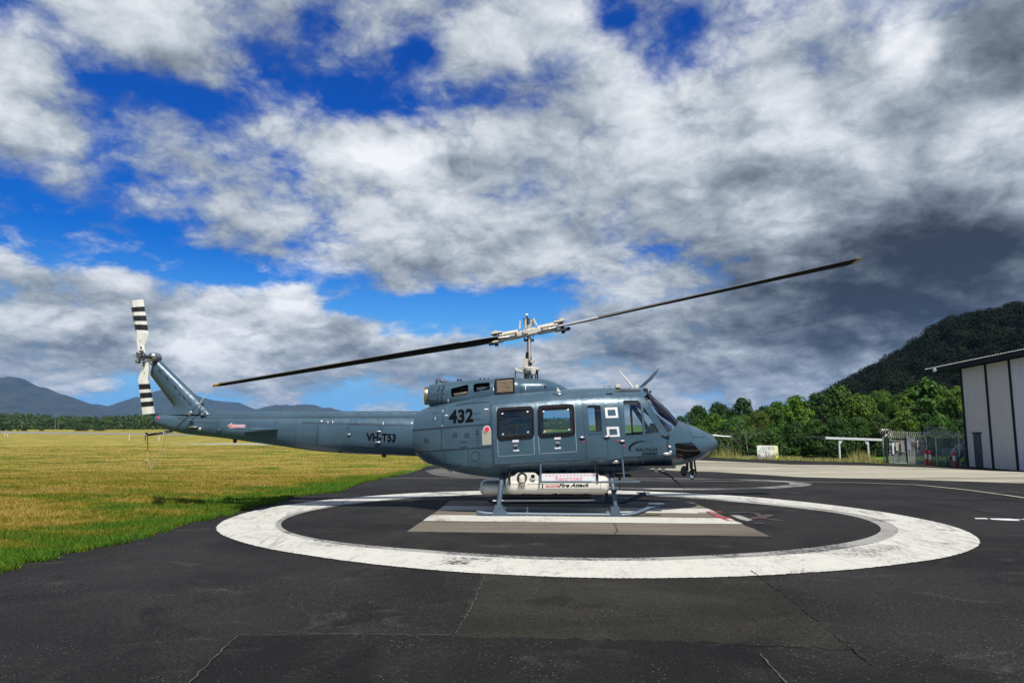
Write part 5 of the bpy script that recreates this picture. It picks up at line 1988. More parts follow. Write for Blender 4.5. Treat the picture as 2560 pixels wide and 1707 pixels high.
def lettering(B, s, quad, mat, name, parent, bold=0.02, shear=0.0, off=0.010, space=1.0, label=None):
    V, F = text_mesh(s, bold, shear, space)
    tl, tr, br, bl = [Vector(p) for p in quad]
    P = []
    for x, y in V:
        p = (bl * (1 - x) + br * x) * (1 - y) + (tl * (1 - x) + tr * x) * y
        P.append(B.on(p.x, p.y, off))
    return MB().add(P, F).build(name, mat, parent, fixn=False, label=label)


def ring_decal(B, outer, inner_, mat, name, parent, off0, off1):
    n = len(outer)
    O0 = [B.on(*p, 0.0) for p in outer]
    O = [B.on(*p, off1) for p in outer]
    I = [B.on(*p, off1) for p in inner_]
    I0 = [B.on(*p, off0) for p in inner_]
    F = []
    for k in range(n):
        j = (k + 1) % n
        F += [(k, j, n + j, n + k), (n + k, n + j, 2 * n + j, 2 * n + k), (2 * n + k, 2 * n + j, 3 * n + j, 3 * n + k)]
    return MB().add(O0 + O + I + I0, F, 0, True).build(name, mat, parent, fixn=False)


for wo, wi in ((W1o, W1), (W2o, W2)):
    ring_decal(HULL, round_poly(wo, 13, 7), round_poly(wi, 8, 7), M['rubber'], 'window_seal', CDOOR, -.01, .022)
ring_decal(HULL, round_poly([(1463, 1007), (1503.5, 1006), (1510, 1083), (1470, 1085)], 7, 5), round_poly(WP, 4, 5), M['paint'], 'window_frame', HPAN, -.005, .010)
ring_decal(HULL, round_poly([(1556, 999), (1596.5, 998), (1602.5, 1007), (1609.3, 1086.5), (1562.5, 1089)], 4, 5), round_poly(WC, 3, 5), M['paint'], 'window_frame', CREWD, -.005, .006)
ring_decal(HULL, round_poly([(1607.3, 1011.5), (1653.5, 1082.3), (1611.5, 1085)], 3, 5), round_poly(WT, 3, 5), M['paint'], 'window_frame', CREWD, -.005, .006)
for W_ in (W1, W2):
    for (u, v), (sx, sy) in zip(W_, ((8, 7), (-8, 7), (-8, -7), (8, -7))):
        decal(HULL, [(u + sx - 3, v + sy + 1), (u + sx, v + sy - 2.4), (u + sx + 3, v + sy - 1), (u + sx, v + sy + 2.4)], M['sticker'], 'corner_tab', CDOOR, .004)
lines(HULL, [([(1241, 1016), (1244, 1100), (1246, 1140.5), (1290, 1138), (1336, 1135), (1334.5, 1085), (1332, 1013)], 1.1),
             ([(1343, 1011), (1346, 1090), (1348.8, 1134), (1400, 1131), (1442, 1128), (1439, 1080), (1435.5, 1006)], 1.1)], M['bluegrey'], 'panel_outline', CDOOR, .004)
for (a, b2, d, e) in ((1281, 1297, 1099, 1105), (1283.5, 1298, 1123.5, 1127.5), (1386, 1402, 1092, 1098), (1387, 1402.5, 1117.5, 1121.8)):
    decal(HULL, [(a, d + .4), (b2, d - .4), (b2, e - .4), (a, e + .4)], M['sticker'], 'placard', CDOOR)
for u, v in ((1289, 1114), (1394, 1107.5)):
    p = HULL.on(u, v, .012)
    q = MB().bbox(p, (.10, .03, .045), .01).build('handle', M['steel'], CDOOR)
    MB().cyl(p + Vector((.0, -.012, -.05)), p + Vector((0, .02, -.05)), .018, 10).build('lock', M['black'], q)
for u, v, par, nm in ((1455, 1093, CDOOR, 'handle'), (1517, 1091, HPAN, 'handle'), (1556, 1102, CREWD, 'handle')):
    p = HULL.on(u, v, .02)
    mb = MB()
    mb.sphere(p, .07, 12, 7, scale=(1, .4, .32))
    mb.build(nm, M['steel'], par)
    decal(HULL, [(u - 7, v + 1), (u + 4, v + 1), (u + 4, v + 4), (u - 5, v + 4)], M['seam'], 'handle_recess', par, .005)
for (u, v) in ((1458, 1103.5), (1543, 1101), (1560.5, 1113)):
    decal(HULL, [(u - 3.5, v - 1), (u + 3.5, v - 1), (u + 3.5, v + 1), (u - 3.5, v + 1)], M['redprint'], 'arrow_mark', FUS, .009)
# white squares on the door post
for o_, i_ in (([(1511.5, 1018.5), (1543, 1017.5), (1546, 1044), (1514.2, 1045)], [(1518.5, 1024.2), (1537.5, 1023.5), (1540, 1038.3), (1520, 1039.5)]),
               ([(1516, 1067), (1547, 1066), (1550, 1091), (1518.5, 1092.3)], [(1522.5, 1072.5), (1541.5, 1072), (1544, 1086.3), (1524, 1087.6)])):
    ring_decal(HULL, o_, i_, M['sticker'], 'square_marking', FUS, .010, .010)
# lettering
lettering(HULL, '432', [(1122.5, 1025), (1183.5, 1020), (1183.5, 1054.2), (1121.5, 1059)], M['ink'], 'number_lettering', FUS, .035)
lettering(BOOM, 'VH-T53', [(915.8, 1081.8), (990.3, 1084), (989, 1104), (915.8, 1101.4)], M['ink'], 'registration_lettering', FUS, .03)
lettering(HULL, 'NAUTILUS', [(1590, 1119.4), (1643.8, 1119), (1643.8, 1127), (1590, 1127.4)], M['ink'], 'company_lettering', CREWD, .012, space=1.1)
lettering(HULL, 'aviation', [(1606.5, 1128.6), (1643.8, 1128.2), (1643.8, 1136.3), (1606.5, 1136.8)], M['ink'], 'company_lettering', CREWD, .012)
_o = [(1579.5, 1127.5), (1573.5, 1125), (1571, 1121), (1573, 1114.8), (1580, 1108.2), (1592.5, 1102.9), (1607, 1100.8), (1617.5, 1101.5)]
_i = [(1579.5, 1127.3), (1576.2, 1124), (1575.2, 1120.5), (1577.5, 1116), (1583.5, 1110.6), (1594, 1105), (1607.5, 1102.3), (1617.5, 1101.7)]
mb = MB()
n = len(_o)
mb.add([HULL.on(*p, .010) for p in _o + _i], [(k, k + 1, n + k + 1, n + k) for k in range(n - 1)])
mb.build('crescent_logo', M['ink'], CREWD, fixn=False)
decal(BOOM, [(568.5, 1064.2), (580, 1056.6), (580, 1060.6), (613.5, 1061.3), (612.7, 1070.5), (580, 1070), (580, 1074)], M['sticker'], 'danger_border', FUS, .010)
DG = decal(BOOM, [(570.5, 1064.4), (578.9, 1059), (578.9, 1062), (612.2, 1062.6), (611.6, 1069.2), (578.9, 1068.7), (578.9, 1071.5)], M['redprint'], 'danger_arrow', FUS, .014)
lettering(BOOM, 'DANGER', [(576.5, 1063), (611, 1063.7), (610.6, 1068.4), (576.5, 1067.8)], M['sticker'], 'danger_lettering', FUS, .03, off=.018)
decal(BOOM, [(392, 1042), (400, 1041.5), (400, 1046.5), (393, 1046.8)], M['redprint'], 'red_tag', FUS, .006)
# seams of the skin
lines(HULL, [([(1032, 1075.4), (1130, 1067), (1226, 1059.7)], 2.0), ([(1027, 1131), (1130, 1123.5), (1229, 1116.5)], 1.8), ([(1140, 1013.5), (1165, 1009), (1192, 1006), (1224, 1004.5)], 2.4),
             ([(1104, 1071), (1103, 1124)], .9), ([(1111, 1014), (1105, 1068)], .9), ([(1110, 1130), (1112, 1160)], .8), ([(1170, 1121), (1172, 1158)], .8), ([(1195, 1064), (1195, 1116)], .8), ([(1079, 1033), (1098, 1032)], .8), ([(1080, 1047), (1096, 1046)], .8),
             ([(1183, 1034), (1202, 1032.5)], .8), ([(1183, 1048), (1202, 1046.5)], .8), ([(1226, 1010), (1228, 1085), (1234, 1160)], 1.6),
             ([(1152, 1105), (1169, 1103.5)], 1.0), ([(1150, 1118.3), (1169, 1116.6)], 1.6), ([(1080, 1016.5), (1110, 1010), (1150, 1000.5), (1190, 993), (1224, 989)], 1.1),
             ([(1700, 1050), (1722, 1064), (1727, 1092)], .9), ([(1732, 1092.5), (1762, 1091.5)], .9), ([(1762, 1091), (1757, 1082)], .7),
             ([(1557, 1143.5), (1610, 1141), (1664, 1138.5)], 1.2), ([(1668, 1085), (1670, 1110), (1670.5, 1138)], 1.4), ([(1437, 1149), (1438, 1160)], 1.0)], M['seam'], 'panel_seam', FUS)
lines(BOOM, [([(796, 1058), (793, 1090), (790, 1117)], 1.3), ([(800, 1044), (797, 1058)], 1.0), ([(545, 1040), (541, 1086)], .8), ([(690, 1056), (688, 1064)], .7), ([(740, 1044), (738, 1108)], .6), ([(755, 1056.5), (900, 1059), (958, 1061), (1028, 1063.5)], 1.0), ([(445, 1044), (600, 1043.5), (800, 1042.5), (1036, 1041.5)], 1.4),
             ([(868, 1075), (871, 1063), (878, 1060), (943, 1060.5), (952, 1067), (954, 1078)], .9), ([(951, 1107), (944, 1118), (936, 1120.5), (880, 1116)], .9), ([(430, 1038), (460, 1052), (500, 1055), (540, 1056)], .6)], M['seam'], 'boom_seam', FUS)
mb = MB()
for (u0, v0) in ((1131, 1083), (1161, 1083), (1059.5, 1096)):
    for k in range(5):
        line_mb(HULL, mb, [(u0, v0 + 2.6 * k), (u0 + 12, v0 - .6 + 2.6 * k)], 1.0, .003)
mb.build('louvre', M['seam'], FUS, fixn=False)
cir = lambda u, v, r, n=20, k=1.0: [(u + r * math.cos(2 * math.pi * i / n), v + k * r * math.sin(2 * math.pi * i / n)) for i in range(n)]
ring_decal(HULL, cir(1189, 1140, 11.5, k=1.1), cir(1189, 1140, 10.6, k=1.1), M['seam'], 'round_hatch', FUS, .006, .006)
# filler cap with its plate
decal(HULL, [(1204.5, 1075.5), (1228, 1074), (1228.6, 1111), (1206, 1112.5)], M['beige'], 'filler_plate', FUS, .010)
p = HULL.on(1217.3, 1072.8, .0)
CAP = MB().cyl(p, p + Vector((0, -.018, 0)), .078, 24).build('filler_cap', M['sticker'], FUS)
MB().cyl(p + Vector((0, -.018, 0)), p + Vector((0, -.026, 0)), .052, 20).build('cap_centre', M['redprint'], FUS)
mb = MB()
for k in range(16):
    a = 2 * math.pi * k / 16
    mb.box(p + Vector((math.cos(a) * .068, -.02, math.sin(a) * .068)), (.010, .008, .010))
mb.build('cap_notches', M['red'], FUS)
decal(HULL, [(1187, 1077), (1195.5, 1076.4), (1195.8, 1083.5), (1187.3, 1084.2)], M['black'], 'latch_recess', FUS)
decal(HULL, [(1188, 1079.6), (1195, 1079.2), (1195, 1081), (1188, 1081.4)], M['sticker'], 'latch', FUS, .008)
for (u, v, w, h) in ((1216, 1022.5, 10, 2.4), (1116, 1038, 8, 2.0), (1088, 1046, 1.6, 6), (1107.5, 1027, 1.6, 5), (1105, 1064, 1.6, 4)):
    decal(HULL, [(u - w / 2, v - h / 2), (u + w / 2, v - h / 2 - .4), (u + w / 2, v + h / 2 - .4), (u - w / 2, v + h / 2)], M['sticker'], 'placard', FUS)
for (u, v, w, h) in ((804, 1052, 4, 3.4), (820, 1054.5, 1.4, 6), (832, 1054, 1.4, 6), (958, 1057.5, 1.8, 6), (759.5, 1034, 1.2, 4), (1030, 1057, 4, 3)):
    decal(BOOM, [(u - w / 2, v - h / 2), (u + w / 2, v - h / 2), (u + w / 2, v + h / 2), (u - w / 2, v + h / 2)], M['sticker'], 'placard', FUS)
# rivet rows
mb = MB()
for k in range(22):
    u = 1244 + k * 9.9
    p = HULL.on(u, 1158.2 - k * .56, 0)
    mb.box(p, (.016, .012, .016))
for (u0, v0, n, du, dv) in ((1369, 1167, 3, 9, 0), (1400, 1158, 5, 6, 0), (1420, 1164, 5, 3.5, 2.4), (1460, 1156, 2, 0, 6), (1466, 1163, 3, 8, -.5), (1566, 1146, 4, 0, 5), (1572, 1145.5, 4, 5.5, 0), (1587, 1148, 4, 0, 4.5),
                            (1593, 1150, 4, 0, 4.5), (1607, 1148, 4, 0, 4.5), (1205, 1166, 6, 4, 0), (1418, 986.5, 16, 7.4, -.55), (1545, 984, 14, 4.2, -.15)):
    for k in range(n):
        p = HULL.on(u0 + du * k, v0 + dv * k, 0)
        mb.box(p, (.014, .012, .014))
mb.build('rivets', M['steel'], FUS)['kind'] = 'stuff'

# ---- tail boom, shaft cover, fin
boom = body_solid(BOOM, BOOM.xs[0], BOOM.xs[-1], 60, [M['paint']], n=80)
finish(boom, 'tail_boom', HEL)
mb = MB()
rings = []
for u in np.linspace(538, 1046, 30):
    p = c(u, 1040)
    t_ = c(u, 1027.5 if u > 548 else 1027.5 + (548 - u) * .5)
    hw = .13
    h = t_.z - p.z
    rings.append([(p.x, YC + s * hw * k1, p.z - .03 + (h + .03) * k2) for s, k1, k2 in ((-1, 1, 0), (-1, .98, .55), (-1, .8, .85), (-1, .4, 1), (1, .4, 1), (1, .8, .85), (1, .98, .55), (1, 1, 0))])
mb.loft(rings, 0, True, True)
mb.build('shaft_cover', M['paint'], HEL, sharp=50)
for u in (697, 861):
    p = c(u, 1034, -.135)
    MB().bbox(p, (.02, .02, .07), .005).build('cover_latch', M['steel'], HEL)
# fin
Lp = [(399, 899), (420, 919.5), (446, 944.5), (472, 970), (493, 990), (512, 1010), (526, 1024), (540, 1036)]
Tp = [(375.7, 937.5), (388, 953.5), (402, 972), (416, 991), (427, 1005), (433, 1014), (432, 1022), (414, 1036)]
rings = []
cs = [0, .02, .06, .13, .24, .4, .6, .8, 1.0]
for (lu, lv), (tu, tv), k in zip(Lp, Tp, np.linspace(0, 1, len(Lp))):
    L_, T_ = c(lu, lv), c(tu, tv)
    th = .115 + .05 * k
    up, dn = [], []
    for q in cs:
        P = L_.lerp(T_, q)
        y = th * (2.6 * math.sqrt(q) * (1 - q) ** .8 + .05 * q) * .9
        up.append((P.x, YC - y, P.z))
        dn.append((P.x, YC + y, P.z))
    rings.append(up + dn[::-1][:-1])
FIN = MB().loft(rings, 0, True, True).build('tail_fin', M['paint'], HEL, sharp=60)


class FinS:
    @staticmethod
    def on(u, v, off=0.0):
        best = None
        for (l0, l1), (t0, t1) in zip(zip(Lp[:-1], Lp[1:]), zip(Tp[:-1], Tp[1:])):
            for s in np.linspace(0, 1, 9):
                Lq = (l0[0] + (l1[0] - l0[0]) * s, l0[1] + (l1[1] - l0[1]) * s)
                Tq = (t0[0] + (t1[0] - t0[0]) * s, t0[1] + (t1[1] - t0[1]) * s)
                d = Vector((Tq[0] - Lq[0], Tq[1] - Lq[1]))
                q = max(0, min(1, ((u - Lq[0]) * d.x + (v - Lq[1]) * d.y) / d.length_squared))
                e = math.hypot(u - Lq[0] - d.x * q, v - Lq[1] - d.y * q)
                if best is None or e < best[0]:
                    best = (e, q)
        y = .14 * (2.6 * math.sqrt(best[1]) * (1 - best[1]) ** .8 + .05 * best[1]) * .9
        X, Z = at(u, v, YC - y - off - .012)
        return Vector((X, YC - y - off - .012, Z))


mb = MB()
for (u0, v0, u1, v1) in ((396.5, 921.5, 402, 927), (415.5, 941.5, 420, 947), (436, 965, 440.5, 971), (447.5, 984, 450, 986.5), (457, 989.5, 462, 996.5), (471.5, 1006.5, 478, 1012)):
    line_mb(FinS, mb, [(u0, v0), (u1, v1)], 3.0, 0, 4)
line_mb(FinS, mb, [(398, 922), (437, 966), (475, 1009)], .7, 0, 8)
for (u0, v0, u1, v1) in ((468, 984.5, 475, 985), (484, 1000, 490, 1000.6), (500, 1018, 509, 1008.5)):
    line_mb(FinS, mb, [(u0, v0), (u1, v1)], 1.1, 0, 4)
mb.build('fin_fasteners', M['seam'], FIN, fixn=False)
p = c(508, 1034.5, -.2)
MB().bbox(p, (.13, .05, .10), .02).build('fin_hinge', M['paint'], FIN)
MB().cyl(p + Vector((0, -.02, .0)), p + Vector((0, -.05, 0)), .03, 10).build('fin_bolt', M['steel'], FIN)
# tail bumper cap
MB().bbox(c(388.5, 1048), (.06, .16, .22), .02).build('tail_cap', M['black'], HEL)
MB().bbox(c(386, 1036.5), (.11, .16, .035), .012).build('tail_light', M['black'], HEL)

# ---- elevators
ze = at(605, 1074, YC - 1.40)[1]
xf = at(652, 1068, YC - 1.40)[0]
xr = at(562, 1071, YC - 1.40)[0]
for sgn in (-1, 1):
    rings = []
    for yy, k, dz_ in ((.16, 1.0, .0), (.8, 1.0, 0), (1.32, 1.0, 0), (1.40, .97, 0), (1.43, .88, 0)):
        sec = []
        ch = (xf - xr) * k
        x0 = xr + (xf - xr) * (1 - k) * .5
        for q in (0, .08, .25, .5, .75, 1.0):
            y_ = .043 * k * (2.4 * math.sqrt(1 - q) * q ** .7 + .05)
            sec.append((q, y_))
        up = [(x0 + ch * q, YC + sgn * yy, ze + dz_ + t) for q, t in sec]
        dn = [(x0 + ch * q, YC + sgn * yy, ze + dz_ - t) for q, t in sec[::-1]]
        rings.append(up + dn)
    MB().loft(rings, 0, True, True).build('elevator', M['paint'], HEL, sharp=60)
# small fittings on the boom
MB().prism([(p_.x, p_.z) for p_ in (c(577, 1089), c(596, 1092), c(592, 1097), c(589, 1106.5), c(585.5, 1106.5), c(584, 1097))], YC - .05, YC + .05).build('boom_antenna', M['black'], HEL)
for u, v in ((482, 1067), ):
    mb = MB()
    p = BOOM.on(u, v, .02)
    mb.sphere(p, .10, 10, 6, scale=(1.3, .35, .22))
    mb.sphere(p + Vector((.17, -.01, -.05)), .05, 8, 6)
    mb.build('tail_fitting', M['steel'], HEL)
p = BOOM.on(550, 1072, 0)
MB().cyl(p, p + Vector((0, -.025, 0)), .042, 14).build('position_light', M['paint'], HEL)
for u, v in ((872, 1086), (946, 1078.5), (944, 1105.5)):
    p = BOOM.on(u, v, .015)
    MB().sphere(p, .045, 10, 6, scale=(1.5 if u > 900 else 1, .4, .5)).build('boom_latch', M['steel'], HEL)
for u, v in ((852, 1127), (960, 1138.5), (1122, 1174), (1128, 1177)):
    p = c(u, v, -.2)
    MB().bbox(p + Vector((0, 0, .03 if u < 1000 else 0)), (.10 if u < 1000 else .03, .04, .13 if u < 1000 else .06), .01).build('drain_fitting', M['black'], HEL)
# stinger
MB().tube([c(445, 1072), c(438, 1073.5), c(410, 1081), c(372, 1087), c(364, 1082)], [.03, .03, .028, .026, .02], 8).build('tail_skid', M['strap'], HEL)

# ---- engine cowl
cowl = body_solid(COWL, COWL.xs[0], COWL.xs[-1], 60, PC, n=48)
ops = [[(1127, 971.5), (1168, 961.3), (1171, 963.5), (1171, 983.5), (1168, 986), (1128.5, 992.5)], [(1183.5, 961), (1190, 958.3), (1222, 955.6), (1224.5, 957.5), (1224.5, 973), (1187, 980), (1184, 978.5)]]
for o_ in ops:
    pl = round_poly(COWL.xz(o_), .03, 3)
    cut = MB().prism(pl, YC - 1.2, YC - .22).build('cutter', PC)
    cut.data.polygons.foreach_set('material_index', [1] * len(cut.data.polygons))
    boolean(cowl, cut, 'DIFFERENCE')
finish(cowl, 'engine_cowl', HEL)
COWLO = cowl
for a, b2, r, m_ in ((c(1135, 986, -.33), c(1172, 981, -.33), .06, 'brass'), (c(1150, 972, -.27), c(1172, 970, -.27), .05, 'darksteel'), (c(1192, 972, -.36), c(1214, 969, -.36), .055, 'steel'), (c(1200, 977, -.38), c(1222, 966, -.38), .02, 'steel')):
    MB().cyl(a, b2, r, 14).build('engine_part', M[m_], HEL)
lines(COWL, [([(1114, 958), (1104, 984)], 1.4), ([(1103, 984), (1100, 962)], 0.6), ([(1290, 943), (1303, 948), (1303, 984)], 1.2), ([(1076, 988), (1113, 984)], .8)], M['seam'], 'cowl_seam', COWLO)
for (u0, v0, u1, v1) in ((1100.5, 961, 1094.5, 980), (1112, 957, 1104.5, 977.5), (1094, 991.5, 1094.5, 1008), (1104, 990, 1104.5, 1008)):
    mb = MB()
    line_mb(COWL, mb, [(u0, v0), (u1, v1)], 2.6, .004, 6)
    mb.build('cooling_slot', M['black'], COWLO, fixn=False)
for (u, v, w, h) in ((1120.5, 1001, 1.8, 9), (1233.5, 972, 1.8, 9), (1314, 969, 1.8, 10)):
    decal(COWL, [(u - w / 2, v - h / 2), (u + w / 2, v - h / 2), (u + w / 2, v + h / 2), (u - w / 2, v + h / 2)], M['sticker'], 'placard', COWLO)
p = COWL.on(1362.5, 966, 0)
MB().cyl(p, p + Vector((0, -.012, 0)), .026, 12).build('sight_hole', M['black'], COWLO)
# intake screen
Yg = YC - .70
q = [at(u, v, Yg) for u, v in ((1237, 947.5), (1286, 943.5), (1287, 982.5), (1239, 985.5))]
GR = MB().prism(q, Yg + .002, Yg + .2).build('intake_screen', M['black'], HEL)
qi = [at(u, v, Yg) for u, v in ((1241.5, 951.5), (1281.5, 948.5), (1282.3, 978.3), (1243, 981))]
oo, ii = q, qi
mb = MB()
mb.add([(x, Yg, z) for x, z in oo] + [(x, Yg, z) for x, z in ii], [(k, (k + 1) % 4, 4 + (k + 1) % 4, 4 + k) for k in range(4)])
mb.build('screen_frame', M['black'], GR, fixn=False)


def screen_mat():
    m = bpy.data.materials.new('oily_screen')
    m.use_nodes = True
    T = NT(m.node_tree)
    o = T.n('ShaderNodeOutputMaterial')
    b = T.n('ShaderNodeBsdfPrincipled', {'Roughness': 0.6, 'Metallic': .3})
    T.nt.links.new(b.outputs[0], o.inputs[0])
    pos = T.n('ShaderNodeNewGeometry').outputs['Position']
    n = T.noise(T.vec('MULTIPLY', pos, (6, 6, 70)), 1.0, 3.0, .7)
    n2 = T.noise(pos, 9.0, 3.0)
    c_ = T.mix(T.maprange(n, .35, .65), (.09, .06, .035), (.34, .25, .15))
    c_ = T.mix(T.maprange(n2, .4, .7), c_, (.20, .17, .12))
    T.nt.links.new(c_, b.inputs['Base Color'])
    return m


scm = screen_mat()
nsl = 13
for k in range(nsl):
    t0 = (k + .12) / nsl
    t1 = (k + .80) / nsl
    L0, L1 = Vector(qi[0]).lerp(Vector(qi[3]), t0), Vector(qi[0]).lerp(Vector(qi[3]), t1)
    R0, R1 = Vector(qi[1]).lerp(Vector(qi[2]), t0), Vector(qi[1]).lerp(Vector(qi[2]), t1)
    y0, y1 = Yg - .012, Yg - .001
    MB().add([(L0.x, y1, L0.y), (R0.x, y1, R0.y), (R1.x, y0, R1.y), (L1.x, y0, L1.y), (R1.x, y1, R1.y), (L1.x, y1, L1.y)], [(0, 1, 2, 3), (3, 2, 4, 5)]).build('screen_slat', scm, GR, fixn=False)
# exhaust
a, b2 = c(1062.5, 989, 0), c(1082, 989, 0)
rr = .205
n = 28
mb = MB()
pr = [(0.0, rr * .93, 1), (0, rr, 1), (.05, rr * 1.02, 1), (.05, rr * .98, 0), (.18, rr * .97, 0)]
rings = [[(a.x + t, YC + r_ * math.cos(2 * math.pi * k / n), a.z + r_ * math.sin(2 * math.pi * k / n)) for k in range(n)] for t, r_, _ in pr]
mb.loft(rings, 0, False, True)
mb.loft([[(a.x + t, YC + r_ * math.cos(2 * math.pi * k / n), a.z + r_ * math.sin(2 * math.pi * k / n)) for k in range(n)] for t, r_ in ((0, rr * .93), (.12, rr * .85), (.121, .01))], 1, False, True)
mb.build('exhaust_pipe', [M['brass'], M['black']], HEL, fixn=False)
# beacon
mb = MB()
p = c(1096, 958)
mb.cyl(p + Vector((0, 0, -.03)), p + Vector((0, 0, .09)), .085, 16, r2=.06)
mb.build('beacon_base', M['paint'], COWLO)
MB().cyl(p + Vector((0, 0, .09)), p + Vector((0, 0, .20)), .035, 12, r2=.022).build('beacon', M['steel'], COWLO)
MB().bbox(c(1112, 952.5), (.18, .14, .05), .015).build('tail_step', M['steel'], COWLO)
for u in (1201, 1211, 1221, 1145, 1152):
    MB().bbox(c(u, 947.5 if u > 1180 else 950.5, -.1), (.05, .06, .05), .01).build('cowl_latch', M['seam'], COWLO)

# ---- mast and rotor head
HUB = c(1322, 831)
mst = MB()
mst.cyl(c(1321, 946), c(1321.5, 898), .058, 16)
mst.cyl(c(1321.5, 898), c(1322, 836), .046, 16)
mst.build('mast', M['steel'], HEL)
MB().cyl(c(1321, 899), c(1320.5, 880.5), .085, 14, r2=.05).build('mast_boot', M['rubber'], HEL)
SW = MB()
SW.cyl(c(1321, 926), c(1321, 917.5), .17, 18, r2=.14)
SW.cyl(c(1321, 934), c(1321, 926), .10, 14, r2=.15)
SW.bbox(c(1329, 921, -.12), (.36, .10, .075), .02, Matrix.Rotation(math.radians(7), 3, 'Y'))
SW.bbox(c(1304, 929, -.06), (.30, .08, .05), .015, Matrix.Rotation(math.radians(12), 3, 'Y'))
SW.bbox(c(1333, 930, -.16), (.11, .09, .13), .02)
SW.bbox(c(1291, 923.5, -.02), (.07, .06, .08), .015)
SWO = SW.build('swashplate', M['cream'], HEL)
MB().cyl(c(1321, 945), c(1321, 934), .105, 16).build('collar', M['darksteel'], HEL)
MB().cyl(c(1321, 913), c(1321, 905), .085, 16).build('collar', M['darksteel'], HEL)
MB().cyl(c(1329.5, 906.5, -.05), c(1329.5, 900.5, -.05), .062, 14).build('upper_collar', M['cream'], HEL)
q = [c(u, v, 0) for u, v in ((1306.5, 897.5), (1312, 895.5), (1321, 899), (1319, 919), (1313.5, 921), (1311, 912))]
MB().prism([(p.x, p.z) for p in q], YC - .14, YC - .04).build('scissor_arm', M['cream'], HEL)
for a, b2, r, m_ in ((c(1289, 925, -.05), c(1288, 942, -.05), .012, 'darksteel'), (c(1331, 925, -.17), c(1325, 945, -.17), .016, 'steel'), (c(1343, 926, -.08), c(1344, 946, -.08), .02, 'darksteel'), (c(1338, 928, .1), c(1339, 946, .1), .016, 'darksteel')):
    MB().cyl(a, b2, r, 8).build('control_rod', M[m_], HEL)
MB().bbox(c(1341, 929, -.06), (.06, .07, .10), .015).build('rod_end', M['darksteel'], HEL)
MB().tube([c(1322.5, 812, -.12), c(1324, 900, -.12)], .022, 8).build('pitch_link', M['cream'], HEL)
MB().tube([c(1332.8, 803, -.10), c(1333, 843, -.10)], .013, 8).build('pitch_link', M['cream'], HEL)
MB().tube([c(1311, 835, .1), c(1311, 851, .1)], .012, 8).build('pitch_link', M['darksteel'], HEL)
MB().bbox(c(1322, 850.5), (.24, .12, .05), .015).build('mast_clamp', M['darksteel'], HEL)
MB().bbox(c(1327.5, 848.5, -.08), (.06, .06, .06), .015).build('clamp_block', M['cream'], HEL)
for u0, u1, v in ((1309, 1313, 850.5), (1330, 1335, 850.8)):
    MB().cyl(c(u0, v, -.02), c(u1, v, -.02), .012, 8).build('clamp_bolt', M['darksteel'], HEL)
MB().sphere(c(1316.8, 787.5), .037, 14, 8).build('top_ball', M['white'], HEL)
MB().tube([c(1316.8, 791), c(1319.5, 800), c(1320, 812)], .018, 8).build('ball_stem', M['darksteel'], HEL)
for u in (1314, 1327):
    MB().cyl(c(u, 800, 0), c(u, 796.5, 0), .055, 12).build('trunnion_cap', M['darksteel'], HEL)
    MB().bbox(c(u, 811, -.03), (.05, .12, .24), .015).build('trunnion', M['cream'], HEL)
    MB().bbox(c(u, 806, .02), (.08, .10, .11), .02).build('trunnion_fork', M['darksteel'], HEL)
MB().bbox(c(1331.5, 800.5, -.05), (.09, .05, .025), .008).build('link_arm', M['cream'], HEL)
# yoke, grips and blades along the teetered axis
PL_ = c(535, 963)
PR_ = c(2139, 655)
dL = (PL_ - HUB).normalized()
dR = (PR_ - HUB).normalized()
RLEN = (PR_ - HUB).length


def frame(d):
    y = Vector((0, 1, 0))
    z = d.cross(y)
    if z.z < 0:
        z = -z
    return d, y, z.normalized()


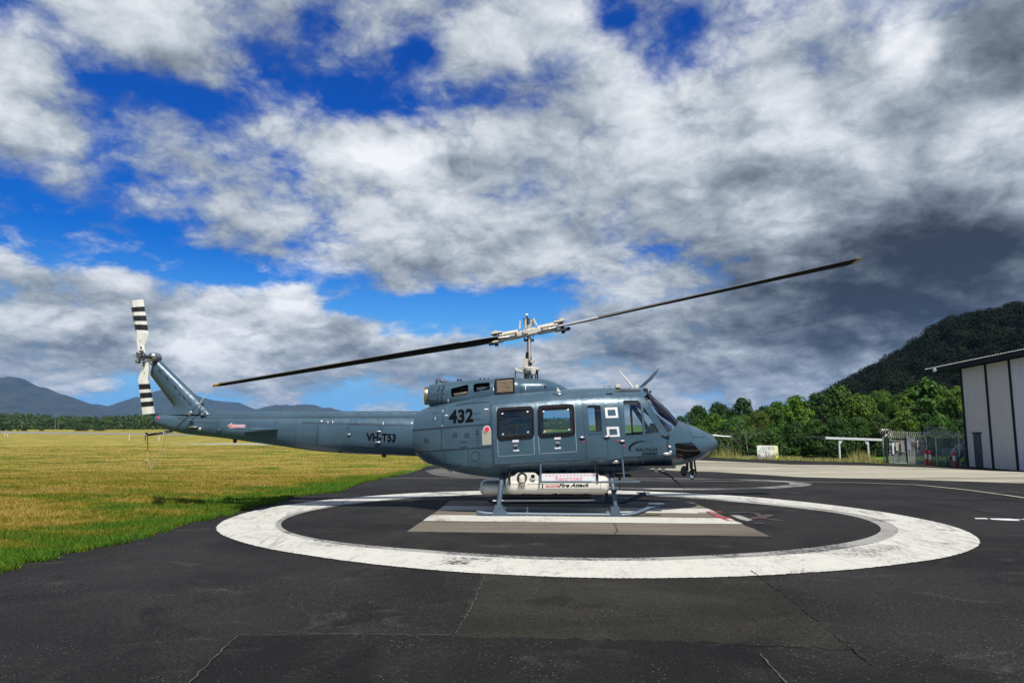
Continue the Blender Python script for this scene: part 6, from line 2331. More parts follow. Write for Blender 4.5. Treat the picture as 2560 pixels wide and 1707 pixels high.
bladetop = principled('blade_upper', (0.30, 0.30, 0.30), .5)
bladebot = principled('blade_lower', (0.006, 0.006, 0.006), .8, spec=.15)
bladegrey = principled('blade_upper_outer', (0.10, 0.095, 0.085), .6, spec=.2)  # darker upper face beyond the root
bladetip = principled('blade_tip_yellow', (0.40, 0.27, 0.04), .5)
edge_b = principled('blade_edge', (0.20, 0.16, 0.11), .4, metal=.4)
for d, lead, R_ in ((dL, -1, (PL_ - HUB).length), (dR, 1, RLEN)):
    ex, ey, ez = frame(d)

    def section(r, ch, pitch, t=.074):
        a = math.radians(pitch)
        pts = []
        for q in (0, .03, .1, .25, .5, .8, 1.0):
            hh = t * ch / .53 * (1.8 * math.sqrt(q) * (1 - q) ** .75) * .62 + .003
            pts.append((q, hh))
        loop_ = [(q, h) for q, h in pts] + [(q, -h) for q, h in pts[::-1]]
        res = []
        for q, h in loop_:
            y = (0.25 - q) * ch                                   # towards the leading edge
            yy = y * math.cos(a) - h * math.sin(a)
            zz = y * math.sin(a) + h * math.cos(a)
            res.append(HUB + ex * r + ey * (lead * yy) + ez * zz)
        return res
    sgn = 'left' if lead < 0 else 'right'
    rs = np.concatenate([[0.62, 0.72, 0.95, 1.25], np.linspace(1.6, R_ - .16, 22)])
    tw = lambda r: 10.0 - 13.0 * max(0, r - .8) / (R_ - .8)
    chs = lambda r: .30 if r < .7 else (.40 if r < .9 else (.48 if r < 1.1 else .53))
    drp = lambda r: -0.0022 * r * r + 0.0022 * RLEN * r
    mb = MB()
    rings = [section(r, chs(r), tw(r)) for r in rs]
    mb.loft(rings, 0, True, True)
    bl = mb.build('rotor_blade', [bladetop, bladebot, edge_b, bladegrey], HEL, sharp=30)
    for p_ in bl.data.polygons:
        nz = p_.normal.dot(ez)
        rr_ = (p_.center + Vector(ORG[HEL.name]) - HUB).dot(ex)
        p_.material_index = (0 if rr_ < 1.7 else 3) if nz > .15 else 1
    b2 = MB().loft([section(R_ - .16, .53, tw(R_)), section(R_ - .05, .53, tw(R_)), section(R_, .40, tw(R_), .04)], 0, True, True).build('blade_tip', bladetip, bl, sharp=30)
    # grip, bolt and brace
    rot = Matrix((ex, ey, ez)).transposed()
    g = MB()
    g.bbox(HUB + ex * .42, (.50, .20, .21), .06, rot)
    g.bbox(HUB + ex * .74 + ez * .10 + ey * (.02 * lead), (.28, .22, .05), .02, rot)
    g.bbox(HUB + ex * .74 - ez * .10 + ey * (.02 * lead), (.28, .22, .05), .02, rot)
    G = g.build('blade_grip', M['cream'], HEL)
    MB().cyl(HUB + ex * .78 + ez * -.19, HUB + ex * .78 + ez * .155, .045, 14).build('blade_bolt', M['darksteel'], G)
    MB().cyl(HUB + ex * .78 + ez * .125, HUB + ex * .78 + ez * .165, .07, 14).build('bolt_cap', M['cream'], G)
    MB().tube([HUB + ex * .30 + ey * -.17 + ez * .03, HUB + ex * .68 + ey * -.17 + ez * .02], .026, 10).build('drag_brace', M['cream'], G)
    MB().tube([HUB + ex * .46 + ey * -.18 - ez * .04, HUB + ex * .72 + ey * -.18 - ez * .03], .018, 8).build('brace_nut', M['steel'], G)
    for k in (.30, .55, .70):
        MB().bbox(HUB + ex * k + ey * -.115 + ez * .0, (.03, .03, .12), .008, rot).build('grip_lug', M['darksteel'], G)
    MB().bbox(HUB + ex * .88 - ez * .11 + ey * .02, (.16, .16, .07), .02, rot).build('root_clamp', M['darksteel'], G)
    MB().tube([HUB + ex * .20 + ey * -.16 + ez * .10, HUB + ex * .16 + ey * -.18 + ez * .28], [.025, .014], 8).build('grip_pin', M['white'], G)
rotm = Matrix((dR, Vector((0, 1, 0)), frame(dR)[2])).transposed()
yk = MB()
yk.bbox(HUB - frame(dR)[2] * .01, (.62, .30, .13), .03, rotm)
yk.bbox(HUB + dR * .02 + Vector((0, -.17, -.02)), (.34, .08, .16), .03, rotm)
yk.build('rotor_yoke', M['cream'], HEL)
q = [c(u, v, -.2) for u, v in ((1309, 823), (1320, 826.5), (1320, 833.5), (1308, 834))]
MB().prism([(p.x, p.z) for p in q], YC - .26, YC - .20).build('pitch_horn', M['cream'], HEL)

# ---- tail rotor
YT = YC - .58


def tr_blade(st, bands, name):
    """stations: far edge, near edge, other edge"""
    mb = MB()
    n = len(st)

    def lerp_st(t):
        x = t * (n - 1)
        i = min(int(x), n - 2)
        f = x - i
        return [tuple(st[i][k][j] + (st[i + 1][k][j] - st[i][k][j]) * f for j in range(2)) for k in range(3)]
    return lerp_st


def tail_blade(tip, knee, notch, root, fr, flip):
    """each station is ((edge strip), (face edge), (other edge)) in pixels; bands are painted from tip to knee"""
    segs = []
    cut = [0.0] + [x for b_ in fr for x in b_] + [1.0]
    for i in range(len(cut) - 1):
        segs.append((cut[i], cut[i + 1], 1 if i % 2 else 0))
    mb = MB()

    def sec(s):
        A, B_, C_ = s
        a = at(*A, YT + .05)
        b_ = at(*B_, YT - .02)
        c__ = at(*C_, YT + .01)
        return [(a[0], YT + .05, a[1]), (b_[0], YT - .02, b_[1]), ((b_[0] + c__[0]) / 2, YT - .022, (b_[1] + c__[1]) / 2), (c__[0], YT + .01, c__[1]), ((b_[0] + c__[0]) / 2, YT + .045, (b_[1] + c__[1]) / 2)]
    mix = lambda p, q, t: tuple(tuple(p[k][j] + (q[k][j] - p[k][j]) * t for j in range(2)) for k in range(3))
    for t0, t1, m_ in segs:
        mb.loft([sec(mix(tip, knee, t0)), sec(mix(tip, knee, t1))], m_, False, False)
    mb.add(sec(tip), [(0, 1, 2, 3, 4)], 0)
    mb.loft([sec(knee), sec(notch), sec(root)], 0, False, False)
    mb.add(sec(root), [(0, 1, 2, 3, 4)], 0)
    b = MB.build(mb, 'tail_rotor_blade', [M['white'], M['black']], HEL)
    return b


def vpx(L):
    return [(320 + x / 5.225, 740 + y / 5.225) for x, y in L]


T1 = tail_blade(vpx([(25, 64), (54, 58), (200, 43)]), vpx([(98, 478), (116, 478), (270, 488)]), vpx([(110, 600), (113, 600), (211, 650)]), vpx([(128, 745), (131, 745), (228, 735)]),
                ((.21, .36), (.475, .64), (.745, .915)), 1)
T2 = tail_blade(vpx([(352, 1526), (322, 1532), (190, 1545)]), vpx([(278, 1092), (262, 1092), (130, 1097)]), vpx([(274, 945), (272, 947), (170, 962)]), vpx([(264, 845), (262, 845), (194, 850)]),
                ((.21, .36), (.465, .625), (.72, .88)), -1)
for T_, pts in ((T1, ((168, 670), (176, 713), (157, 580))), (T2, ((198, 870), (206, 912), (214, 1000)))):
    mb = MB()
    for k, (x, y) in enumerate(pts):
        u, v = vpx([(x, y)])[0]
        X, Z = at(u, v, YT - .03)
        r = .018 if k < 2 else .009
        mb.cyl((X, YT - .035, Z), (X, YT - .005, Z), r, 10)
    mb.build('blade_rivet', M['black'], T_)
hubp = Vector((*[at(356, 893, YT)[0]], YT, at(356, 893, YT)[1]))
gbx = c(384, 893, -.12)
mb = MB()
mb.cyl(gbx + Vector((.0, .16, 0)), gbx + Vector((0, -.06, 0)), .115, 20, r2=.105)
mb.sphere(gbx + Vector((0, -.06, 0)), .10, 16, 8, scale=(1, .6, 1))
mb.build('tail_gearbox', M['steel'], HEL)
MB().cyl(gbx + Vector((0, -.05, 0)), hubp + Vector((0, -.10, 0)), .035, 12).build('tail_rotor_shaft', M['darksteel'], HEL)
MB().tube([gbx + Vector((.02, .05, -.09)), c(388, 912, -.05), c(386, 926, 0)], [.07, .06, .07], 10).build('gearbox_mount', M['darksteel'], HEL)
mb = MB()
mb.bbox(hubp + Vector((0, -.04, 0)), (.13, .10, .16), .02, Matrix.Rotation(math.radians(-8), 3, 'Y'))
mb.cyl(hubp + Vector((0, -.04, 0)), hubp + Vector((0, -.16, 0)), .05, 12)
r = random.Random(3)
for k in range(14):
    a = r.uniform(0, 6.28)
    q0 = hubp + Vector((math.cos(a) * .09, -.06 - r.uniform(0, .08), math.sin(a) * .12))
    mb.bbox(q0, (r.uniform(.03, .06), .04, r.uniform(.03, .07)), .006, Matrix.Rotation(r.uniform(0, 3), 3, 'Y'))
TH_ = mb.build('tail_rotor_hub', principled('hub_metal', (.16, .16, .155), .4, metal=.7, var=.6, vscale=40), HEL)
mb = MB()
for k in range(6):
    a = r.uniform(0, 6.28)
    q0 = hubp + Vector((math.cos(a) * .08, -.15, math.sin(a) * .1))
    mb.bbox(q0, (r.uniform(.02, .05), .03, r.uniform(.02, .05)), .006, Matrix.Rotation(r.uniform(0, 3), 3, 'Y'))
mb.tube([hubp + Vector((-.16, -.1, .05)), hubp + Vector((.05, -.14, .03))], .012, 6)
mb.build('hub_fittings', M['steel'], HEL)
MB().tube([hubp + Vector((.09, -.08, .0)), hubp + Vector((.18, .0, -.12)), c(382, 916, -.1)], .014, 6).build('pitch_change_rod', M['steel'], HEL)

SKINRIV.build('skin_rivets', M['paint'], FUS)['kind'] = 'stuff'
# ---- skids
GH = 1.15


def gp(u, v, y):
    X, Z = at(u, v, YC - GH)
    return Vector((X, y, Z))


spx = [(1191, 1279), (1198, 1281), (1215, 1283.6), (1240, 1284.6), (1400, 1286.5), (1540, 1287.3), (1566, 1287), (1588, 1283.5), (1606, 1277), (1624, 1269), (1648, 1260)]
for sgn in (-1, 1):
    y = YC + sgn * GH
    rr = .047
    base = at(1400, 1291.5, YC - GH)[1]
    sx_ = 0.0 if sgn < 0 else .16

    def gp(u, v, y, sx_=sx_):
        X, Z = at(u, v, YC - GH)
        return Vector((X + sx_, y, Z))
    P = [gp(u, v, y) for u, v in spx]
    sk = MB().tube(P, [.03] + [rr] * 9 + [.045], 14).build('skid', M['skid'], HEL)
    MB().tube([p + Vector((0, 0, -.012)) for p in P[2:8]], rr * 1.02, 12).build('skid_shoe', M['darkskid'], sk)
    q = gp(1641, 1258.5, y)
    MB().bbox(q, (.32, .15, .018), .006).build('skid_step', M['skid'], sk)
    q0, q1 = gp(1602, 1279, y), gp(1611, 1275, y)
    MB().cyl(q0, q1, rr * 1.12, 14).build('skid_sleeve', M['skid'], sk)
    for pts in ([(1228, 1288), (1271, 1288.5), (1268, 1281.5), (1262, 1280), (1256.5, 1261.5), (1238, 1261.5), (1233, 1279)], [(1522, 1289.5), (1554.5, 1289.5), (1553, 1284), (1549, 1280), (1547, 1266), (1527, 1266), (1524.5, 1284)]):
        MB().prism([(gp(u, v, y).x, gp(u, v, y).z) for u, v in pts], y - .062, y + .062).build('skid_saddle', M['skid'], sk)
    for u, v0 in ((1262, 1283), (1318, 1284)):
        mb = MB()
        a = gp(u, v0, y)
        mb.bbox(a + Vector((0, 0, .02)), (.09, .07, .05), .012)
        mb.cyl(a + Vector((0, 0, .03)), a + Vector((0, 0, .11)), .014, 8)
        mb.sphere(a + Vector((0, 0, .115)), .020, 8, 6)
        mb.build('wheel_lug', M['skid'], sk)
    mb = MB()
    for u in np.arange(1200, 1600, 17):
        a = gp(u, 1289.5 if u > 1235 else 1287, y)
        mb.box(a + Vector((0, sgn * .044, .02)), (.014, .012, .014))
    mb.build('shoe_rivets', M['steel'], sk)['kind'] = 'stuff'
for (u0, v0, u1, v1, r_) in ((1245, 1281, 1254.5, 1200, .052), (1541, 1283, 1529.5, 1200, .046)):
    f0 = Vector((at(u0, v0, YC - GH)[0], 0, at(u0, v0, YC - GH)[1]))
    X1, Z1 = at(u1, v1, YC - GH + .18)
    pth = []
    for sgn in (-1, 1):
        f = f0 + Vector((0 if sgn < 0 else .16, 0, 0))
        arm = [(f.x, YC + sgn * GH, f.z), (f.x + (X1 - f.x) * .5, YC + sgn * (GH - .07), f.z + (Z1 - f.z) * .5), (X1, YC + sgn * (GH - .2), Z1 + .02), (X1 + .02, YC + sgn * (GH - .42), Z1 + .12), (X1 + .02, YC + sgn * .35, Z1 + .16)]
        pth += arm if sgn < 0 else arm[::-1]
    MB().tube(pth, r_, 12).build('cross_tube', M['skid'], HEL)
a = at(1536, 1227, YC - GH + .05)
MB().cyl((a[0], YC - GH + .05, a[1] - .03), (a[0] - .005, YC - GH + .06, a[1] + .03), .052, 12).build('tube_band', M['black'], HEL)

# ---- belly tank
YN = YC - .72                                    # axis of the near pod


class TankB(Body):
    def __init__(self):
        pass

    def par(self, X):
        t = (X - self.x0) / (self.x1 - self.x0)
        k = 1.0
        e = min(t, 1 - t) * (self.x1 - self.x0)
        if e < .16:
            k = math.sqrt(max(0.0, 1 - ((.16 - e) / .16) ** 2)) * .55 + .45
        zm = (self.zt_ + self.zb_) / 2
        return zm + (self.zt_ - zm) * k, zm - (zm - self.zb_) * k, zm, self.hw * k, 3.2, 2.7

    def y(self, X, Z):
        zt, zb, zm, w, a, b_ = self.par(min(max(X, self.x0), self.x1))
        r, e = ((Z - zm) / max(zt - zm, 1e-4), a) if Z >= zm else ((zm - Z) / max(zm - zb, 1e-4), b_)
        return w * max(0.0, 1 - min(1, r) ** e) ** (1 / e) + (YC - YN)

    def ring(self, X, n=40, inset=0.0):
        zt, zb, zm, w, a, b_ = self.par(X)
        r = []
        for k in range(n):
            t = 2 * math.pi * (k + .5) / n
            cc, ss = math.cos(t), math.sin(t)
            e = a if ss >= 0 else b_
            r.append((X, self.yc + w * math.copysign(abs(cc) ** (2 / e), cc), zm + (zt - zm if ss >= 0 else zm - zb) * math.copysign(abs(ss) ** (2 / e), ss)))
        return r


TK = TankB()
TK.hw = .46
TK.yc = YN
TK.x0 = at(1263, 1212, YN - .40)[0]
TK.x1 = at(1526, 1212, YN - .40)[0]
TK.zt_ = at(1400, 1187, YN - .3)[1]
TK.zb_ = at(1400, 1237, YN - .25)[1]


def tank_loft(T_, x0, x1, n=26):
    L = x1 - x0
    t = np.concatenate([[0, .01, .03, .06, .1], np.linspace(.15, .85, n), [.9, .94, .97, .99, 1.0]])
    return MB().loft([T_.ring(x0 + L * k) for k in t], 0, True, True)


TANK = tank_loft(TK, TK.x0, TK.x1).build('belly_tank', M['tank'], HEL, sharp=50)
TK2 = TankB()
TK2.__dict__.update(TK.__dict__)
TK2.yc = YC + .72
tank_loft(TK2, TK.x0, TK.x1).build('belly_tank', M['tank'], HEL, sharp=50)
LB = TankB()
LB.hw, LB.yc = .62, YC - .05
LB.x0, LB.x1 = at(1200.5, 1220, LB.yc - .3)[0], TK.x0 + .35
LB.zt_, LB.zb_ = at(1230, 1201.5, LB.yc - .3)[1], at(1230, 1239, LB.yc - .3)[1]
lobe = tank_loft(LB, LB.x0, LB.x1, 10).build('tank_lobe', M['tank'], HEL, sharp=50)
z = (LB.zt_ + LB.zb_) / 2
MB().loft([[(LB.x0 - .03 + dx_, LB.yc + w, z + h) for w, h in ((-.45 - dx_ * .4, -.010), (.45 + dx_ * .4, -.010), (.45 + dx_ * .4, .010), (-.45 - dx_ * .4, .010))] for dx_ in (0.02, .4)], 0, True, False).build('lobe_flange', M['tank'], lobe)
# middle of the tank under the belly
MB().bbox(((TK.x0 + TK.x1) / 2, YC, (TK.zt_ + TK.zb_) / 2 - .02), (TK.x1 - TK.x0 - .15, .7, (TK.zt_ - TK.zb_) * .9), .06).build('tank_bridge', M['tank'], HEL)
hp_ = [at(u, v, YN - .3) for u, v in ((1278, 1200), (1280, 1190), (1286, 1188), (1292, 1182), (1297, 1180), (1334, 1180), (1339, 1182), (1346, 1189), (1351, 1196), (1352, 1201))]
HMP = MB().prism(hp_, YN - .445, YN + .3).build('tank_hump', M['tank'], TANK)
pp = [at(u, v, YN - .452) for u, v in ((1349, 1186.5), (1353, 1184.5), (1494, 1183.5), (1498.5, 1187), (1498.5, 1203), (1349, 1204))]
PNL = MB().prism(pp, YN - .452, YN + .2).build('tank_panel', M['sticker'], TANK)


class Flat:
    def __init__(self, Y):
        self.Y = Y

    def on(self, u, v, off=0.0):
        X, Z = at(u, v, self.Y - off)
        return Vector((X, self.Y - off, Z))


FP = Flat(YN - .452)
lettering(FP, 'Restricted', [(1388.5, 1190.8), (1455, 1190.2), (1455, 1200.4), (1388.5, 1201)], M['pinkprint'], 'warning_lettering', PNL if False else TANK, .0, off=.003)
mb = MB()
for k in range(15):
    u = 1364 + k * 8.7
    v = 1188.3 - k * .09
    P = [FP.on(u + a, v + b_, .003) for a, b_ in ((0, 1.2), (1.6, -1.2), (5.0, -1.2), (3.4, 1.2))]
    mb.add(P, [(0, 1, 2, 3)])
mb.build('warning_dashes', M['pinkprint'], TANK, fixn=False)
lettering(TK, 'Fire Attack', [(1397, 1208.3), (1474, 1206.8), (1474, 1216.6), (1397, 1217.8)], M['ink'], 'tank_lettering', TANK, .03, .35, off=.004)
decal(TK, [(1364.5, 1213.2), (1397, 1212.7), (1397, 1216.6), (1364.5, 1217.2)], M['red'], 'red_label', TANK, .003, sub=3)
lettering(TK, 'SIMPLEX', [(1369, 1214.1), (1393, 1213.7), (1393, 1215.9), (1369, 1216.3)], M['sticker'], 'label_lettering', TANK, .02, off=.006)
lettering(TK, 'Fire Attack', [(1297, 1233.6), (1480, 1232.4), (1480, 1237), (1297, 1238)], M['ink'], 'tank_lettering', TANK, .03, .35, off=.004)
lines(TK, [([(1264, 1209.3), (1294, 1209.8)], 1.0), ([(1318, 1209.5), (1400, 1209)], 1.0), ([(1501, 1195), (1502, 1230)], 1.3)], M['beige'], 'tank_seam', TANK)
FH = Flat(YN - .445)
p = FH.on(1305, 1193)
PORT = MB().cyl(p, p + Vector((0, -.03, 0)), .105, 24).build('filler_flange', M['black'], TANK)
mb = MB()
mb.tube([p + Vector((0, -.02, 0)), p + Vector((0, -.07, 0)), p + Vector((0, -.10, -.03)), p + Vector((0, -.105, -.09)), p + Vector((0, -.105, -.16))], [.065, .066, .064, .062, .062], 16)
mb.build('filler_elbow', M['cream'], TANK)
for k in (.0, .055):
    q = p + Vector((0, -.105, -.085 - k))
    MB().cyl(q, q - Vector((0, 0, .02)), .076, 18).build('hose_band', M['brass'], TANK)
p = FH.on(1332.5, 1191)
MB().cyl(p, p + Vector((0, -.05, 0)), .058, 20).build('vent_stub', M['tank'], TANK)
MB().cyl(p + Vector((-.004, -.05, .01)), p + Vector((-.004, -.054, .01)), .042, 18).build('vent_opening', M['black'], TANK)
for u, v0, v1 in ((1273.5, 1187, 1212), (1493, 1184, 1208)):
    B_ = FH if u < 1300 else FP
    mb = MB()
    mb.bbox(B_.on(u, v0 + 5, .02), (.05, .04, .12), .008)
    mb.tube([B_.on(u - .5, v0 + 8, .02), B_.on(u - 1.5, v1, .02)], .010, 6)
    mb.tube([B_.on(u + .8, v0 + 8, .02), B_.on(u + 2.5, v1 - 1, .02)], .010, 6)
    mb.tube([B_.on(u, v0 + 1, .02), HULL.on(u, 1172 if u < 1300 else 1152, .02)], .012, 6)
    mb.build('tank_latch', M['black'], TANK)
x0, z0 = at(1231.5, 1251.6, YC - .75)
x1, z1 = at(1487, 1249.4, YC - .75)
MB().tube([(x0, YC - .75, z0), (x0 + .15, YC - .75, z0 + .005), (x1 - .15, YC - .75, z1 - .005), (x1, YC - .75, z1)], [.012, .020, .020, .012], 10).build('hover_pipe', M['white'], HEL)
MB().bbox(((x0 + x1) / 2 + .05, YC - .3, TK.zb_ - .06), (2.0, .6, .13), .03).build('tank_shade_block', M['black'], HEL)  # black block standing in for the shade beneath the tank
for u in (1370, 1407, 1462):
    p = HULL.on(u, 1176 - (u - 1370) * .03, -.02)
    MB().sphere(p, .065, 12, 8, scale=(1, .6, 1)).build('belly_vent', M['rubber'], HEL)
# foot rail
YR = YC - 1.34
a, b2 = at(1348, 1204, YR), at(1600, 1204.5, YR)
RAIL = MB().bbox(((a[0] + b2[0]) / 2, YR, (a[1] + b2[1]) / 2), (b2[0] - a[0], .13, .035), .01).build('foot_rail', M['skid'], HEL)
for (u0, v0, u1, v1) in ((1351.5, 1159, 1352, 1201), (1556, 1147, 1560.5, 1201)):
    h = HULL.on(u0, v0, 0)
    e = at(u1, v1, YR + .02)
    MB().tube([h, Vector((e[0], YR + .02, e[1]))], .020, 8).build('rail_strut', M['skid'], RAIL)
p = Vector((at(1356, 1208, YR)[0], YR - .05, at(1356, 1208, YR)[1]))
MB().tube([p, p + Vector((0.0, -.01, -.10))], .012, 6).build('rail_strap', M['black'], RAIL)
decal_pts = [at(u, v, YR - .068) for u, v in ((1479, 1202.6), (1491, 1202.6), (1491, 1204), (1479, 1204))]
MB().add([(x, YR - .068, z) for x, z in decal_pts], [(0, 1, 2, 3)]).build('rail_tape', M['sticker'], RAIL, fixn=False)
for (u, v) in ((1290, 1172), (1487, 1152), (1549, 1196)):
    mb = MB()
    h = HULL.on(u, v, .02)
    mb.tube([h + Vector((0, 0, .06)), h, h + Vector((0.01, -.01, -.07)), h + Vector((0, 0, -.22))], .012, 6)
    mb.sphere(h, .03, 8, 6)
    mb.build('tank_hanger', M['darksteel'], HEL)
p = HULL.on(1540, 1154, .03)
MB().sphere(p, .07, 12, 8, scale=(1.2, .6, .6)).build('landing_light', M['steel'], HEL)
MB().bbox(c(1556, 1188, -.6), (.34, .3, .05), .015).build('belly_bracket', M['black'], HEL)

# ---- roof and nose fittings
q = [(p_.x, p_.z) for p_ in (c(1596, 967.5), c(1604, 961.5), c(1618, 949), (c(1634, 932)), c(1648.5, 920), c(1641, 934), c(1629, 950), c(1612, 965), c(1604, 970))]
WCUT = MB().prism(q, YC - .012, YC + .012).build('wire_cutter', M['paint'], HEL)
q = [(p_.x, p_.z) for p_ in (c(1604, 962.5), c(1623, 945.5), c(1617, 953), c(1606, 963))]
MB().prism(q, YC - .016, YC - .0125).build('cutter_blade', M['black'], WCUT)
MB().tube([c(1547.5, 926.5, -.5), c(1582, 967.5, -.5)], [.014, .022], 8).build('whip_antenna', M['white'], HEL)
MB().bbox(c(1545, 965.5, -.75), (.115, .1, .075), .012).build('roof_antenna', M['cream'], HEL)
q = [(p_.x, p_.z) for p_ in (c(1588, 968, -.4), c(1588.5, 960.5, -.4), c(1591, 960.5, -.4), c(1597, 968, -.4))]
MB().prism(q, YC - .46, YC - .44).build('small_fin_antenna', M['white'], HEL)
MB().tube([c(1509, 969, -.6), c(1510.5, 963.5, -.6), c(1524, 963.5, -.6), c(1525.5, 968.5, -.6)], .008, 6).build('roof_rail', M['paint'], HEL)
MB().tube([HULL.on(1516, 987, .01), HULL.on(1516, 983.5, .03), HULL.on(1530, 983, .03), HULL.on(1530, 986.5, .01)], .010, 6).build('grab_handle', M['seam'], HEL)
MB().sphere(HULL.on(1614, 975, .03), .055, 12, 8).build('wiper_motor', M['black'], HEL)
MB().tube([HULL.on(1616, 978, .04), HULL.on(1623, 990, .03), HULL.on(1632, 1014, .03)], .014, 6).build('wiper', M['black'], HEL)
MB().bbox(HULL.on(1625, 979, .03), (.07, .05, .04), .01).build('wiper_arm', M['black'], HEL)
p = HULL.on(1396, 985, .0)
NV = MB().sphere(p, .10, 14, 8, scale=(1.25, .35, .45)).build('nav_light_base', M['paint'], HEL)
MB().sphere(p + Vector((.02, -.035, -.02)), .055, 12, 8).build('nav_light', M['steel'], NV)
q = [(p_.x, p_.z) for p_ in (c(1392, 968.5, -1.0), c(1394, 969, -1.0), c(1402, 979, -1.0), c(1393, 979, -1.0))]
MB().prism(q, YC - 1.03, YC - .99).build('fin_antenna', M['white'], HEL)
MB().cyl(c(1768, 1086.5, -.15), c(1782, 1088, -.15), .02, 10).build('pitot_base', M['paint'], HEL)
MB().tube([c(1781, 1087.8, -.15), c(1800, 1089.5, -.15), c(1827, 1091.3, -.15)], [.02, .016, .012], 8).build('pitot_tube', M['white'], HEL)
for u, v in ((1664, 1088.5), (1668, 1134.5)):
    p = HULL.on(u, v, .02)
    MB().sphere(p, .06, 12, 6, scale=(1.8, .5, .3 if v < 1100 else .6)).build('door_hinge', M['black'] if v < 1100 else M['steel'], HEL)
for u, v in ((1674.5, 1116), (1676.5, 1129)):
    MB().bbox(HULL.on(u, v, .01), (.05, .03, .04), .008).build('nose_latch', M['sticker'], HEL)
for poly in ([(1636, 1166), (1646, 1168), (1643.5, 1179.5), (1637, 1179.5)], [(1652.5, 1166), (1664, 1166), (1661.5, 1178.5), (1654, 1178.5)]):
    MB().prism([(c(u, v, -.25).x, c(u, v, -.25).z) for u, v in poly], YC - .27, YC - .24).build('cutter_bracket', M['white'], HEL)
MB().prism([(c(u, v).x, c(u, v).z) for u, v in ((1640, 1176), (1655, 1177), (1668, 1182), (1690, 1200), (1714, 1225), (1700, 1213), (1676, 1193), (1650, 1180))], YC - .012, YC + .012).build('wire_cutter', M['black'], HEL)
MB().tube([c(1681, 1164, -.3), c(1681.5, 1171, -.3)], [.02, .008], 6).build('drain_mast', M['black'], HEL)
MR = MB()
MR.bbox(c(1718, 1163, -.15), (.05, .06, .22), .01)
MR.bbox(c(1728, 1161, -.1), (.06, .06, .20), .01)
MR.tube([c(1736, 1152, -.1), c(1740, 1185, -.1)], .02, 8)
MR.tube([c(1718, 1172, -.15), c(1716, 1180, -.16), c(1711, 1178, -.18)], .012, 6)
MR.tube([c(1728, 1170, -.1), c(1732, 1180, -.1)], .014, 6)
MR = MR.build('mirror_bracket', M['black'], HEL)
for (u, v, nx_) in ((1710.3, 1177, .40), (1731.2, 1184.5, .34)):
    p = c(u, v, -.2)
    nrm = Vector((-.90, -nx_ - .05, .12)).normalized()
    n = 22
    e1 = nrm.cross(Vector((0, 0, 1))).normalized()
    e2 = nrm.cross(e1)
    R_ = .105
    pth = [p + e1 * R_ * math.cos(2 * math.pi * k / n) + e2 * R_ * math.sin(2 * math.pi * k / n) for k in range(n + 1)]
    mm = MB().tube(pth, .011, 6, cap=False).build('mirror_rim', M['black'], HEL)
    MB().cyl(p - nrm * .003, p + nrm * .003, R_, 22).build('mirror_glass', M['mirror'], mm)

# ---- cabin
xs0, xs1 = -0.36, 3.55
MB().box((1.55, YC, 1.0), (3.8, 2.1, .05)).build('cabin_floor', M['cabin'], HEL)
MB().box((.10, YC, 1.78), (.92, 1.25, 1.5)).build('transmission_housing', M['cabin'], HEL)
mb = MB()
for k in range(5):
    mb.box((-.25 + .18 * k, YC - .64, 1.75), (.02, .03, 1.3))
for k in range(4):
    mb.box((.1, YC - .645, 1.35 + .3 * k), (.9, .03, .02))
mb.build('housing_grid', principled('grid_bar', (.06, .065, .07), .8), HEL)  # crossed bars on the face of the transmission housing
seatframe = principled('seat_frame', (.50, .50, .48), .5)
for sgn in (-1, 1):
    y = YC + sgn * .58
    S = MB()
    rotb = Matrix.Rotation(math.radians(-12), 3, 'Y')
    S.bbox((2.62, y, 1.36), (.46, .46, .10), .03)
    S.bbox((2.34, y, 1.74), (.10, .46, .72), .035, rotb)
    S.bbox((2.24, y, 2.20), (.09, .26, .2), .03, rotb)
    S.build('crew_seat', M['seatc'], HEL)
    F_ = MB()
    for k in (-.25, .25):
        F_.tube([(2.72, y + k, 1.03), (2.40, y + k, 1.33), (2.20, y + k, 2.08)], .014, 6)
    F_.build('seat_frame', seatframe, HEL)
MB().prism([(3.22, 1.42), (3.30, 1.92), (3.55, 1.90), (3.62, 1.42)], YC - .82, YC + .82).build('instrument_panel', M['cabin'], HEL)
MB().bbox((3.05, YC, 1.28), (.7, .34, .5), .04).build('centre_console', M['cabin'], HEL)
for sgn in (-1, 1):
    MB().tube([(2.98, YC + sgn * .55, 1.03), (2.95, YC + sgn * .55, 1.45), (2.90, YC + sgn * .55, 1.62)], [.02, .016, .028], 8).build('cyclic_stick', M['black'], HEL)
xd, zd = HULL.on(1576, 1006).x, HULL.on(1576, 1006).z
MB().box((xd + .02, YC - .92, zd), (.36, .04, .06)).build('sun_visor', principled('visor', (.65, .62, .42), .6), HEL)
MB().tube([(2.15, YC - .9, 1.05), (2.12, YC - .9, 2.4)], .025, 8).build('cabin_post', M['cabin'], HEL)

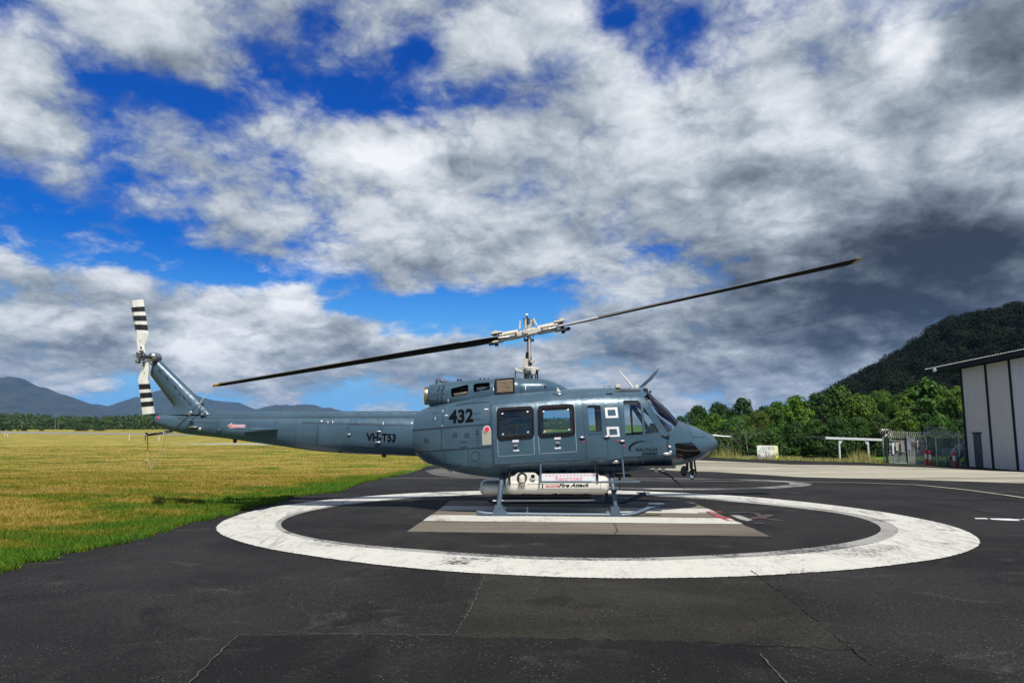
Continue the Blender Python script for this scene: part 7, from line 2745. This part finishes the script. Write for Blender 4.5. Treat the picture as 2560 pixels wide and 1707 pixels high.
# ---- things hung on the helicopter
t = thing('tie_down_strap', 'dark strap slung round the tail boom and its skid', 'strap', c(470, 1042), None)
yb = -.34
MB().tube([c(505, 1008.5, -.26), c(489, 1016, -.30), c(479, 1030, -.32), c(470, 1040, -.34), c(455, 1055, -.33), c(438, 1071, -.28), c(425, 1077, -.12)], [.010, .010, .012, .015, .017, .014, .012], 8).build('webbing', M['strap'], t)
MB().bbox(c(475, 1032.5, -.37), (.07, .05, .10), .012, Matrix.Rotation(math.radians(40), 3, 'Y')).build('ratchet', M['steel'], t)
MB().bbox(c(479, 1036.5, -.36), (.06, .04, .05), .01).build('buckle', M['black'], t)
MB().tube([c(494, 1012.5, -.27), c(505, 1008, -.24), c(513, 1008, -.2)], .010, 6).build('hook', M['strap'], t)
t = thing('blade_tether', 'thin cord tying the rotor blade tip down to the tail fin', 'cord', c(520, 982))
MB().tube([c(536, 963.5), c(520, 981, -.05), c(506, 998, -.12), c(496, 1014, -.24)], .0065, 5).build('cord', M['galv'], t)
MB().tube([c(538, 964.2), c(534.5, 962.5), c(533.5, 966), c(536.5, 967.2), c(538, 964.2)], .008, 5).build('loop', M['strap'], t)
t = thing('hanging_rope', 'tan rope hanging in a loop from the tail skid', 'rope', c(385, 1120))
MB().tube([c(415, 1082, -.04), c(412, 1096, -.04), c(405, 1120, -.04), c(394, 1145, -.04), c(384, 1160, -.04), c(377.5, 1174, -.04), c(376, 1166, -.03), c(371, 1150, -.03), c(368.5, 1140, -.03), c(369.5, 1110, -.03), c(369, 1087, -.03)], .011, 6).build('rope', M['rope'], t)
MB().sphere(c(366.5, 1151.5, -.04), .035, 10, 7, scale=(1.1, .8, .8)).build('knot', M['rope'], t)
MB().tube([c(369, 1087, -.04), c(362, 1092, -.04), c(357.5, 1105, -.04), c(362, 1107, -.04), c(364.5, 1098, -.04), c(362, 1088, -.04)], .010, 6).build('rope_end', M['rope'], t)
mb = MB()
for k in range(5):
    p = c(411.5 + 4.2 * k, 1080.6 - .9 * k)
    mb.tube([p + Vector((math.cos(a) * .004 * 3 + .0, math.cos(a) * .036, math.sin(a) * .036)) for a in np.linspace(0, 2 * math.pi, 9)], .010, 5, cap=False)
mb.build('lashing', M['white'], t)

# ------------------------------------------------------------------ air between here and the mountains
hm = bpy.data.materials.new('haze')
hm.use_nodes = True
T = NT(hm.node_tree)
o = T.n('ShaderNodeOutputMaterial')
pv = T.n('ShaderNodeVolumePrincipled', {'Color': (0.26, 0.50, 0.95, 1), 'Density': 0.000075, 'Anisotropy': 0.2})
T.nt.links.new(pv.outputs[0], o.inputs['Volume'])
hz = MB().box((0, 2960, 159), (11000, 6160, 322)).build('haze', hm)
struct(hz, 'stuff', 'thin blue haze over the far hills')
